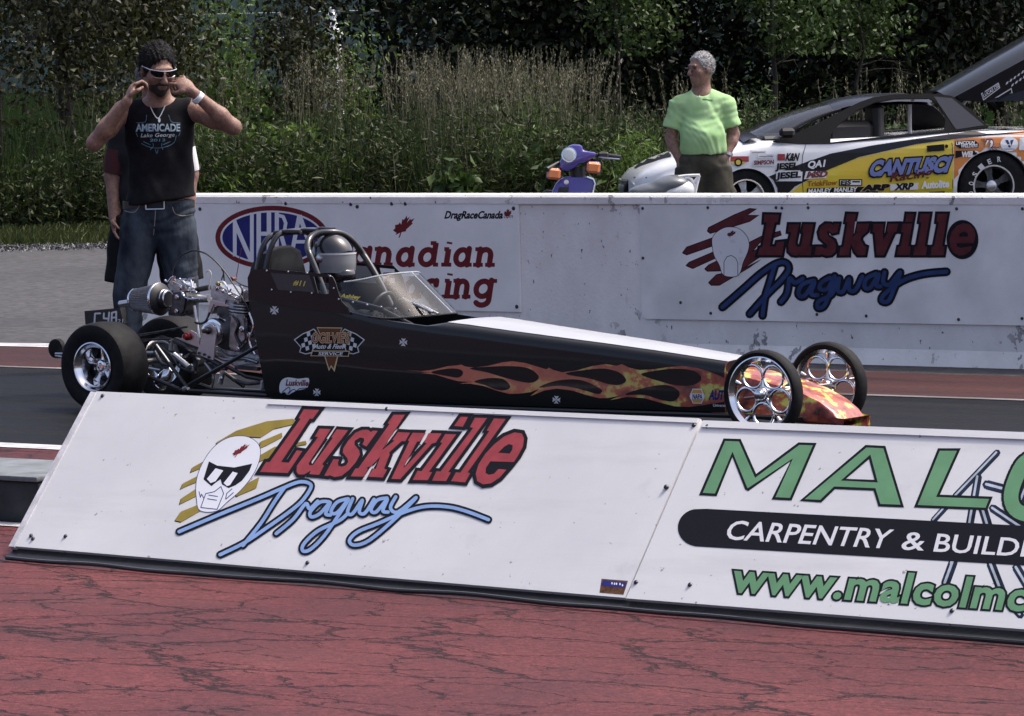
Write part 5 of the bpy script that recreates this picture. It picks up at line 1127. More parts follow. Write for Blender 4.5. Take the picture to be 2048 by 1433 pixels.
q = MB(); q.lathe(sb + ZZ * (zb_ + .2), (0, 0, 1), [(0, .2), (.12, .17), (.25, .13), (.34, .14), (.40, .16), (.45, .11), (.47, .06), (.5, .075), (.55, .08), (.6, .06), (.63, .0)], 14); q.build('figure', m_st, stt, smooth=True)

# ================================================================== smooth solids (signed distance -> surface nets)
class Sdf:
    def __init__(s, lo, hi, h):
        s.lo, s.h = np.array(lo, float), h; s.n = np.ceil((np.array(hi, float) - s.lo) / h).astype(int) + 1
        s.D = np.full(s.n, 9.0, np.float32); s.ax = [s.lo[i] + np.arange(s.n[i]) * h for i in range(3)]
    def blk(s, a, b):
        i0 = np.maximum(((np.array(a) - s.lo) / s.h).astype(int) - 1, 0); i1 = np.minimum(((np.array(b) - s.lo) / s.h).astype(int) + 3, s.n)
        if np.any(i1 <= i0): return None, None
        sl = tuple(slice(i0[k], i1[k]) for k in range(3)); g = np.meshgrid(*[s.ax[k][sl[k]] for k in range(3)], indexing='ij'); return sl, np.stack(g, -1)
    def put(s, sl, d, k, op):
        D = s.D[sl]
        if op == 'sub': d = -d; h = np.maximum(k - np.abs(D - d), 0) / k; s.D[sl] = np.maximum(D, d) + h * h * k * .25
        else: h = np.maximum(k - np.abs(D - d), 0) / k; s.D[sl] = np.minimum(D, d) - h * h * k * .25
    def cone(s, p, r, q, r2, k=.02, op='add', flat=False):
        p, q = np.array(p, float), np.array(q, float); m = max(r, r2) + k + 3 * s.h; sl, P = s.blk(np.minimum(p, q) - m, np.maximum(p, q) + m)
        if sl is None: return s
        v = q - p; L2 = v @ v; t = ((P - p) @ v) / L2
        if flat:
            tc = np.clip(t, -.5, 1.5); d = np.linalg.norm(P - p - tc[..., None] * v, axis=-1) - (r + (r2 - r) * np.clip(t, 0, 1)); d = np.maximum(d, np.maximum(-t, t - 1) * math.sqrt(L2))
        else:
            t = np.clip(t, 0, 1); d = np.linalg.norm(P - p - t[..., None] * v, axis=-1) - (r + (r2 - r) * t)
        s.put(sl, d.astype(np.float32), k, op); return s
    def path(s, pts, rs, k=.02):
        for a, b, r, r2 in zip(pts, pts[1:], rs, rs[1:]): s.cone(a, r, b, r2, k)
        return s
    def ell(s, c, r, B=None, k=.02, op='add'):
        c, r = np.array(c, float), np.array(r, float); m = max(r) + k + 3 * s.h; sl, P = s.blk(c - m, c + m)
        if sl is None: return s
        P = P - c
        if B is not None: P = P @ np.array(B).T
        k0 = np.linalg.norm(P / r, axis=-1); k1 = np.linalg.norm(P / (r * r), axis=-1) + 1e-6; s.put(sl, (k0 * (k0 - 1) / k1).astype(np.float32), k, op); return s
    def cut(s, p, n_):
        """remove the side that n_ points to"""
        n_ = np.array(n_, float) / np.linalg.norm(n_); g = np.meshgrid(*s.ax, indexing='ij'); d = (g[0] - p[0]) * n_[0] + (g[1] - p[1]) * n_[1] + (g[2] - p[2]) * n_[2]; s.D = np.maximum(s.D, d.astype(np.float32)); return s
    def wrinkle(s, amp, fx, fy, fz, ph=0.0):
        """uneven folds: a few warped waves of random direction"""
        x, y, z = np.meshgrid(*s.ax, indexing='ij', sparse=True); r_ = np.random.default_rng(int(fx * 10 + fz + ph * 100)); tot = 0
        wx = .05 * np.sin(9 * z + 7 * x + ph) + .03 * np.sin(21 * x + 17 * z); wz = .05 * np.sin(8 * x - 11 * z + 2 * ph) + .03 * np.sin(19 * z - 13 * y)
        for i in range(5):
            a, b, c = r_.normal(size=3); l = .6 + .9 * r_.random(); tot = tot + np.sin((fx * a * (x + wx) + fy * b * y + fz * c * (z + wz)) * l + r_.random() * 6) * (.55 + .45 * np.sin(5.3 * x * (1 + b) + 6.1 * z * (1 + a) + i))
        s.D = s.D + (amp * .62 * tot).astype(np.float32); return s
    def mesh(s):
        D = s.D.copy(); D[0], D[-1] = 1, 1; D[:, 0], D[:, -1] = 1, 1; D[:, :, 0], D[:, :, -1] = 1, 1
        ins = D < 0; c = np.zeros(np.array(D.shape) - 1, np.int8)
        for i in (0, 1):
            for j in (0, 1):
                for k in (0, 1): c += ins[i:D.shape[0] - 1 + i, j:D.shape[1] - 1 + j, k:D.shape[2] - 1 + k]
        I = np.argwhere((c > 0) & (c < 8)); idx = np.full(c.shape, -1, np.int32); idx[tuple(I.T)] = np.arange(len(I))
        acc = np.zeros((len(I), 3)); cnt = np.zeros(len(I))
        off = [(i, j, k) for i in (0, 1) for j in (0, 1) for k in (0, 1)]
        for a in off:
            for ax in range(3):
                if a[ax]: continue
                b = list(a); b[ax] = 1; va = D[tuple((I + a).T)]; vb = D[tuple((I + b).T)]; mk = (va < 0) != (vb < 0)
                t = np.where(mk, va / np.where(mk, va - vb, 1), 0); p = I + np.array(a, float); p[:, ax] += t; acc[mk] += p[mk]; cnt[mk] += 1
        V = s.lo + acc / cnt[:, None] * s.h; Q = []
        for ax in range(3):
            sl0 = [slice(None)] * 3; sl1 = [slice(None)] * 3; sl0[ax] = slice(0, -1); sl1[ax] = slice(1, None); A, B = ins[tuple(sl0)], ins[tuple(sl1)]
            E = np.argwhere(A != B); fl = A[tuple(E.T)]; u, v = [(1, 2), (2, 0), (0, 1)][ax]; qs = []
            for du, dv in ((-1, -1), (0, -1), (0, 0), (-1, 0)):
                e = E.copy(); e[:, u] += du; e[:, v] += dv; qs.append(idx[tuple(e.T)])
            q = np.stack(qs, 1); q[~fl] = q[~fl][:, ::-1]; Q.append(q[(q >= 0).all(1)])
        return V, np.concatenate(Q)
    def build(s, name, m, parent, fr, smooth=1):
        V, Q = s.mesh()
        for _ in range(smooth):           # light Laplacian relax
            a = np.concatenate([Q[:, [0, 1]], Q[:, [1, 2]], Q[:, [2, 3]], Q[:, [3, 0]]]); S = np.zeros_like(V); n_ = np.zeros(len(V))
            np.add.at(S, a[:, 0], V[a[:, 1]]); np.add.at(n_, a[:, 0], 1); np.add.at(S, a[:, 1], V[a[:, 0]]); np.add.at(n_, a[:, 1], 1); V = V * .5 + S / np.maximum(n_, 1)[:, None] * .5
        W = fr[0] + V[:, :1] * fr[1] + V[:, 1:2] * fr[2] + V[:, 2:] * fr[3]
        return big_mesh(name, W, Q, m, parent, True)
def head_basis(yaw, tilt):
    """face axes for a head turned by yaw (0 = towards the camera, + = to the image right) and bowed by tilt"""
    f = np.array((math.sin(yaw) * math.cos(tilt), -math.cos(yaw) * math.cos(tilt), -math.sin(tilt))); r = np.array((math.cos(yaw), math.sin(yaw), 0)); u = np.cross(r, f) ; u = u if u[2] > 0 else -u
    return np.array((r, f, u))
def add_head(S, c, B, sc=1.0):
    T = lambda x, y, z: np.array(c) + (B[0] * x + B[1] * y + B[2] * z) * sc
    S.ell(T(0, -.012, .022), np.array((.076, .096, .104)) * sc, B, .02); S.ell(T(0, .028, -.055), np.array((.058, .062, .062)) * sc, B, .03); S.ell(T(0, .066, -.098), np.array((.026, .022, .022)) * sc, B, .025)
    for e in (-1, 1):
        S.ell(T(e * .04, .055, -.02), np.array((.032, .03, .032)) * sc, B, .02); S.ell(T(e * .031, .098, .016), np.array((.018, .014, .012)) * sc, B, .012, 'sub'); S.ell(T(e * .079, -.008, -.005), np.array((.011, .022, .033)) * sc, B, .008)
    S.ell(T(0, .082, .034), np.array((.052, .016, .013)) * sc, B, .015); S.cone(T(0, .094, .018), .009 * sc, T(0, .118, -.026), .0145 * sc, .012); S.ell(T(.013, .106, -.03), np.array((.010, .011, .009)) * sc, B, .008); S.ell(T(-.013, .106, -.03), np.array((.010, .011, .009)) * sc, B, .008)
    S.ell(T(0, .089, -.058), np.array((.025, .012, .007)) * sc, B, .008); S.ell(T(0, .088, -.069), np.array((.022, .012, .007)) * sc, B, .008)
    return T
def add_hand(S, W, d, nrm, thumb, curl=(.5, .7, .6), sc=1.0):
    """palm and five fingers: W wrist, d towards the knuckles, nrm the side the fingers close to, thumb = +1/-1 side"""
    W = np.array(W, float); d = unit(np.array(d, float)); nrm = np.array(nrm, float); nrm = unit(nrm - d * (nrm @ d)); sd_ = np.cross(d, nrm) * thumb
    B = np.array((d, sd_, nrm)); S.ell(W + d * .048 * sc, np.array((.055, .041, .018)) * sc, B, .012)
    for i, ln in enumerate((.92, 1.05, 1.0, .8)):
        p = W + (d * .088 + sd_ * (.033 - .022 * i)) * sc; dd, nn = d.copy(), nrm.copy(); pts = [p]
        for j, l in enumerate((.043, .027, .021)):
            a = curl[j]; dd, nn = dd * math.cos(a) + nn * math.sin(a), nn * math.cos(a) - dd * math.sin(a); pts.append(pts[-1] + dd * l * ln * sc)
        S.path(pts, [.0098 * sc, .0092 * sc, .0084 * sc, .0074 * sc], .003)
    p = W + (d * .03 + sd_ * .034) * sc; q = p + (d * .6 + sd_ * .55 + nrm * .45) * .042 * sc; r = q + (d * .75 - sd_ * .05 + nrm * .5) * .034 * sc
    S.path([p, q, r], [.013 * sc, .011 * sc, .0085 * sc], .006)
def pframe(px, py_ref, dep):
    """frame standing on the ground at photo column px and the given viewing depth: x right, y away, z up"""
    # ground point straight below the column at that depth
    o = at_depth(px, py_ref, dep); o[2] = 0; return (o, RT, FH, ZZ)
m_skin = mat('tanned skin', (.22, .12, .086), .55, var=.28, vscale=55, bump=.25, bscale=160, subs=.08)
m_skin2 = mat('weathered skin', (.21, .115, .085), .55, var=.28, vscale=55, bump=.25, bscale=160, subs=.08)
m_dhair = mat('short dark hair', (.006, .0055, .0055), .6, spec=.2, var=.4, vscale=60, bump=.9, bscale=130)
m_ghair = mat('short grey hair', (.30, .295, .295), .6, var=.35, vscale=60, bump=.9, bscale=130)
m_shirtb = mat('black cotton', (.008, .008, .010), .85, spec=.12, var=.3, vscale=20, bump=.25, bscale=25)
m_jeans = mat('faded dark denim', (.008, .011, .020), .8, spec=.12, col2=(.062, .078, .098), vscale=7, bump=.35, bscale=40, stretch=(1.6, 1.6, .8))
m_shoe = mat('dark shoe', (.015, .014, .014), .6)
m_white = mat('white cloth', (.6, .6, .6), .8)
def person_root(name, fr, label): return empty(name, tuple(fr[0]), label, 'person')
def hair(root, fr, c, B, m, name='hair', back=.0, sc=1.0, grow=.010, front=.052, strands=0, ln=.02):
    T = lambda x, y, z: np.array(c) + (B[0] * x + B[1] * y + B[2] * z) * sc
    S = Sdf(np.array(c) - .17, np.array(c) + .19, .006); S.ell(T(0, -.016, .030), np.array((.078 + grow, .097 + grow, .104 + grow)) * sc, B, .02); S.cut(T(0, front, .05), B[1] * 1.0 - B[2] * .42); S.cut(T(0, 0, -.025), -B[2] + B[1] * .22); S.wrinkle(.0035, 130, 110, 120); S.wrinkle(.002, 260, 240, 210, 1.3)
    o = S.build(name, m, root, fr, 0)
    if strands:
        me = o.data; idx = rng.integers(0, len(me.vertices), strands); P = np.array([me.vertices[int(i)].co for i in idx]); N = np.array([me.vertices[int(i)].normal for i in idx])
        bk = -(fr[1] * B[1][0] + fr[2] * B[1][1] + fr[3] * B[1][2]); d = unit(N * .38 + bk * .75 + np.array((0, 0, -.15)) + rng.normal(size=N.shape) * .3); d2 = unit(d + np.array((0, 0, -.5)) + rng.normal(size=N.shape) * .3); s_ = unit(np.cross(d, N + 1e-3)) * .0014; l = ln * (.5 + rng.random((strands, 1)))
        V = np.stack([P - s_, P + s_, P + d * l * .55 + s_ * .8, P + d * l * .55 - s_ * .8, P + d * l * .55 + d2 * l * .45], 1).reshape(-1, 3); i = np.arange(strands)[:, None] * 5
        F = np.concatenate([i + np.array([[0, 1, 2]]), i + np.array([[0, 2, 3]]), i + np.array([[3, 2, 4]])], 1).reshape(-1, 3); big_mesh('hair_strands', V, F, m, o)['kind'] = 'stuff'
    return o
def shoes(root, fr, feet, m):
    for (x, y, dx, dy) in feet:
        S = Sdf((x - .16, y - .3, -.01), (x + .16, y + .2, .16), .008); S.cone((x, y + .03, .05), .045, (x + dx, y + dy, .035), .04, .03); S.ell((x + dx * .6, y + dy * .6, .045), (.05, .09, .045), None, .03); S.cone((x, y, .05), .048, (x, y, .13), .045, .03); S.cut((0, 0, .004), (0, 0, -1)); S.build('shoe', m, root, fr)

# ---------------------------------------------------------------- man in black sleeveless shirt
fr = pframe(300, 400, 22.35); man = person_root('person', fr, 'person in black sleeveless shirt and jeans with both hands at his ears')
S = Sdf((-.42, -.42, 0), (.62, .25, 1.9), .0065); HB = head_basis(.42, .34); hc = (.066, -.06, 1.715)
T = add_head(S, hc, HB, 1.04)
S.cone((.06, .0, 1.50), .066, (.066, -.03, 1.64), .058, .03); S.ell((.055, .01, 1.36), (.165, .105, .17), None, .05); S.ell((.06, 0, 1.12), (.135, .085, .2), None, .04); S.cone((-.11, .0, 1.50), .06, (.22, .0, 1.50), .06, .05)
for sh, el, wr, hd, nr, th in (((-.135, -.01, 1.495), (-.275, -.13, 1.335), (-.086, -.225, 1.555), (.32, .35, .85), (.85, .35, -.15), -1), ((.25, -.01, 1.495), (.462, -.12, 1.405), (.255, -.215, 1.60), (-.62, .30, .52), (-.35, .75, -.3), 1)):
    m1 = np.array(sh) * .5 + np.array(el) * .5; S.path([sh, m1, el], [.056, .049, .039], .03); f1 = np.array(el) * .68 + np.array(wr) * .32; S.path([el, f1, wr], [.039, .042, .027], .025); add_hand(S, wr, hd, nr, th, (.75, .95, .7), 1.05)
for hp, kn, an in (((-.05, 0, .92), (-.125, -.02, .53), (-.15, .03, .1)), ((.13, 0, .92), (.165, -.02, .53), (.165, .03, .1))): S.path([hp, kn, an], [.085, .055, .042], .04)
S.ell((.04, 0, .93), (.14, .09, .10), None, .04)
skin = S.build('body', m_skin, man, fr)
hair(man, fr, hc, HB, m_dhair, grow=.006, sc=1.04, front=.058, strands=6000, ln=.024)
S = Sdf(np.array(hc) - .17, np.array(hc) + .15, .006); S.ell(T(0, .030, -.060), np.array((.0585, .0635, .0625)) * 1.04, HB, .02); S.ell(T(0, .070, -.098), np.array((.028, .0235, .024)), HB, .02); S.ell(T(0, .09, -.048), (.03, .014, .006), HB, .006); S.cut(T(0, 0, -.046), HB[2] - HB[1] * .25); S.ell(T(0, .105, -.062), (.021, .02, .011), HB, .006, 'sub'); S.wrinkle(.0012, 200, 180, 170)
S.build('beard', mat('dark stubble', (.022, .017, .015), .8, bump=.4, bscale=150), man, fr, 0)
# sleeveless shirt
S = Sdf((-.25, -.2, .9), (.38, .22, 1.66), .008); S.ell((.058, .005, 1.36), (.185, .125, .20), None, .06); S.ell((.062, 0, 1.14), (.178, .122, .24), None, .06); S.cone((.062, 0, 1.0), .165, (.062, 0, .96), .168, .05); S.ell((.065, 0, 1.0), (.192, .125, .08), None, .05); S.cone((-.105, .0, 1.50), .066, (.21, .0, 1.50), .066, .05)
S.cut((-.135, 0, 1.5), (-1, 0, .12)); S.cut((.248, 0, 1.5), (1, 0, .12)); S.cut((.05, 0, 1.018), (.12, 0, -1)); S.ell((.062, -.06, 1.585), (.085, .09, .06), None, .02, 'sub'); S.wrinkle(.0035, 26, 12, 17, .6); S.wrinkle(.002, 50, 20, 36, 2.1)
shirt = S.build('sleeveless_shirt', m_shirtb, man, fr)
# jeans
S = Sdf((-.3, -.2, .04), (.36, .2, 1.03), .008); S.ell((.042, .01, .93), (.196, .13, .13), None, .05); S.ell((.05, 0, .99), (.186, .126, .13), None, .03)
for hp, kn, an in (((-.055, 0, .86), (-.125, -.02, .52), (-.16, .02, .05)), ((.135, 0, .86), (.165, -.02, .52), (.165, .02, .05))): S.path([hp, kn, an], [.108, .082, .07], .03)
S.cut((0, 0, 1.03), (0, 0, 1)); S.cut((0, 0, .055), (0, 0, -1)); S.wrinkle(.004, 22, 14, 46, .3); S.wrinkle(.0025, 60, 25, 80, 1.1)
jeans = S.build('jeans', m_jeans, man, fr)
JS = Surf(jeans); SS = Surf(shirt)
m_stitch = mat('tan stitching', (.28, .25, .21), .8)
for p in ([(243, 413), (250, 422), (268, 425), (277, 416), (280, 408)], [(345, 415), (350, 427), (365, 432), (388, 428)], [(311, 418), (310, 440), (307, 470)]): lay('stitching', fill(stroke(curve(p, 3), 1.3, n=5)), JS, .006, m_stitch, man)
ringp = [(.045 + .192 * math.cos(a), .006 + .130 * math.sin(a)) for a in np.linspace(0, 2 * PI, 41)[:-1]]
q = MB(fr); q.loft([[(x * g + .045 * (1 - g), y * g, z) for x, y in ringp] for z, g in ((.982, .97), (.982, 1.0), (1.022, 1.0), (1.022, .97))], cap=False); q.build('belt', mat('black leather', (.012, .012, .012), .4, bump=.2, bscale=60), man, smooth=True)
q = MB(fr)
for (x0, z0, x1, z1) in ((-.012, .981, .085, .981), (.085, .981, .085, 1.023), (.085, 1.023, -.012, 1.023), (-.012, 1.023, -.012, .981)): q.tube([(x0, -.134, z0), (x1, -.134, z1)], .004, 6)
q.build('belt_buckle', m_steel, man, smooth=True)
shoes(man, fr, ((-.16, 0, -.03, -.16), (.165, 0, .03, -.16)), m_shoe)
# sunglasses, chain, wrist band
q = MB((fr[0], fr[1], fr[2], fr[3])); g = 1.04
for e in (-1, 1):
    q.loft([[tuple(T(e * (.006 + .062 * a), .105 - .030 * a * a + o_, .016 + h_)) for a, h_ in ((.0, -.008), (.15, -.017), (.6, -.019), (.95, -.008), (1, .006), (.8, .015), (.3, .014), (.02, .009))] for o_ in (.0, .005)])
q.build('sunglass_lenses', mat('dark lens', (.006, .006, .007), .08), man, smooth=True)['kind'] = 'stuff'
q = MB(fr); q.tube([T(x, .112 - .030 * (abs(x) / .068) ** 2, .031 - .0 * abs(x)) for x in np.linspace(-.07, .07, 15)], .0027, 6)
for e in (-1, 1):
    q.tube([T(e * .069, .082, .030), T(e * .085, .0, .022), T(e * .082, -.03, .012)], .0035, 6)
    q.tube([T(e * x, .110 - .030 * (x / .068) ** 2, -.003 - .004 * math.sin(x * 50)) for x in np.linspace(.012, .062, 8)], .0022, 5)
q.build('sunglass_frame', mat('silver frame', (.7, .7, .71), .25, metal=.8), man, smooth=True)
lay('neck_chain', fill(stroke(curve([(294, 190), (300, 212), (310, 232), (317, 237), (325, 224), (334, 203), (338, 187)], 4), 1.7, n=5) + [circ((318.5, 241), 2.6, 8, 5)]), SS, .012, mat('silver chain', (.65, .63, .58), .3, metal=.8), man)
c0 = np.array((.283, -.205, 1.566)); dv_ = unit(np.array((.462, -.12, 1.405)) - np.array((.262, -.215, 1.585))); q = MB(fr); q.lathe(c0 - dv_ * .012, dv_, [(0, .030), (0, .036), (.026, .037), (.026, .030)], 20); q.build('wrist_band', mat('pale wrist band', (.62, .64, .68), .5), man, smooth=True)
# shirt print
P_shirt = mat('blue-grey shirt print', (.12, .22, .30), .7, var=.4, vscale=40); P_pale = mat('pale shirt print', (.42, .46, .48), .7, var=.3, vscale=40)
z3 = zz(150, 60, 3.9806)
lay('shirt_lettering', text_px('AMERICADE', *z3((488, 808), (835, 808), (488, 750)), bold=.05), SS, .006, P_shirt, man)
lay('shirt_lettering', text_px('AMERICADE', *z3((490, 806), (833, 806), (490, 752)), bold=.0), SS, .012, P_pale, man)
lay('shirt_lettering', text_px('Lake George', *z3((525, 856), (790, 850), (532, 826)), bold=.01), SS, .009, P_pale, man)
lay('shirt_lettering', text_px('2013', *z3((598, 890), (715, 888), (600, 868)), bold=.02), SS, .009, P_shirt, man)
em = []
for p in ([(490, 740), (560, 735), (570, 680)], [(835, 740), (770, 735), (745, 680)], [(530, 905), (580, 930), (650, 942), (730, 930), (790, 895), (805, 840)], [(600, 955), (625, 925), (620, 905)], [(700, 955), (690, 925), (692, 905)], [(640, 955), (652, 985), (662, 955)], [(545, 890), (600, 915)], [(760, 890), (700, 915)], [(488, 820), (500, 850)], [(835, 820), (825, 845)]): em += stroke(z3(*curve(p, 3)), .9, n=5)
lay('shirt_emblem', fill(em), SS, .006, P_shirt, man)

# ---------------------------------------------------------------- person standing behind him
fr3 = pframe(304, 400, 24.0); p3 = person_root('person', fr3, 'person in dark shorts mostly hidden behind the man in jeans')
S = Sdf((-.42, -.3, 0), (.42, .25, 1.85), .009); HB3 = head_basis(.2, .05); hc3 = (.03, -.02, 1.66); add_head(S, hc3, HB3, 1.0)
S.cone((.0, .0, 1.42), .06, (.02, -.01, 1.58), .055, .03); S.ell((0, 0, 1.27), (.17, .11, .22), None, .05); S.ell((0, 0, 1.02), (.16, .105, .18), None, .05); S.cone((-.17, 0, 1.40), .06, (.17, 0, 1.40), .06, .05)
for sg in (-1, 1):
    S.path([(sg * .175, 0, 1.385), (sg * .222, .0, 1.12), (sg * .215, -.06, .88)], [.055, .044, .03], .03); add_hand(S, (sg * .215, -.06, .88), (-.1 * sg, -.25, -.9), (-sg, -.2, 0), -sg, (.4, .5, .4))
    S.path([(sg * .1, 0, .88), (sg * .13, -.01, .47), (sg * .14, .03, .09)], [.085, .054, .04], .04); S.ell((sg * .138, .03, .33), (.052, .058, .1), None, .03)
S.build('body', m_skin2, p3, fr3)
S = Sdf((-.4, -.2, .8), (.4, .2, 1.52), .01); S.ell((0, 0, 1.27), (.19, .13, .22), None, .05); S.ell((0, 0, 1.02), (.19, .13, .2), None, .05); S.cone((-.18, 0, 1.40), .068, (.18, 0, 1.40), .068, .05)
for sg in (-1, 1): S.cone((sg * .165, 0, 1.40), .066, (sg * .218, 0, 1.13), .056, .03, flat=True)
S.cut((0, 0, .86), (0, 0, -1)); S.ell((0, -.05, 1.48), (.07, .07, .05), None, .02, 'sub'); S.wrinkle(.003, 30, 12, 22); jer = S.build('jersey', mat('dark jersey', (.02, .02, .022), .8, spec=.12, bump=.2, bscale=40), p3, fr3)
q = MB(fr3)
for sg, m_ in ((-1, mat('red sleeve', (.05, .009, .011), .85)), (1, m_white)):
    q = MB(fr3); d_ = np.array((sg * .053, 0, -.27)); q.lathe((sg * .165 + d_[0] * .5, 0, 1.40 + d_[2] * .5), d_, [(0, .0655), (.125, .0605), (.137, .058), (.137, .045)], 26); q.build('sleeve_panel', m_, p3, smooth=True); sleeve_r = q if sg > 0 else None
SP = Surf([o for o in p3.children if o.name.startswith('sleeve_panel')][1])
for p, t_ in (([(391, 268), (405, 268), (405, 284), (391, 284)], 'C'), ([(391, 286), (406, 286), (406, 302), (391, 302)], 'P')):
    lay('sleeve_patch', fill([p]), SP, .006, P_black, p3); lay('sleeve_lettering', text_px(t_, (394, p[2][1] - 3), (402, p[2][1] - 3), (394, p[0][1] + 3), bold=.03), SP, .012, P_white if t_ == 'C' else P_red, p3)
S = Sdf((-.34, -.2, .4), (.34, .2, .98), .01); S.ell((0, 0, .88), (.2, .14, .12), None, .05)
for sg in (-1, 1): S.cone((sg * .11, 0, .88), .125, (sg * .165, -.01, .50), .125, .03, flat=True)
S.cut((0, 0, .96), (0, 0, 1)); S.wrinkle(.004, 24, 10, 30, 1); S.build('shorts', mat('black shorts', (.010, .010, .011), .85, spec=.12, bump=.2, bscale=40), p3, fr3)
hair(p3, fr3, hc3, HB3, mat('grey cap', (.10, .10, .105), .7), 'cap', grow=.022)
shoes(p3, fr3, ((-.145, .02, -.03, -.15), (.145, .02, .03, -.15)), m_white)
for sg in (-1, 1):
    q = MB(fr3); q.lathe((sg * .139, .03, .10), (0, -.02, 1), [(0, .05), (.12, .054), (.2, .058), (.2, .05)], 18); q.build('sock', m_white, p3, smooth=True)

# ---------------------------------------------------------------- man in lime green shirt behind the wall
fr2 = pframe(1398, 300, 31.7); mg = person_root('person', fr2, 'person with grey hair in lime green shirt, hands in his shorts pockets')
HB2 = head_basis(-.95, .06); hc2 = (.022, -.03, 1.636)
S = Sdf((-.42, -.35, 0), (.46, .3, 1.82), .008); T2 = add_head(S, hc2, HB2, .98); S.cone((.025, .01, 1.42), .076, (.028, .0, 1.56), .066, .04); S.ell((.03, 0, 1.26), (.16, .11, .2), None, .05); S.cone((.03, 0, 1.44), .05, (-.13, 0, 1.37), .055, .05); S.cone((.03, 0, 1.44), .05, (.19, 0, 1.37), .055, .05)
for sh, el, wr, hd in (((-.16, 0, 1.375), (-.205, .05, 1.12), (-.15, -.03, .955), (.35, -.2, -.9)), ((.215, 0, 1.375), (.265, .05, 1.14), (.195, -.04, .965), (-.35, -.2, -.9))):
    S.path([sh, (np.array(sh) + el) / 2, el], [.052, .05, .044], .03); S.path([el, np.array(el) * .7 + np.array(wr) * .3, wr], [.044, .046, .030], .025); add_hand(S, wr, hd, (0, .3, -.3), 1 if wr[0] < 0 else -1, (.3, .4, .3))
for sg in (-1, 1): S.path([(.03 + sg * .1, 0, .88), (.03 + sg * .125, -.01, .47), (.03 + sg * .13, .03, .09)], [.09, .056, .042], .04); S.ell((.03 + sg * .13, .035, .33), (.055, .06, .1), None, .03)
S.ell((.03, 0, .95), (.16, .11, .14), None, .05); S.build('body', m_skin2, mg, fr2)
hair(mg, fr2, hc2, HB2, m_ghair, grow=.004, sc=.98, front=.045, strands=4500, ln=.013)
m_lime = mat('lime green cotton', (.27, .45, .20), .85, spec=.12, col2=(.38, .57, .29), vscale=6, bump=.3, bscale=22)
S = Sdf((-.36, -.3, .92), (.44, .25, 1.52), .008); S.ell((.03, 0, 1.28), (.168, .13, .2), None, .05); S.ell((.028, -.03, 1.13), (.172, .165, .16), None, .05); S.ell((.03, -.01, 1.03), (.176, .145, .10), None, .05); S.cone((.03, 0, 1.432), .066, (-.135, 0, 1.375), .072, .05); S.cone((.03, 0, 1.432), .066, (.195, 0, 1.375), .072, .05)
S.cone((-.145, 0, 1.385), .072, (-.20, .015, 1.20), .067, .025, flat=True); S.cone((.20, 0, 1.385), .072, (.257, .015, 1.20), .067, .025, flat=True)
S.cut((0, 0, .995), (.06, 0, -1)); S.ell((.02, -.05, 1.475), (.066, .075, .045), None, .015, 'sub'); S.wrinkle(.0055, 22, 14, 12, .4); S.wrinkle(.003, 52, 24, 30, 2)
lime = S.build('t_shirt', m_lime, mg, fr2); LS = Surf(lime)
m_olive = mat('olive cargo cloth', (.055, .052, .04), .85, spec=.12, var=.25, vscale=12, bump=.3, bscale=40)
S = Sdf((-.3, -.22, .4), (.36, .22, 1.06), .009); S.ell((.03, 0, .94), (.20, .145, .12), None, .05)
for sg in (-1, 1): S.cone((.03 + sg * .1, 0, .90), .118, (.03 + sg * .125, -.01, .46), .112, .03, flat=True); S.ell((.03 + sg * .215, -.03, .66), (.035, .07, .09), None, .015)
S.cut((0, 0, 1.02), (0, 0, 1)); S.wrinkle(.0045, 26, 12, 34, 1.5); S.build('cargo_shorts', m_olive, mg, fr2)
shoes(mg, fr2, ((-.1, .02, -.03, -.15), (.16, .02, .03, -.15)), m_shoe)
for sg in (-1, 1): q = MB(fr2); q.lathe((.03 + sg * .13, .03, .10), (0, 0, 1), [(0, .052), (.1, .054), (.1, .045)], 16); q.build('sock', m_white, mg, smooth=True)
z5 = zz(1080, 80, 4.2667)
lay('shirt_placket', fill(stroke(z5((1335, 400), (1332, 430), (1345, 500)), 1.2, n=5)), LS, .006, mat('dark green seam', (.07, .2, .07), .8), mg)
lay('hanging_glasses', fill(stroke(z5(*circ((1348, 480), 14, 12, 22)) + z5((1362, 480)), .9, n=5) + stroke(z5((1340, 430), (1375, 420), (1350, 470)), .9, n=5)), LS, .02, mat('pale glasses', (.5, .52, .52), .3), mg)
lay('pocket_print', fill(stroke(z5((1390, 508), (1425, 512), (1470, 518)), 2.2, n=5)), LS, .006, mat('dark print green', (.05, .14, .07), .8), mg)
q = MB(fr2); q.tube([T2(x, .125 - .03 * (x / .07) ** 2, .018) for x in np.linspace(-.07, .07, 9)], .0013, 5)
for e in (-1, 1): q.tube([T2(e * .07, .095, .018), T2(e * .082, -.01, .012)], .0014, 5); q.tube([T2(e * .035 + .022 * math.cos(a), .118, .006 + .017 * math.sin(a)) for a in np.linspace(0, 2 * PI, 13)[:-1]], .0011, 5, closed=True)
q.build('spectacles', m_blk_metal, mg, smooth=True)
for e in (-1, 1): q = MB(fr2); q.lathe(T2(e * .031, .078, .016), HB2[1], [(0, .008), (.008, .007), (.011, .0)], 10); q.build('eye', mat('dark eye', (.02, .015, .012), .2), mg, smooth=True)
q = MB(fr2); q.lathe((.215, -.033, .985), (.3, .2, .9), [(0, .03), (0, .036), (.02, .036), (.02, .03)], 18); q.build('watch', m_steel, mg, smooth=True)

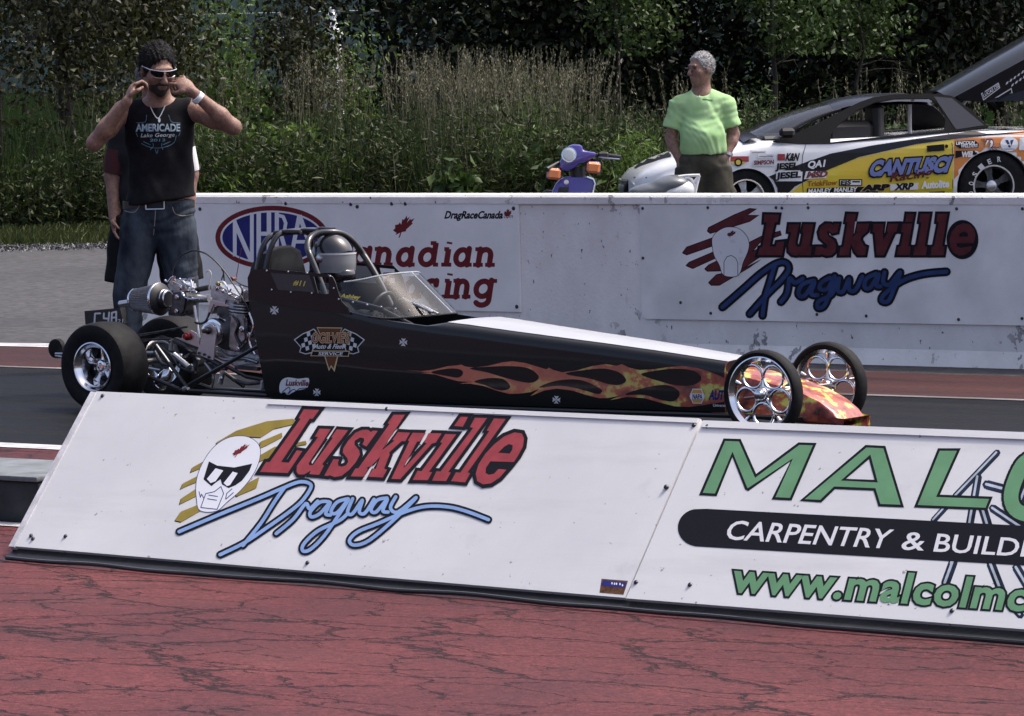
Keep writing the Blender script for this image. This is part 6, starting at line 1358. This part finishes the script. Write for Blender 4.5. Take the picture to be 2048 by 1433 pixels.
# ---------------------------------------------------------------- driver
drv = empty('person', tuple(DL(1.15, 0, 0)), 'driver in black helmet strapped in the dragster cockpit', 'person')
FD = (DO, DU, DV, ZZ)
S = Sdf((.95, -.3, .1), (2.5, .3, .8), .012); S.ell((1.15, 0, .45), (.10, .16, .18), None, .05); S.cone((1.16, -.13, .56), .055, (1.16, .13, .56), .055, .04); S.cone((1.17, 0, .58), .05, (1.19, 0, .68), .05, .03); S.ell((1.2, 0, .25), (.14, .16, .09), None, .05)
for sg in (-1, 1):
    S.path([(1.16, sg * .15, .55), (1.30, sg * .2, .42), (1.55, sg * .10, .50)], [.05, .04, .032], .03); add_hand(S, (1.54, sg * .10, .50), (1, -sg * .2, .1), (0, -sg * .4, -1), sg, (.7, .9, .7), .9); S.path([(1.25, sg * .09, .26), (1.75, sg * .1, .36), (2.2, sg * .08, .22)], [.075, .055, .04], .04); S.cone((2.2, sg * .08, .22), .04, (2.3, sg * .08, .3), .035, .03)
S.build('body', mat('black racing suit', (.012, .012, .014), .7, spec=.12, bump=.2, bscale=40), drv, FD)
hs, hz = sz(668, 520, 0); S = Sdf((hs - .2, -.2, hz - .22), (hs + .22, .2, hz + .2), .006)
S.ell((hs - .01, 0, hz + .015), (.112, .097, .115), None, .02); S.ell((hs + .04, 0, hz - .075), (.08, .074, .062), None, .035); S.ell((hs + .015, 0, hz - .115), (.072, .072, .042), None, .03); S.ell((hs + .11, 0, hz - .005), (.058, .10, .04), None, .01, 'sub')
m_helm = mat('gloss black helmet', (.012, .012, .014), .14, coat=.8); hel_o = S.build('helmet', m_helm, drv, FD)
q = MB(FD); prof = []
for k in range(9):
    z_ = -.06 + .098 * k / 8; prof.append([(hs + .006 + (.107 - .15 * max(0, -z_ - .02)) * math.cos(a), (.102 - .1 * max(0, -z_ - .02)) * math.sin(a), hz + z_) for a in np.linspace(-1.75, 1.75, 25)])
q.loft(prof, cap=False, closed=False); m_vis = mat('smoked visor', (.20, .21, .22), .08, spec=.6); q.build('visor', m_vis, drv, smooth=True)
HS = Surf(hel_o)
for p, t_ in (([(671, 509), (694, 509), (694, 519), (671, 518)], 'SIMPSON'),): lay('helmet_label', fill([p]), HS, .02, P_white, drv); lay('helmet_lettering', text_px(t_, (673, 517), (692, 517.5), (673, 511), bold=.02), HS, .03, P_black, drv)
q = MB(FD); q.loft([[(hs + .006 + .1085 * math.cos(a), .1035 * math.sin(a), hz + z_) for a in np.linspace(-1.8, 1.8, 25)] for z_ in (.028, .036)], cap=False, closed=False); q.build('visor_strip', mat('pale visor strip', (.5, .52, .54), .3), drv, smooth=True)
q = MB(FD)
for sg in (-1, 1): q.lathe((hs - .01, sg * .094, hz + .01), (0, sg, 0), [(0, .022), (.008, .022), (.012, .014)], 16)
q.build('visor_pivots', m_steel, drv, smooth=True)['kind'] = 'stuff'

# ================================================================== race car behind the wall
CA = math.radians(7); CD = RT * math.cos(CA) + FH * math.sin(CA); CN = FH * math.cos(CA) - RT * math.sin(CA)      # CD nose->tail, CN away
cp0 = at_depth(1495, 455, 42.7); cp0[2] = 0
CF = (cp0, CD, CN, ZZ)
def cplane(b, tilt=None): return Plane(cp0 + CN * b, -CN)
def caz(x, y, b):
    P = on_plane(x, y, cp0 + CN * b, CN); return float((P - cp0) @ CD), float(P[2])
def CL(a, b, z): return cp0 + CD * a + CN * b + ZZ * z
car = empty('race_car', tuple(cp0), 'white, black and yellow sponsor-stickered race coupe with its rear hatch raised', 'car')
m_cwhite = mat('white car paint', (.68, .69, .71), .22, coat=.6, var=.03)
m_cblack = mat('black car paint', (.007, .007, .010), .25, coat=.15, spec=.25)
HWD = .93
m_cmatt = mat('matt black trim', (.004, .004, .005), .6, spec=.12)
def csec(a, hw, zb, zt, cr):
    half = [(0, zb), (-.82, zb), (-.955, zb + .05), (-.99, zb + .16), (-1.0, .52 if zt > .6 else (zb + zt) / 2), (-.992, zt - .15 if zt > .6 else zt - .08), (-.972, zt - .06), (-.93, zt - .012), (-.80, zt + cr * .35), (-.5, zt + cr * .8), (0, zt + cr)]
    pts = [(u_ * hw, z) for u_, z in half]; pts += [(-u_, z) for u_, z in pts[::-1][1:-1]]
    return [(a, HWD + u_, z) for u_, z in pts]
cst = [(-1.125, .34, .34, .41, .01), (-1.10, .50, .30, .44, .02), (-1.07, .62, .24, .50, .03), (-.98, .74, .21, .575, .04), (-.82, .83, .19, .64, .06), (-.6, .885, .18, .70, .075), (-.35, .91, .17, .755, .085), (0, .925, .17, .825, .075), (.18, .93, .17, .855, .055), (.4, .93, .17, .875, .0), (.9, .93, .17, .885, -.03), (1.5, .93, .17, .895, -.03), (2.0, .935, .17, .915, -.03), (2.5, .94, .18, .93, .0), (2.9, .94, .2, .925, .02), (3.35, .90, .24, .90, .03), (3.55, .84, .32, .85, .02), (3.6, .78, .4, .80, .0)]
q = MB(CF); q.loft([csec(*c_) for c_ in cst]); cbody = q.build('body', m_cwhite, car, smooth=True)
for p in cbody.data.polygons: p.use_smooth = True
cbody.data.set_sharp_from_angle(angle=math.radians(60))
# wheel arches cut into the body
cuts = []
for a, r in ((0, .30), (2.57, .39)):
    qq = MB(CF); qq.lathe((a, -.05, (.30 if a < 1 else .335)), (0, 1, 0), [(0, r), (.42, r)], 40); cuts.append(qq.build('arch_cutter', m_cblack))
    qq = MB(CF); qq.lathe((a, 1.5, (.30 if a < 1 else .335)), (0, 1, 0), [(0, r), (.42, r)], 40); cuts.append(qq.build('arch_cutter', m_cblack))
for c_ in cuts:
    md = cbody.modifiers.new('arch', 'BOOLEAN'); md.object = c_; md.operation = 'DIFFERENCE'; md.solver = 'EXACT'
dg = bpy.context.evaluated_depsgraph_get(); dg.update(); nm_ = bpy.data.meshes.new_from_object(cbody.evaluated_get(dg)); cbody.modifiers.clear(); cbody.data = nm_
while len(nm_.materials) > 1: nm_.materials.pop()
for c_ in cuts: bpy.data.objects.remove(c_)
# wheels
def car_wheel(a, b, R, w_, rim, lab):
    root = empty('wheel', tuple(CL(a, b, R)), None, None); root.parent = car; root.matrix_parent_inverse = car.matrix_world.inverted(); sg = -1 if b < .9 else 1
    q = MB(CF); q.lathe((a, b, R), (0, sg, 0), [(-w_, rim), (-w_, R * .93), (-w_ * .9, R * .985), (-w_ * .5, R), (w_ * .5, R), (w_ * .9, R * .985), (w_, R * .93), (w_ * 1.04, R * .8), (w_, rim)], 44, closed=True); q.build('tyre', m_tyre, root, smooth=True)
    q = MB(CF); q.lathe((a, b, R), (0, sg, 0), [(w_ * .96, rim * 1.02), (w_ * 1.02, rim * 1.03), (w_ * 1.02, rim * .96), (w_ * .8, rim * .9), (w_ * .3, rim * .86), (-w_, rim * .86), (-w_, rim)], 40, closed=True); q.build('rim', m_steel if lab else m_chrome, root, smooth=True)
    q = MB(CF)
    for k in range(5):
        t = 2 * PI * k / 5 + .5; er = np.array((math.cos(t), 0, math.sin(t))); et = np.array((-math.sin(t), 0, math.cos(t))); cc_ = np.array((a, b + sg * w_ * .35, R))
        q.loft([[tuple(cc_ + er * r + et * x_ + np.array((0, sg * y_, 0))) for x_, y_ in ((-wd, -.02), (-wd, .01), (wd, .01), (wd, -.02))] for r, wd in ((.0, .045), (rim * .45, .026), (rim * .9, .045))])
    q.build('spokes', m_dalu if lab else m_alu, root, smooth=True)
    q = MB(CF); q.lathe((a, b, R), (0, sg, 0), [(w_ * .2, .055), (w_ * .45, .055), (w_ * .5, .04), (w_ * .5, 0)], 20); q.build('hub', m_steel, root, smooth=True)
    q = MB(CF); q.lathe((a, b, R), (0, sg, 0), [(-w_ * .5, rim * .84), (-w_ * .3, rim * .84)], 30); q.build('rim_backing_disc', m_cmatt, root)  # dark disc added behind the rim to hide its orange reflection
    return root
for b in (.13, 1.73): car_wheel(0, b, .295, .09, .19, 0); car_wheel(2.57, b + (.06 if b < 1 else -.06), .355, .17, .21, 1)
# paint scheme and stickers on the near side
CS = Surf(cbody); z6 = zz(1460, 90, 3.483)
m_yel = mat('yellow car paint', (.62, .52, .03), .25, coat=.5, col2=(.66, .40, .03), vscale=1.1); m_org = mat('orange car paint', (.60, .20, .03), .25, coat=.5, var=.1, vscale=3)
def cd_(name, polys, lf, m, g=9): lay(name, fill([z6(*p) for p in polys], g), CS, lf, m, car)
cd_('yellow_panel', [[(395, 1045), (480, 985), (560, 930), (690, 865), (900, 785), (1300, 695), (1560, 660), (1560, 1100), (395, 1100)]], .010, m_yel)
cd_('orange_panel', [[(1560, 662), (2048, 600), (2300, 590), (2300, 1100), (1560, 1100)]], .010, m_org)
cd_('black_swoosh', [[(270, 918), (380, 870), (500, 828), (700, 758), (1000, 700), (1400, 642), (1700, 605), (2048, 578), (2300, 565), (2300, 590), (2048, 612), (1600, 652), (1300, 692), (900, 782), (690, 868), (560, 932), (450, 988), (400, 1040), (390, 1100), (330, 1100), (330, 1000), (300, 940)]], .020, m_cblack)
cd_('door_gap', stroke([(530, 690), (506, 770), (498, 860), (510, 1040)], 4, n=4) + stroke([(1520, 620), (1548, 700), (1550, 1000)], 4, n=4), .026, P_black, 0)
def ctext(s_, bl, br, tl, m, bold=.03, lf=.05, out=None, ob=.08):
    if out: lay('sticker_lettering', text_px(s_, *z6(bl, br, tl), bold=ob), CS, lf - .012, out, car)
    lay('sticker_lettering', text_px(s_, *z6(bl, br, tl), bold=bold), CS, lf, m, car)
def cbox(p, m, lf=.034): lay('sticker', fill([z6(*p)], 8), CS, lf, m, car)
B4 = lambda x0, y0, x1, y1, k=0: [(x0 + k, y0), (x1 + k, y0 - 0), (x1, y1), (x0, y1)]
ctext('CANTUSCI', (965, 910), (1505, 880), (1000, 810), mat('blue steel print', (.16, .20, .42), .4), .06, .06, P_black, .14)
ctext('Racing', (1110, 955), (1400, 915), (1130, 890), P_dred, .02, .066)
cbox(B4(330, 762, 382, 806), P_red); ctext('K&N', (385, 806), (470, 806), (398, 758), P_black, .05)
ctext('JESEL', (318, 868), (470, 860), (322, 828), P_black, .05); cbox(B4(320, 876, 490, 886), P_grey)
cbox(B4(318, 884, 500, 950, 4), P_white); ctext('JESEL', (322, 932), (488, 922), (326, 892), P_black, .05)
cbox(B4(2, 778, 130, 815, 0), mat('red badge print', (.30, .06, .06), .5)); cbox([(0, 815), (110, 815), (90, 835), (20, 835)], mat('yellow badge print', (.55, .45, .08), .5)); lay('sticker', fill([z6(*circ((57, 820), 28, 18))]), CS, .042, P_black, car); lay('sticker', fill([z6(*circ((57, 820), 17, 14))]), CS, .05, mat('yellow badge print', (.55, .45, .08)), car)
cbox(B4(140, 738, 250, 766), P_grey); lay('sticker_line', fill(stroke(z6((150, 754), (180, 751), (190, 755), (215, 750), (240, 752)), .9, n=4)), CS, .042, P_black, car); cbox(B4(193, 765, 304, 792), P_grey, .036); lay('sticker_line', fill(stroke(z6((203, 781), (225, 778), (240, 782), (262, 776), (295, 778)), .9, n=4)), CS, .044, P_black, car)
cbox(B4(157, 802, 312, 846), P_grey); ctext('SIMPSON', (166, 836), (302, 830), (168, 808), mat('dark red text', (.16, .03, .03)), .04, .042)
lay('sticker', fill([z6(*[(593 + 66 * math.cos(t), 835 + 36 * math.sin(t)) for t in np.linspace(0, 2 * PI, 20)[:-1]])], 8), CS, .034, P_black, car); ctext('QA1', (540, 858), (655, 848), (548, 812), P_white, .04, .042)
cbox([(528, 882), (678, 880), (668, 928), (514, 936)], P_white); ctext('MSD', (534, 925), (668, 918), (548, 886), mat('dark red text', (.16, .03, .03)), .06, .042)
ctext('TrickFlow', (535, 985), (740, 975), (540, 950), mat('brown red print', (.28, .08, .03)), .03)
cbox(B4(758, 936, 920, 982), P_black); cbox(B4(766, 943, 912, 976), P_white, .042); ctext('EJS', (772, 974), (838, 972), (774, 946), P_black, .04, .05); cbox(B4(850, 948, 904, 958), P_black, .05)
cbox([(535, 1000), (1030, 985), (1030, 1040), (535, 1046)], P_black, .030)
ctext('MANLEY', (543, 1034), (700, 1028), (548, 1004), P_white, .04, .042); ctext('MANLEY', (724, 1026), (880, 1020), (728, 996), P_white, .04, .042); ctext('ARP', (925, 1015), (1098, 1008), (935, 978), P_black, .08, .05, P_gold, .14)
cbox([(1115, 972), (1312, 962), (1308, 1008), (1115, 1016)], P_grey); ctext('XRP', (1150, 1010), (1268, 1004), (1160, 968), P_black, .06, .042)
ctext('Autolite', (1335, 1000), (1522, 990), (1337, 952), P_white, .05); cbox([(1380, 1034), (1385, 1022), (1495, 1018), (1492, 1030)], P_dred)
cbox([(1568, 672), (1700, 664), (1732, 690), (1728, 716), (1600, 722), (1568, 704)], P_black); ctext('LINCOLN', (1574, 698), (1700, 692), (1576, 676), P_white, .03, .042); ctext('WELDERS', (1606, 718), (1722, 712), (1608, 698), P_white, .03, .042)
cbox(B4(1570, 738, 1730, 790), P_black); ctext('WELD', (1612, 782), (1726, 776), (1616, 746), P_white, .06, .042)
ctext('VP', (1755, 742), (1822, 738), (1760, 672), P_white, .06, .05, P_navy, .16); ctext('Racing', (1800, 742), (1870, 738), (1802, 712), P_white, .0, .05, P_maroon, .12)
lay('sticker', fill([z6(*circ((1944, 692), 62, 24, 50))], 8), CS, .034, P_white, car); lay('sticker', fill([z6(*p) for p in ([(1915, 665), (1935, 665), (1955, 715), (1940, 715)], [(1950, 668), (1975, 662), (1958, 705)])]), CS, .042, P_blue, car); ctext('Valvoline', (1908, 732), (1980, 730), (1909, 720), P_navy, .0, .042)
cbox(B4(2012, 650, 2090, 735, 4), P_white)
lay('door_handle', fill([z6((1368, 705), (1490, 694), (1492, 738), (1372, 746))]), CS, .05, P_black, car); lay('door_lock', fill([z6(*circ((1506, 708), 12, 12))]), CS, .05, P_black, car)
# tyre lettering
rw_ = [o for o in car.children if o.name.startswith('wheel')][2:]
RS = Surf([o for o in car.children_recursive if o.name.startswith('tyre') and abs(float((np.array(o.data.vertices[0].co) - cp0) @ CD) - 2.57) < .5 and float((np.array(o.data.vertices[0].co) - cp0) @ CN) < .8][0])
for k, ch in enumerate('HOOSIER'):
    t = math.radians(205 - 18.5 * k) ; x_, y_ = 1888 + 196 * math.cos(t), 1010 - 196 * math.sin(t); tx, ty = math.sin(t), math.cos(t); ux_, uy_ = math.cos(t), -math.sin(t)
    if y_ < 1040: lay('tyre_lettering', text_px(ch, *z6((x_ - 11 * tx, y_ - 11 * ty), (x_ + 11 * tx, y_ + 11 * ty), (x_ - 11 * tx + 34 * ux_, y_ - 11 * ty + 34 * uy_)), bold=.03), RS, .02, P_grey, car)
# nose details: headlamp recess, vent, hood stripe, scoop
NS = CS
lay('headlamp_recess', fill([z5((745, 1095), (780, 1050), (880, 1000), (1000, 965), (1115, 950), (1120, 1000), (1000, 1030), (880, 1070), (820, 1100))], 8), NS, .02, m_cmatt, car)
lay('marker_slot', fill([z5((800, 1172), (915, 1172), (912, 1182), (805, 1180))]), NS, .02, P_black, car)
q = MB(CF); q.loft([[(a, HWD + u_ * w_, z0 + (h_ if k in (1, 2) else 0) ) for k, u_ in enumerate((-1, -.7, .7, 1))] for a, w_, z0, h_ in ((-.55, .2, .75, .0), (-.5, .25, .77, .07), (-.2, .3, .84, .09), (.1, .3, .90, .05))]); q.build('hood_scoop', mat('grey scoop', (.16, .14, .14), .5, var=.3, vscale=9), car, smooth=True)
q = MB(CF); q.loft([[(a, HWD + u_ * .80, .862 + .055 * (1 - u_ * u_) + dz) for u_ in np.linspace(-1, 1, 13)] for a, dz in ((.0, .0), (.06, .035), (.16, .04))], cap=False, closed=False); q.build('cowl', m_cblack, car, smooth=True)
# greenhouse
roof_a = [(.98, 1.235, .60), (1.12, 1.275, .62), (1.35, 1.305, .635), (1.65, 1.315, .64), (1.9, 1.305, .635), (2.0, 1.295, .625)]
def rsec(a, z, hw): return [(a, HWD + u_ * hw, z - .075 * abs(u_) ** 3.2) for u_ in np.linspace(-1, 1, 15)]
q = MB(CF); top_r = [rsec(*r_) for r_ in roof_a]; q.loft(top_r, cap=False, closed=False); q.loft([[(p[0], p[1], p[2] - .03) for p in r_] for r_ in top_r], cap=False, closed=False); q.build('roof', m_cblack, car, smooth=True)
cow = [(.06 + .30 * u_ * u_, HWD + u_ * .82, .885 + .02 * (1 - u_ * u_)) for u_ in np.linspace(-1, 1, 15)]
wtop = [(1.0 + .05 * u_ * u_, p[1], p[2] + .002) for u_, p in zip(np.linspace(-1, 1, 15), rsec(1.0, 1.24, .60))]
rows = [[tuple(np.array(c_) * (1 - t) + np.array(w__) * t + np.array((-.02, 0, .035)) * math.sin(PI * t)) for c_, w__ in zip(cow, wtop)] for t in np.linspace(0, 1, 8)]
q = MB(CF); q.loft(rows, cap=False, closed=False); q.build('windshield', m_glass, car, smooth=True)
q = MB(CF); q.tube([rows[k][0] for k in range(8)], .02, 6); q.build('windshield_trim', m_cblack, car, smooth=True)
q = MB(CF); q.tube([rows[k][-1] for k in range(8)], .025, 6); q.build('a_pillar', m_cblack, car, smooth=True)
GN = np.array(-CN * .86 + ZZ * .36); GP = Plane(CL(0, .045, .89), GN)
frame_o = z6((300, 672), (520, 690), (700, 690), (1500, 612), (1560, 605), (1800, 572), (1700, 470), (1545, 355), (1380, 338), (1150, 345), (1000, 365), (900, 400), (700, 500), (500, 600))
win_h = z6((700, 680), (1240, 620), (1495, 598), (1500, 500), (1440, 400), (1390, 372), (1150, 375), (1010, 400), (880, 460), (750, 560), (700, 620))
q = plate(holed(frame_o, [win_h]), GP, .03, MB()); q.build('window_frame', m_cmatt, car)
FP = Plane(CL(0, 2 * HWD - .045, .89), -CN * -.86 + ZZ * .36)
mirror = lambda P: P + CN * (2 * HWD - 2 * float((P - cp0) @ CN))
mb_ = MB(); V_, F_ = holed(frame_o, [win_h]); Q_ = plate((V_, F_), GP, .03, MB()); mb_.add([mirror(p) for p in Q_.v], Q_.f); mb_.build('window_frame', m_cmatt, car)
lay('quarter_sheen', fill([z6((1420, 360), (1545, 372), (1770, 560), (1575, 590))]), GP, .01, mat('blue-grey painted sheen', (.016, .019, .03), .4), car)  # sheen on the rear quarter, painted as a blue-grey patch
q = MB(CF); a0, z0 = caz(*z6((1252, 450))[0], .5); a1, z1_ = caz(*z6((1250, 620))[0], .5); q.tube([(a0, .5, z0 + .1), (a1, .5, z1_ - .2)], .022, 8); q.tube([(a0 + .6, .4, z0 + .12), (a0 + .35, .4, z0 - .2)], .02, 8); q.tube([(a0, .35, 1.25), (a0, 1.5, 1.25)], .022, 8); q.build('roll_bar', mat('grey roll bar', (.28, .28, .29), .4), car, smooth=True)
q = MB(CF); q.box((1.15, .55, .80), (.5, .5, .5), ch=.06); q.box((1.45, .55, 1.0), (.12, .48, .45), ch=.05); q.build('seat', m_blackpl, car)
q = MB(CF); q.box((.45, .93, .86), (.5, 1.5, .12), ch=.03); q.build('dashboard', m_blackpl, car)
q = MB(CF); q.tube([(.80 + .05 * math.sin(t), .55 + .16 * math.cos(t), .93 + .15 * math.sin(t)) for t in np.linspace(0, 2 * PI, 18)[:-1]], .014, 6, closed=True); q.build('steering_wheel', m_blackpl, car, smooth=True)
q = MB(CF); q.box((.42, -.03, .95), (.16, .1, .10), ch=.03); q.build('door_mirror', m_cblack, car)
# raised hatch
ha, hz_ = caz(*z6((1500, 322))[0], .3)
sl = math.radians(28); hx = lambda l, b, d: (ha + l * math.cos(sl) + d * math.sin(sl), b, hz_ + l * math.sin(sl) - d * math.cos(sl))
q = MB(CF); q.loft([[hx(l, HWD + u_ * w_, .11 * abs(u_) ** 3) for u_ in np.linspace(-1, 1, 13)] for l, w_ in ((.0, .60), (.4, .66), (.9, .70), (1.3, .70), (1.45, .66))], cap=False, closed=False); q.build('hatch_glass', mat('dark tinted glass', (.02, .022, .024), .12, spec=.35), car, smooth=True)
q = MB(CF); poly = [hx(0, .30, .10), hx(.35, .22, .10), hx(.9, .19, .11), hx(1.45, .22, .11), hx(1.55, .22, .30), hx(1.2, .19, .50), hx(.7, .20, .50), hx(.3, .26, .30)]
q.prism(poly, (0, .03, 0)); q.prism([(p[0], 2 * HWD - p[1], p[2]) for p in poly], (0, -.03, 0)); hf = q.build('hatch_frame', m_cblack, car)
HFS = Surf(hf)
for p in ([(1748, 340), (1870, 262), (1882, 300), (1765, 388)], [(1842, 372), (1960, 300), (1968, 335), (1870, 398)]): lay('hatch_sticker', fill([z6(*p)]), HFS, .01, P_grey, car); lay('hatch_sticker', fill([z6(*inset(p, 7))]), HFS, .02, P_black, car)
lay('hatch_lettering', text_px('LUCAS OIL', *z6((1768, 366), (1876, 290), (1762, 346)), bold=.03), HFS, .03, P_grey, car)
for k in range(5):
    for j in range(2):
        x_, y_ = 1918 + k * 27 + j * 38, 268 - k * 19 + j * 14; lay('hatch_mark', fill([z6((x_, y_ + 10), (x_ + 8, y_ - 8), (x_ + 22, y_ - 16), (x_ + 15, y_ + 3))]), HFS, .03, P_grey, car)

# ================================================================== scooter
SDp = 31.0
SF = pframe(1240, 350, SDp)
def sc(x, y, yy=0.0):
    """photo pixel on the plane at depth SDp + yy -> local (x, y, z) of the scooter frame"""
    P = at_depth(x, y, SDp + yy) ; v = P - SF[0]; return (float(v @ RT), float(v @ FH), float(P[2]))
scoot = empty('scooter', tuple(SF[0]), 'purple motor scooter with orange indicators parked behind the wall', 'scooter')
m_pur = mat('purple scooter plastic', (.060, .045, .26), .25, coat=.6, var=.06, vscale=6)
def s5(p, yy=0.0): x, y = z5(p)[0]; return np.array(sc(x, y, yy))
def sblob(name, pts, m, k=.03, h=.008, sub=(), cuts=(), wr=0):
    P = np.array([p for p, r in pts]); R_ = max(np.max(r) for p, r in pts) + .05; S = Sdf(P.min(0) - R_, P.max(0) + R_, h)
    for p, r in pts: S.ell(p, (r, r, r) if np.isscalar(r) else r, None, k)
    for p, r in sub: S.ell(p, (r, r, r) if np.isscalar(r) else r, None, .01, 'sub')
    for p, n_ in cuts: S.cut(p, n_)
    return S.build(name, m, scoot, SF)
def ext(name, poly, y0, y1, m, bev=.02):
    """profile in zoom pixels extruded in depth with rounded edges"""
    A = [s5(p, y0) for p in poly]; q = MB(SF); q.prism(A, (0, y1 - y0, 0)); return q.build(name, m, scoot, bevel=bev)
ext('headset_cowl', [(160, 1085), (172, 1040), (205, 960), (245, 905), (285, 895), (335, 897), (362, 905), (366, 945), (420, 955), (485, 965), (470, 1000), (400, 1035), (335, 1062), (290, 1098), (240, 1122), (185, 1112)], -.10, .12, m_pur, .028)
c = s5((248, 980), -.112); q = MB(SF); q.lathe(c, (-.25, -1, .15), [(-.02, .05), (.0, .052), (.004, .048), (.007, .03), (.008, 0)], 26); q.build('headlamp', mat('headlamp glass', (.62, .66, .64), .08, coat=1), scoot, smooth=True)
q = MB(SF); q.lathe(c, (-.25, -1, .15), [(-.01, .056), (.003, .057), (.004, .051)], 28); q.build('headlamp_ring', m_chrome, scoot, smooth=True)
m_or = mat('amber lens', (.65, .17, .03), .15, coat=.8, bump=.3, bscale=180)
for p in ((118, 1143), (456, 1090)):
    c = s5(p, -.12); q = MB(SF); q.box(c, (.10, .07, .082), Matrix.Rotation(.12, 3, 'Y'), ch=.016); q.build('indicator', m_or, scoot)
    q = MB(SF); q.box(c + np.array((0, .045, 0)), (.108, .03, .09), Matrix.Rotation(.12, 3, 'Y'), ch=.012); q.build('indicator_housing', m_pur, scoot)
q = MB(SF); q.tube([s5((480, 985), .02), s5((560, 985), .02), s5((690, 1008), .0)], [.016, .016, .022], 10); q.build('handlebar_grip', m_blackpl, scoot, smooth=True)
q = MB(SF); q.tube([s5((500, 1000), -.04), s5((560, 1010), -.07), s5((680, 1020), -.07)], .006, 6); q.build('brake_lever', m_steel, scoot, smooth=True)
q = MB(SF); q.box(s5((540, 985), -.02), (.08, .06, .05), ch=.012); q.build('switch_gear', m_blackpl, scoot)
q = MB(SF); q.tube([s5((160, 1050), -.05), s5((60, 1108), -.16)], [.014, .018], 8); q.build('handlebar_grip', m_blackpl, scoot, smooth=True)
q = MB(SF); q.tube([s5((320, 1090), 0), s5((330, 1190), .0)], .055, 12); q.build('steering_neck', m_blackpl, scoot, smooth=True)
ext('leg_shield', [(95, 1310), (130, 1235), (175, 1185), (240, 1168), (320, 1172), (410, 1170), (455, 1190), (468, 1225), (455, 1290), (440, 1400), (430, 1620), (250, 1700), (140, 1560)], -.08, .08, m_pur, .03)
q = MB(SF); q.tube([s5(p, -.085) for p in ((400, 1172), (455, 1192), (470, 1228), (455, 1290), (445, 1330))], .008, 6); q.build('shield_trim', m_chrome, scoot, smooth=True)
q = MB(SF); q.lathe(s5((225, 1215), -.082), (0, -1, 0), [(0, .018), (.004, .018), (.005, .012)], 18); q.build('badge', m_steel, scoot, smooth=True)
ext('shield_vent', [(160, 1260), (250, 1250), (240, 1310), (150, 1320)], -.086, -.06, m_blackpl, .006)
# hidden lower body, floor, wheels
q = MB(SF); q.box(s5((600, 1900), .0), (.55, .28, .08), ch=.02); q.build('floor_board', m_blackpl, scoot)
for nm_, p in (('front_wheel', (150, 2060)), ('rear_wheel', (1150, 2060))):
    c = s5(p, .0); c[2] = .215; q = MB(SF); q.lathe(c, (.15 if nm_[0] == 'f' else 0, 1, 0), [(-.045, .13), (-.05, .17), (-.035, .205), (0, .214), (.035, .205), (.05, .17), (.045, .13)], 30, closed=True); q.build('tyre', m_tyre, scoot, smooth=True)
    q = MB(SF); q.lathe(c, (.15 if nm_[0] == 'f' else 0, 1, 0), [(-.04, .0), (-.03, .05), (-.045, .132), (.045, .132), (.03, .05), (.04, .0)], 24); q.build('rim', m_alu, scoot, smooth=True)
q = MB(SF); q.tube([s5((330, 1190), .0), (s5((150, 2060), 0)[0], 0, .25)], .03, 8); q.build('fork', m_blackpl, scoot, smooth=True)
fw = s5((150, 2060), 0); q = MB(SF); q.loft([[(fw[0] + r * math.cos(t), y_, .215 + r * math.sin(t)) for y_ in (-.07, -.06, .06, .07) for r in ((.26,) if abs(y_) < .065 else (.22,))] for t in np.linspace(.2, 2.6, 12)], cap=False, closed=False); q.build('front_fender', m_pur, scoot, smooth=True)
ext('dark_fender_edge', [(20, 1300), (60, 1280), (110, 1288), (120, 1310), (60, 1330)], -.02, .05, m_blackpl, .008)
# seat, tail, rack
m_seat = mat('grey vinyl seat', (.10, .11, .118), .32, coat=.3, bump=.06, bscale=60)
S0 = s5((960, 1290), .0); S1 = s5((1130, 1235), .0)
sblob('seat', [(s5((900, 1300), 0), (.13, .13, .055)), (s5((1010, 1285), 0), (.13, .14, .055)), (s5((1090, 1235), 0), (.12, .145, .06)), (s5((1170, 1225), 0), (.10, .14, .055))], m_seat, .05)
sblob('tail_cowl', [(s5((1150, 1300), -.02), (.13, .13, .06)), (s5((1220, 1270), -.02), (.08, .11, .07)), (s5((1000, 1480), 0), (.30, .16, .13))], mat('silver grey cowl', (.55, .56, .57), .3, coat=.4), .06)
tc_ = [o for o in scoot.children if o.name.startswith('tail_cowl')][0]
for k in range(3): lay('tail_rib', fill(stroke(z5((1150 + k * 22, 1318 - k * 9), (1166 + k * 22, 1288 - k * 9)), 1.6, n=6)), Surf(tc_), .01, P_white, scoot)
for pts in ([(1230, 1320), (1290, 1250), (1345, 1175), (1362, 1155), (1240, 1160), (1180, 1168)], [(1260, 1330), (1320, 1260), (1290, 1190), (1235, 1180)], [(1320, 1330), (1335, 1250), (1355, 1170)]):
    q = MB(SF); q.tube([s5(p, -.05) for p in curve(pts, 2)], .0115, 7); q.build('rack_tube', mat('white rack paint', (.68, .68, .69), .35), scoot, smooth=True)
q = MB(SF); q.box(s5((1300, 1290), .03), (.06, .12, .07), ch=.012); q.build('tail_lamp', mat('dull red lens', (.2, .02, .02), .2), scoot)
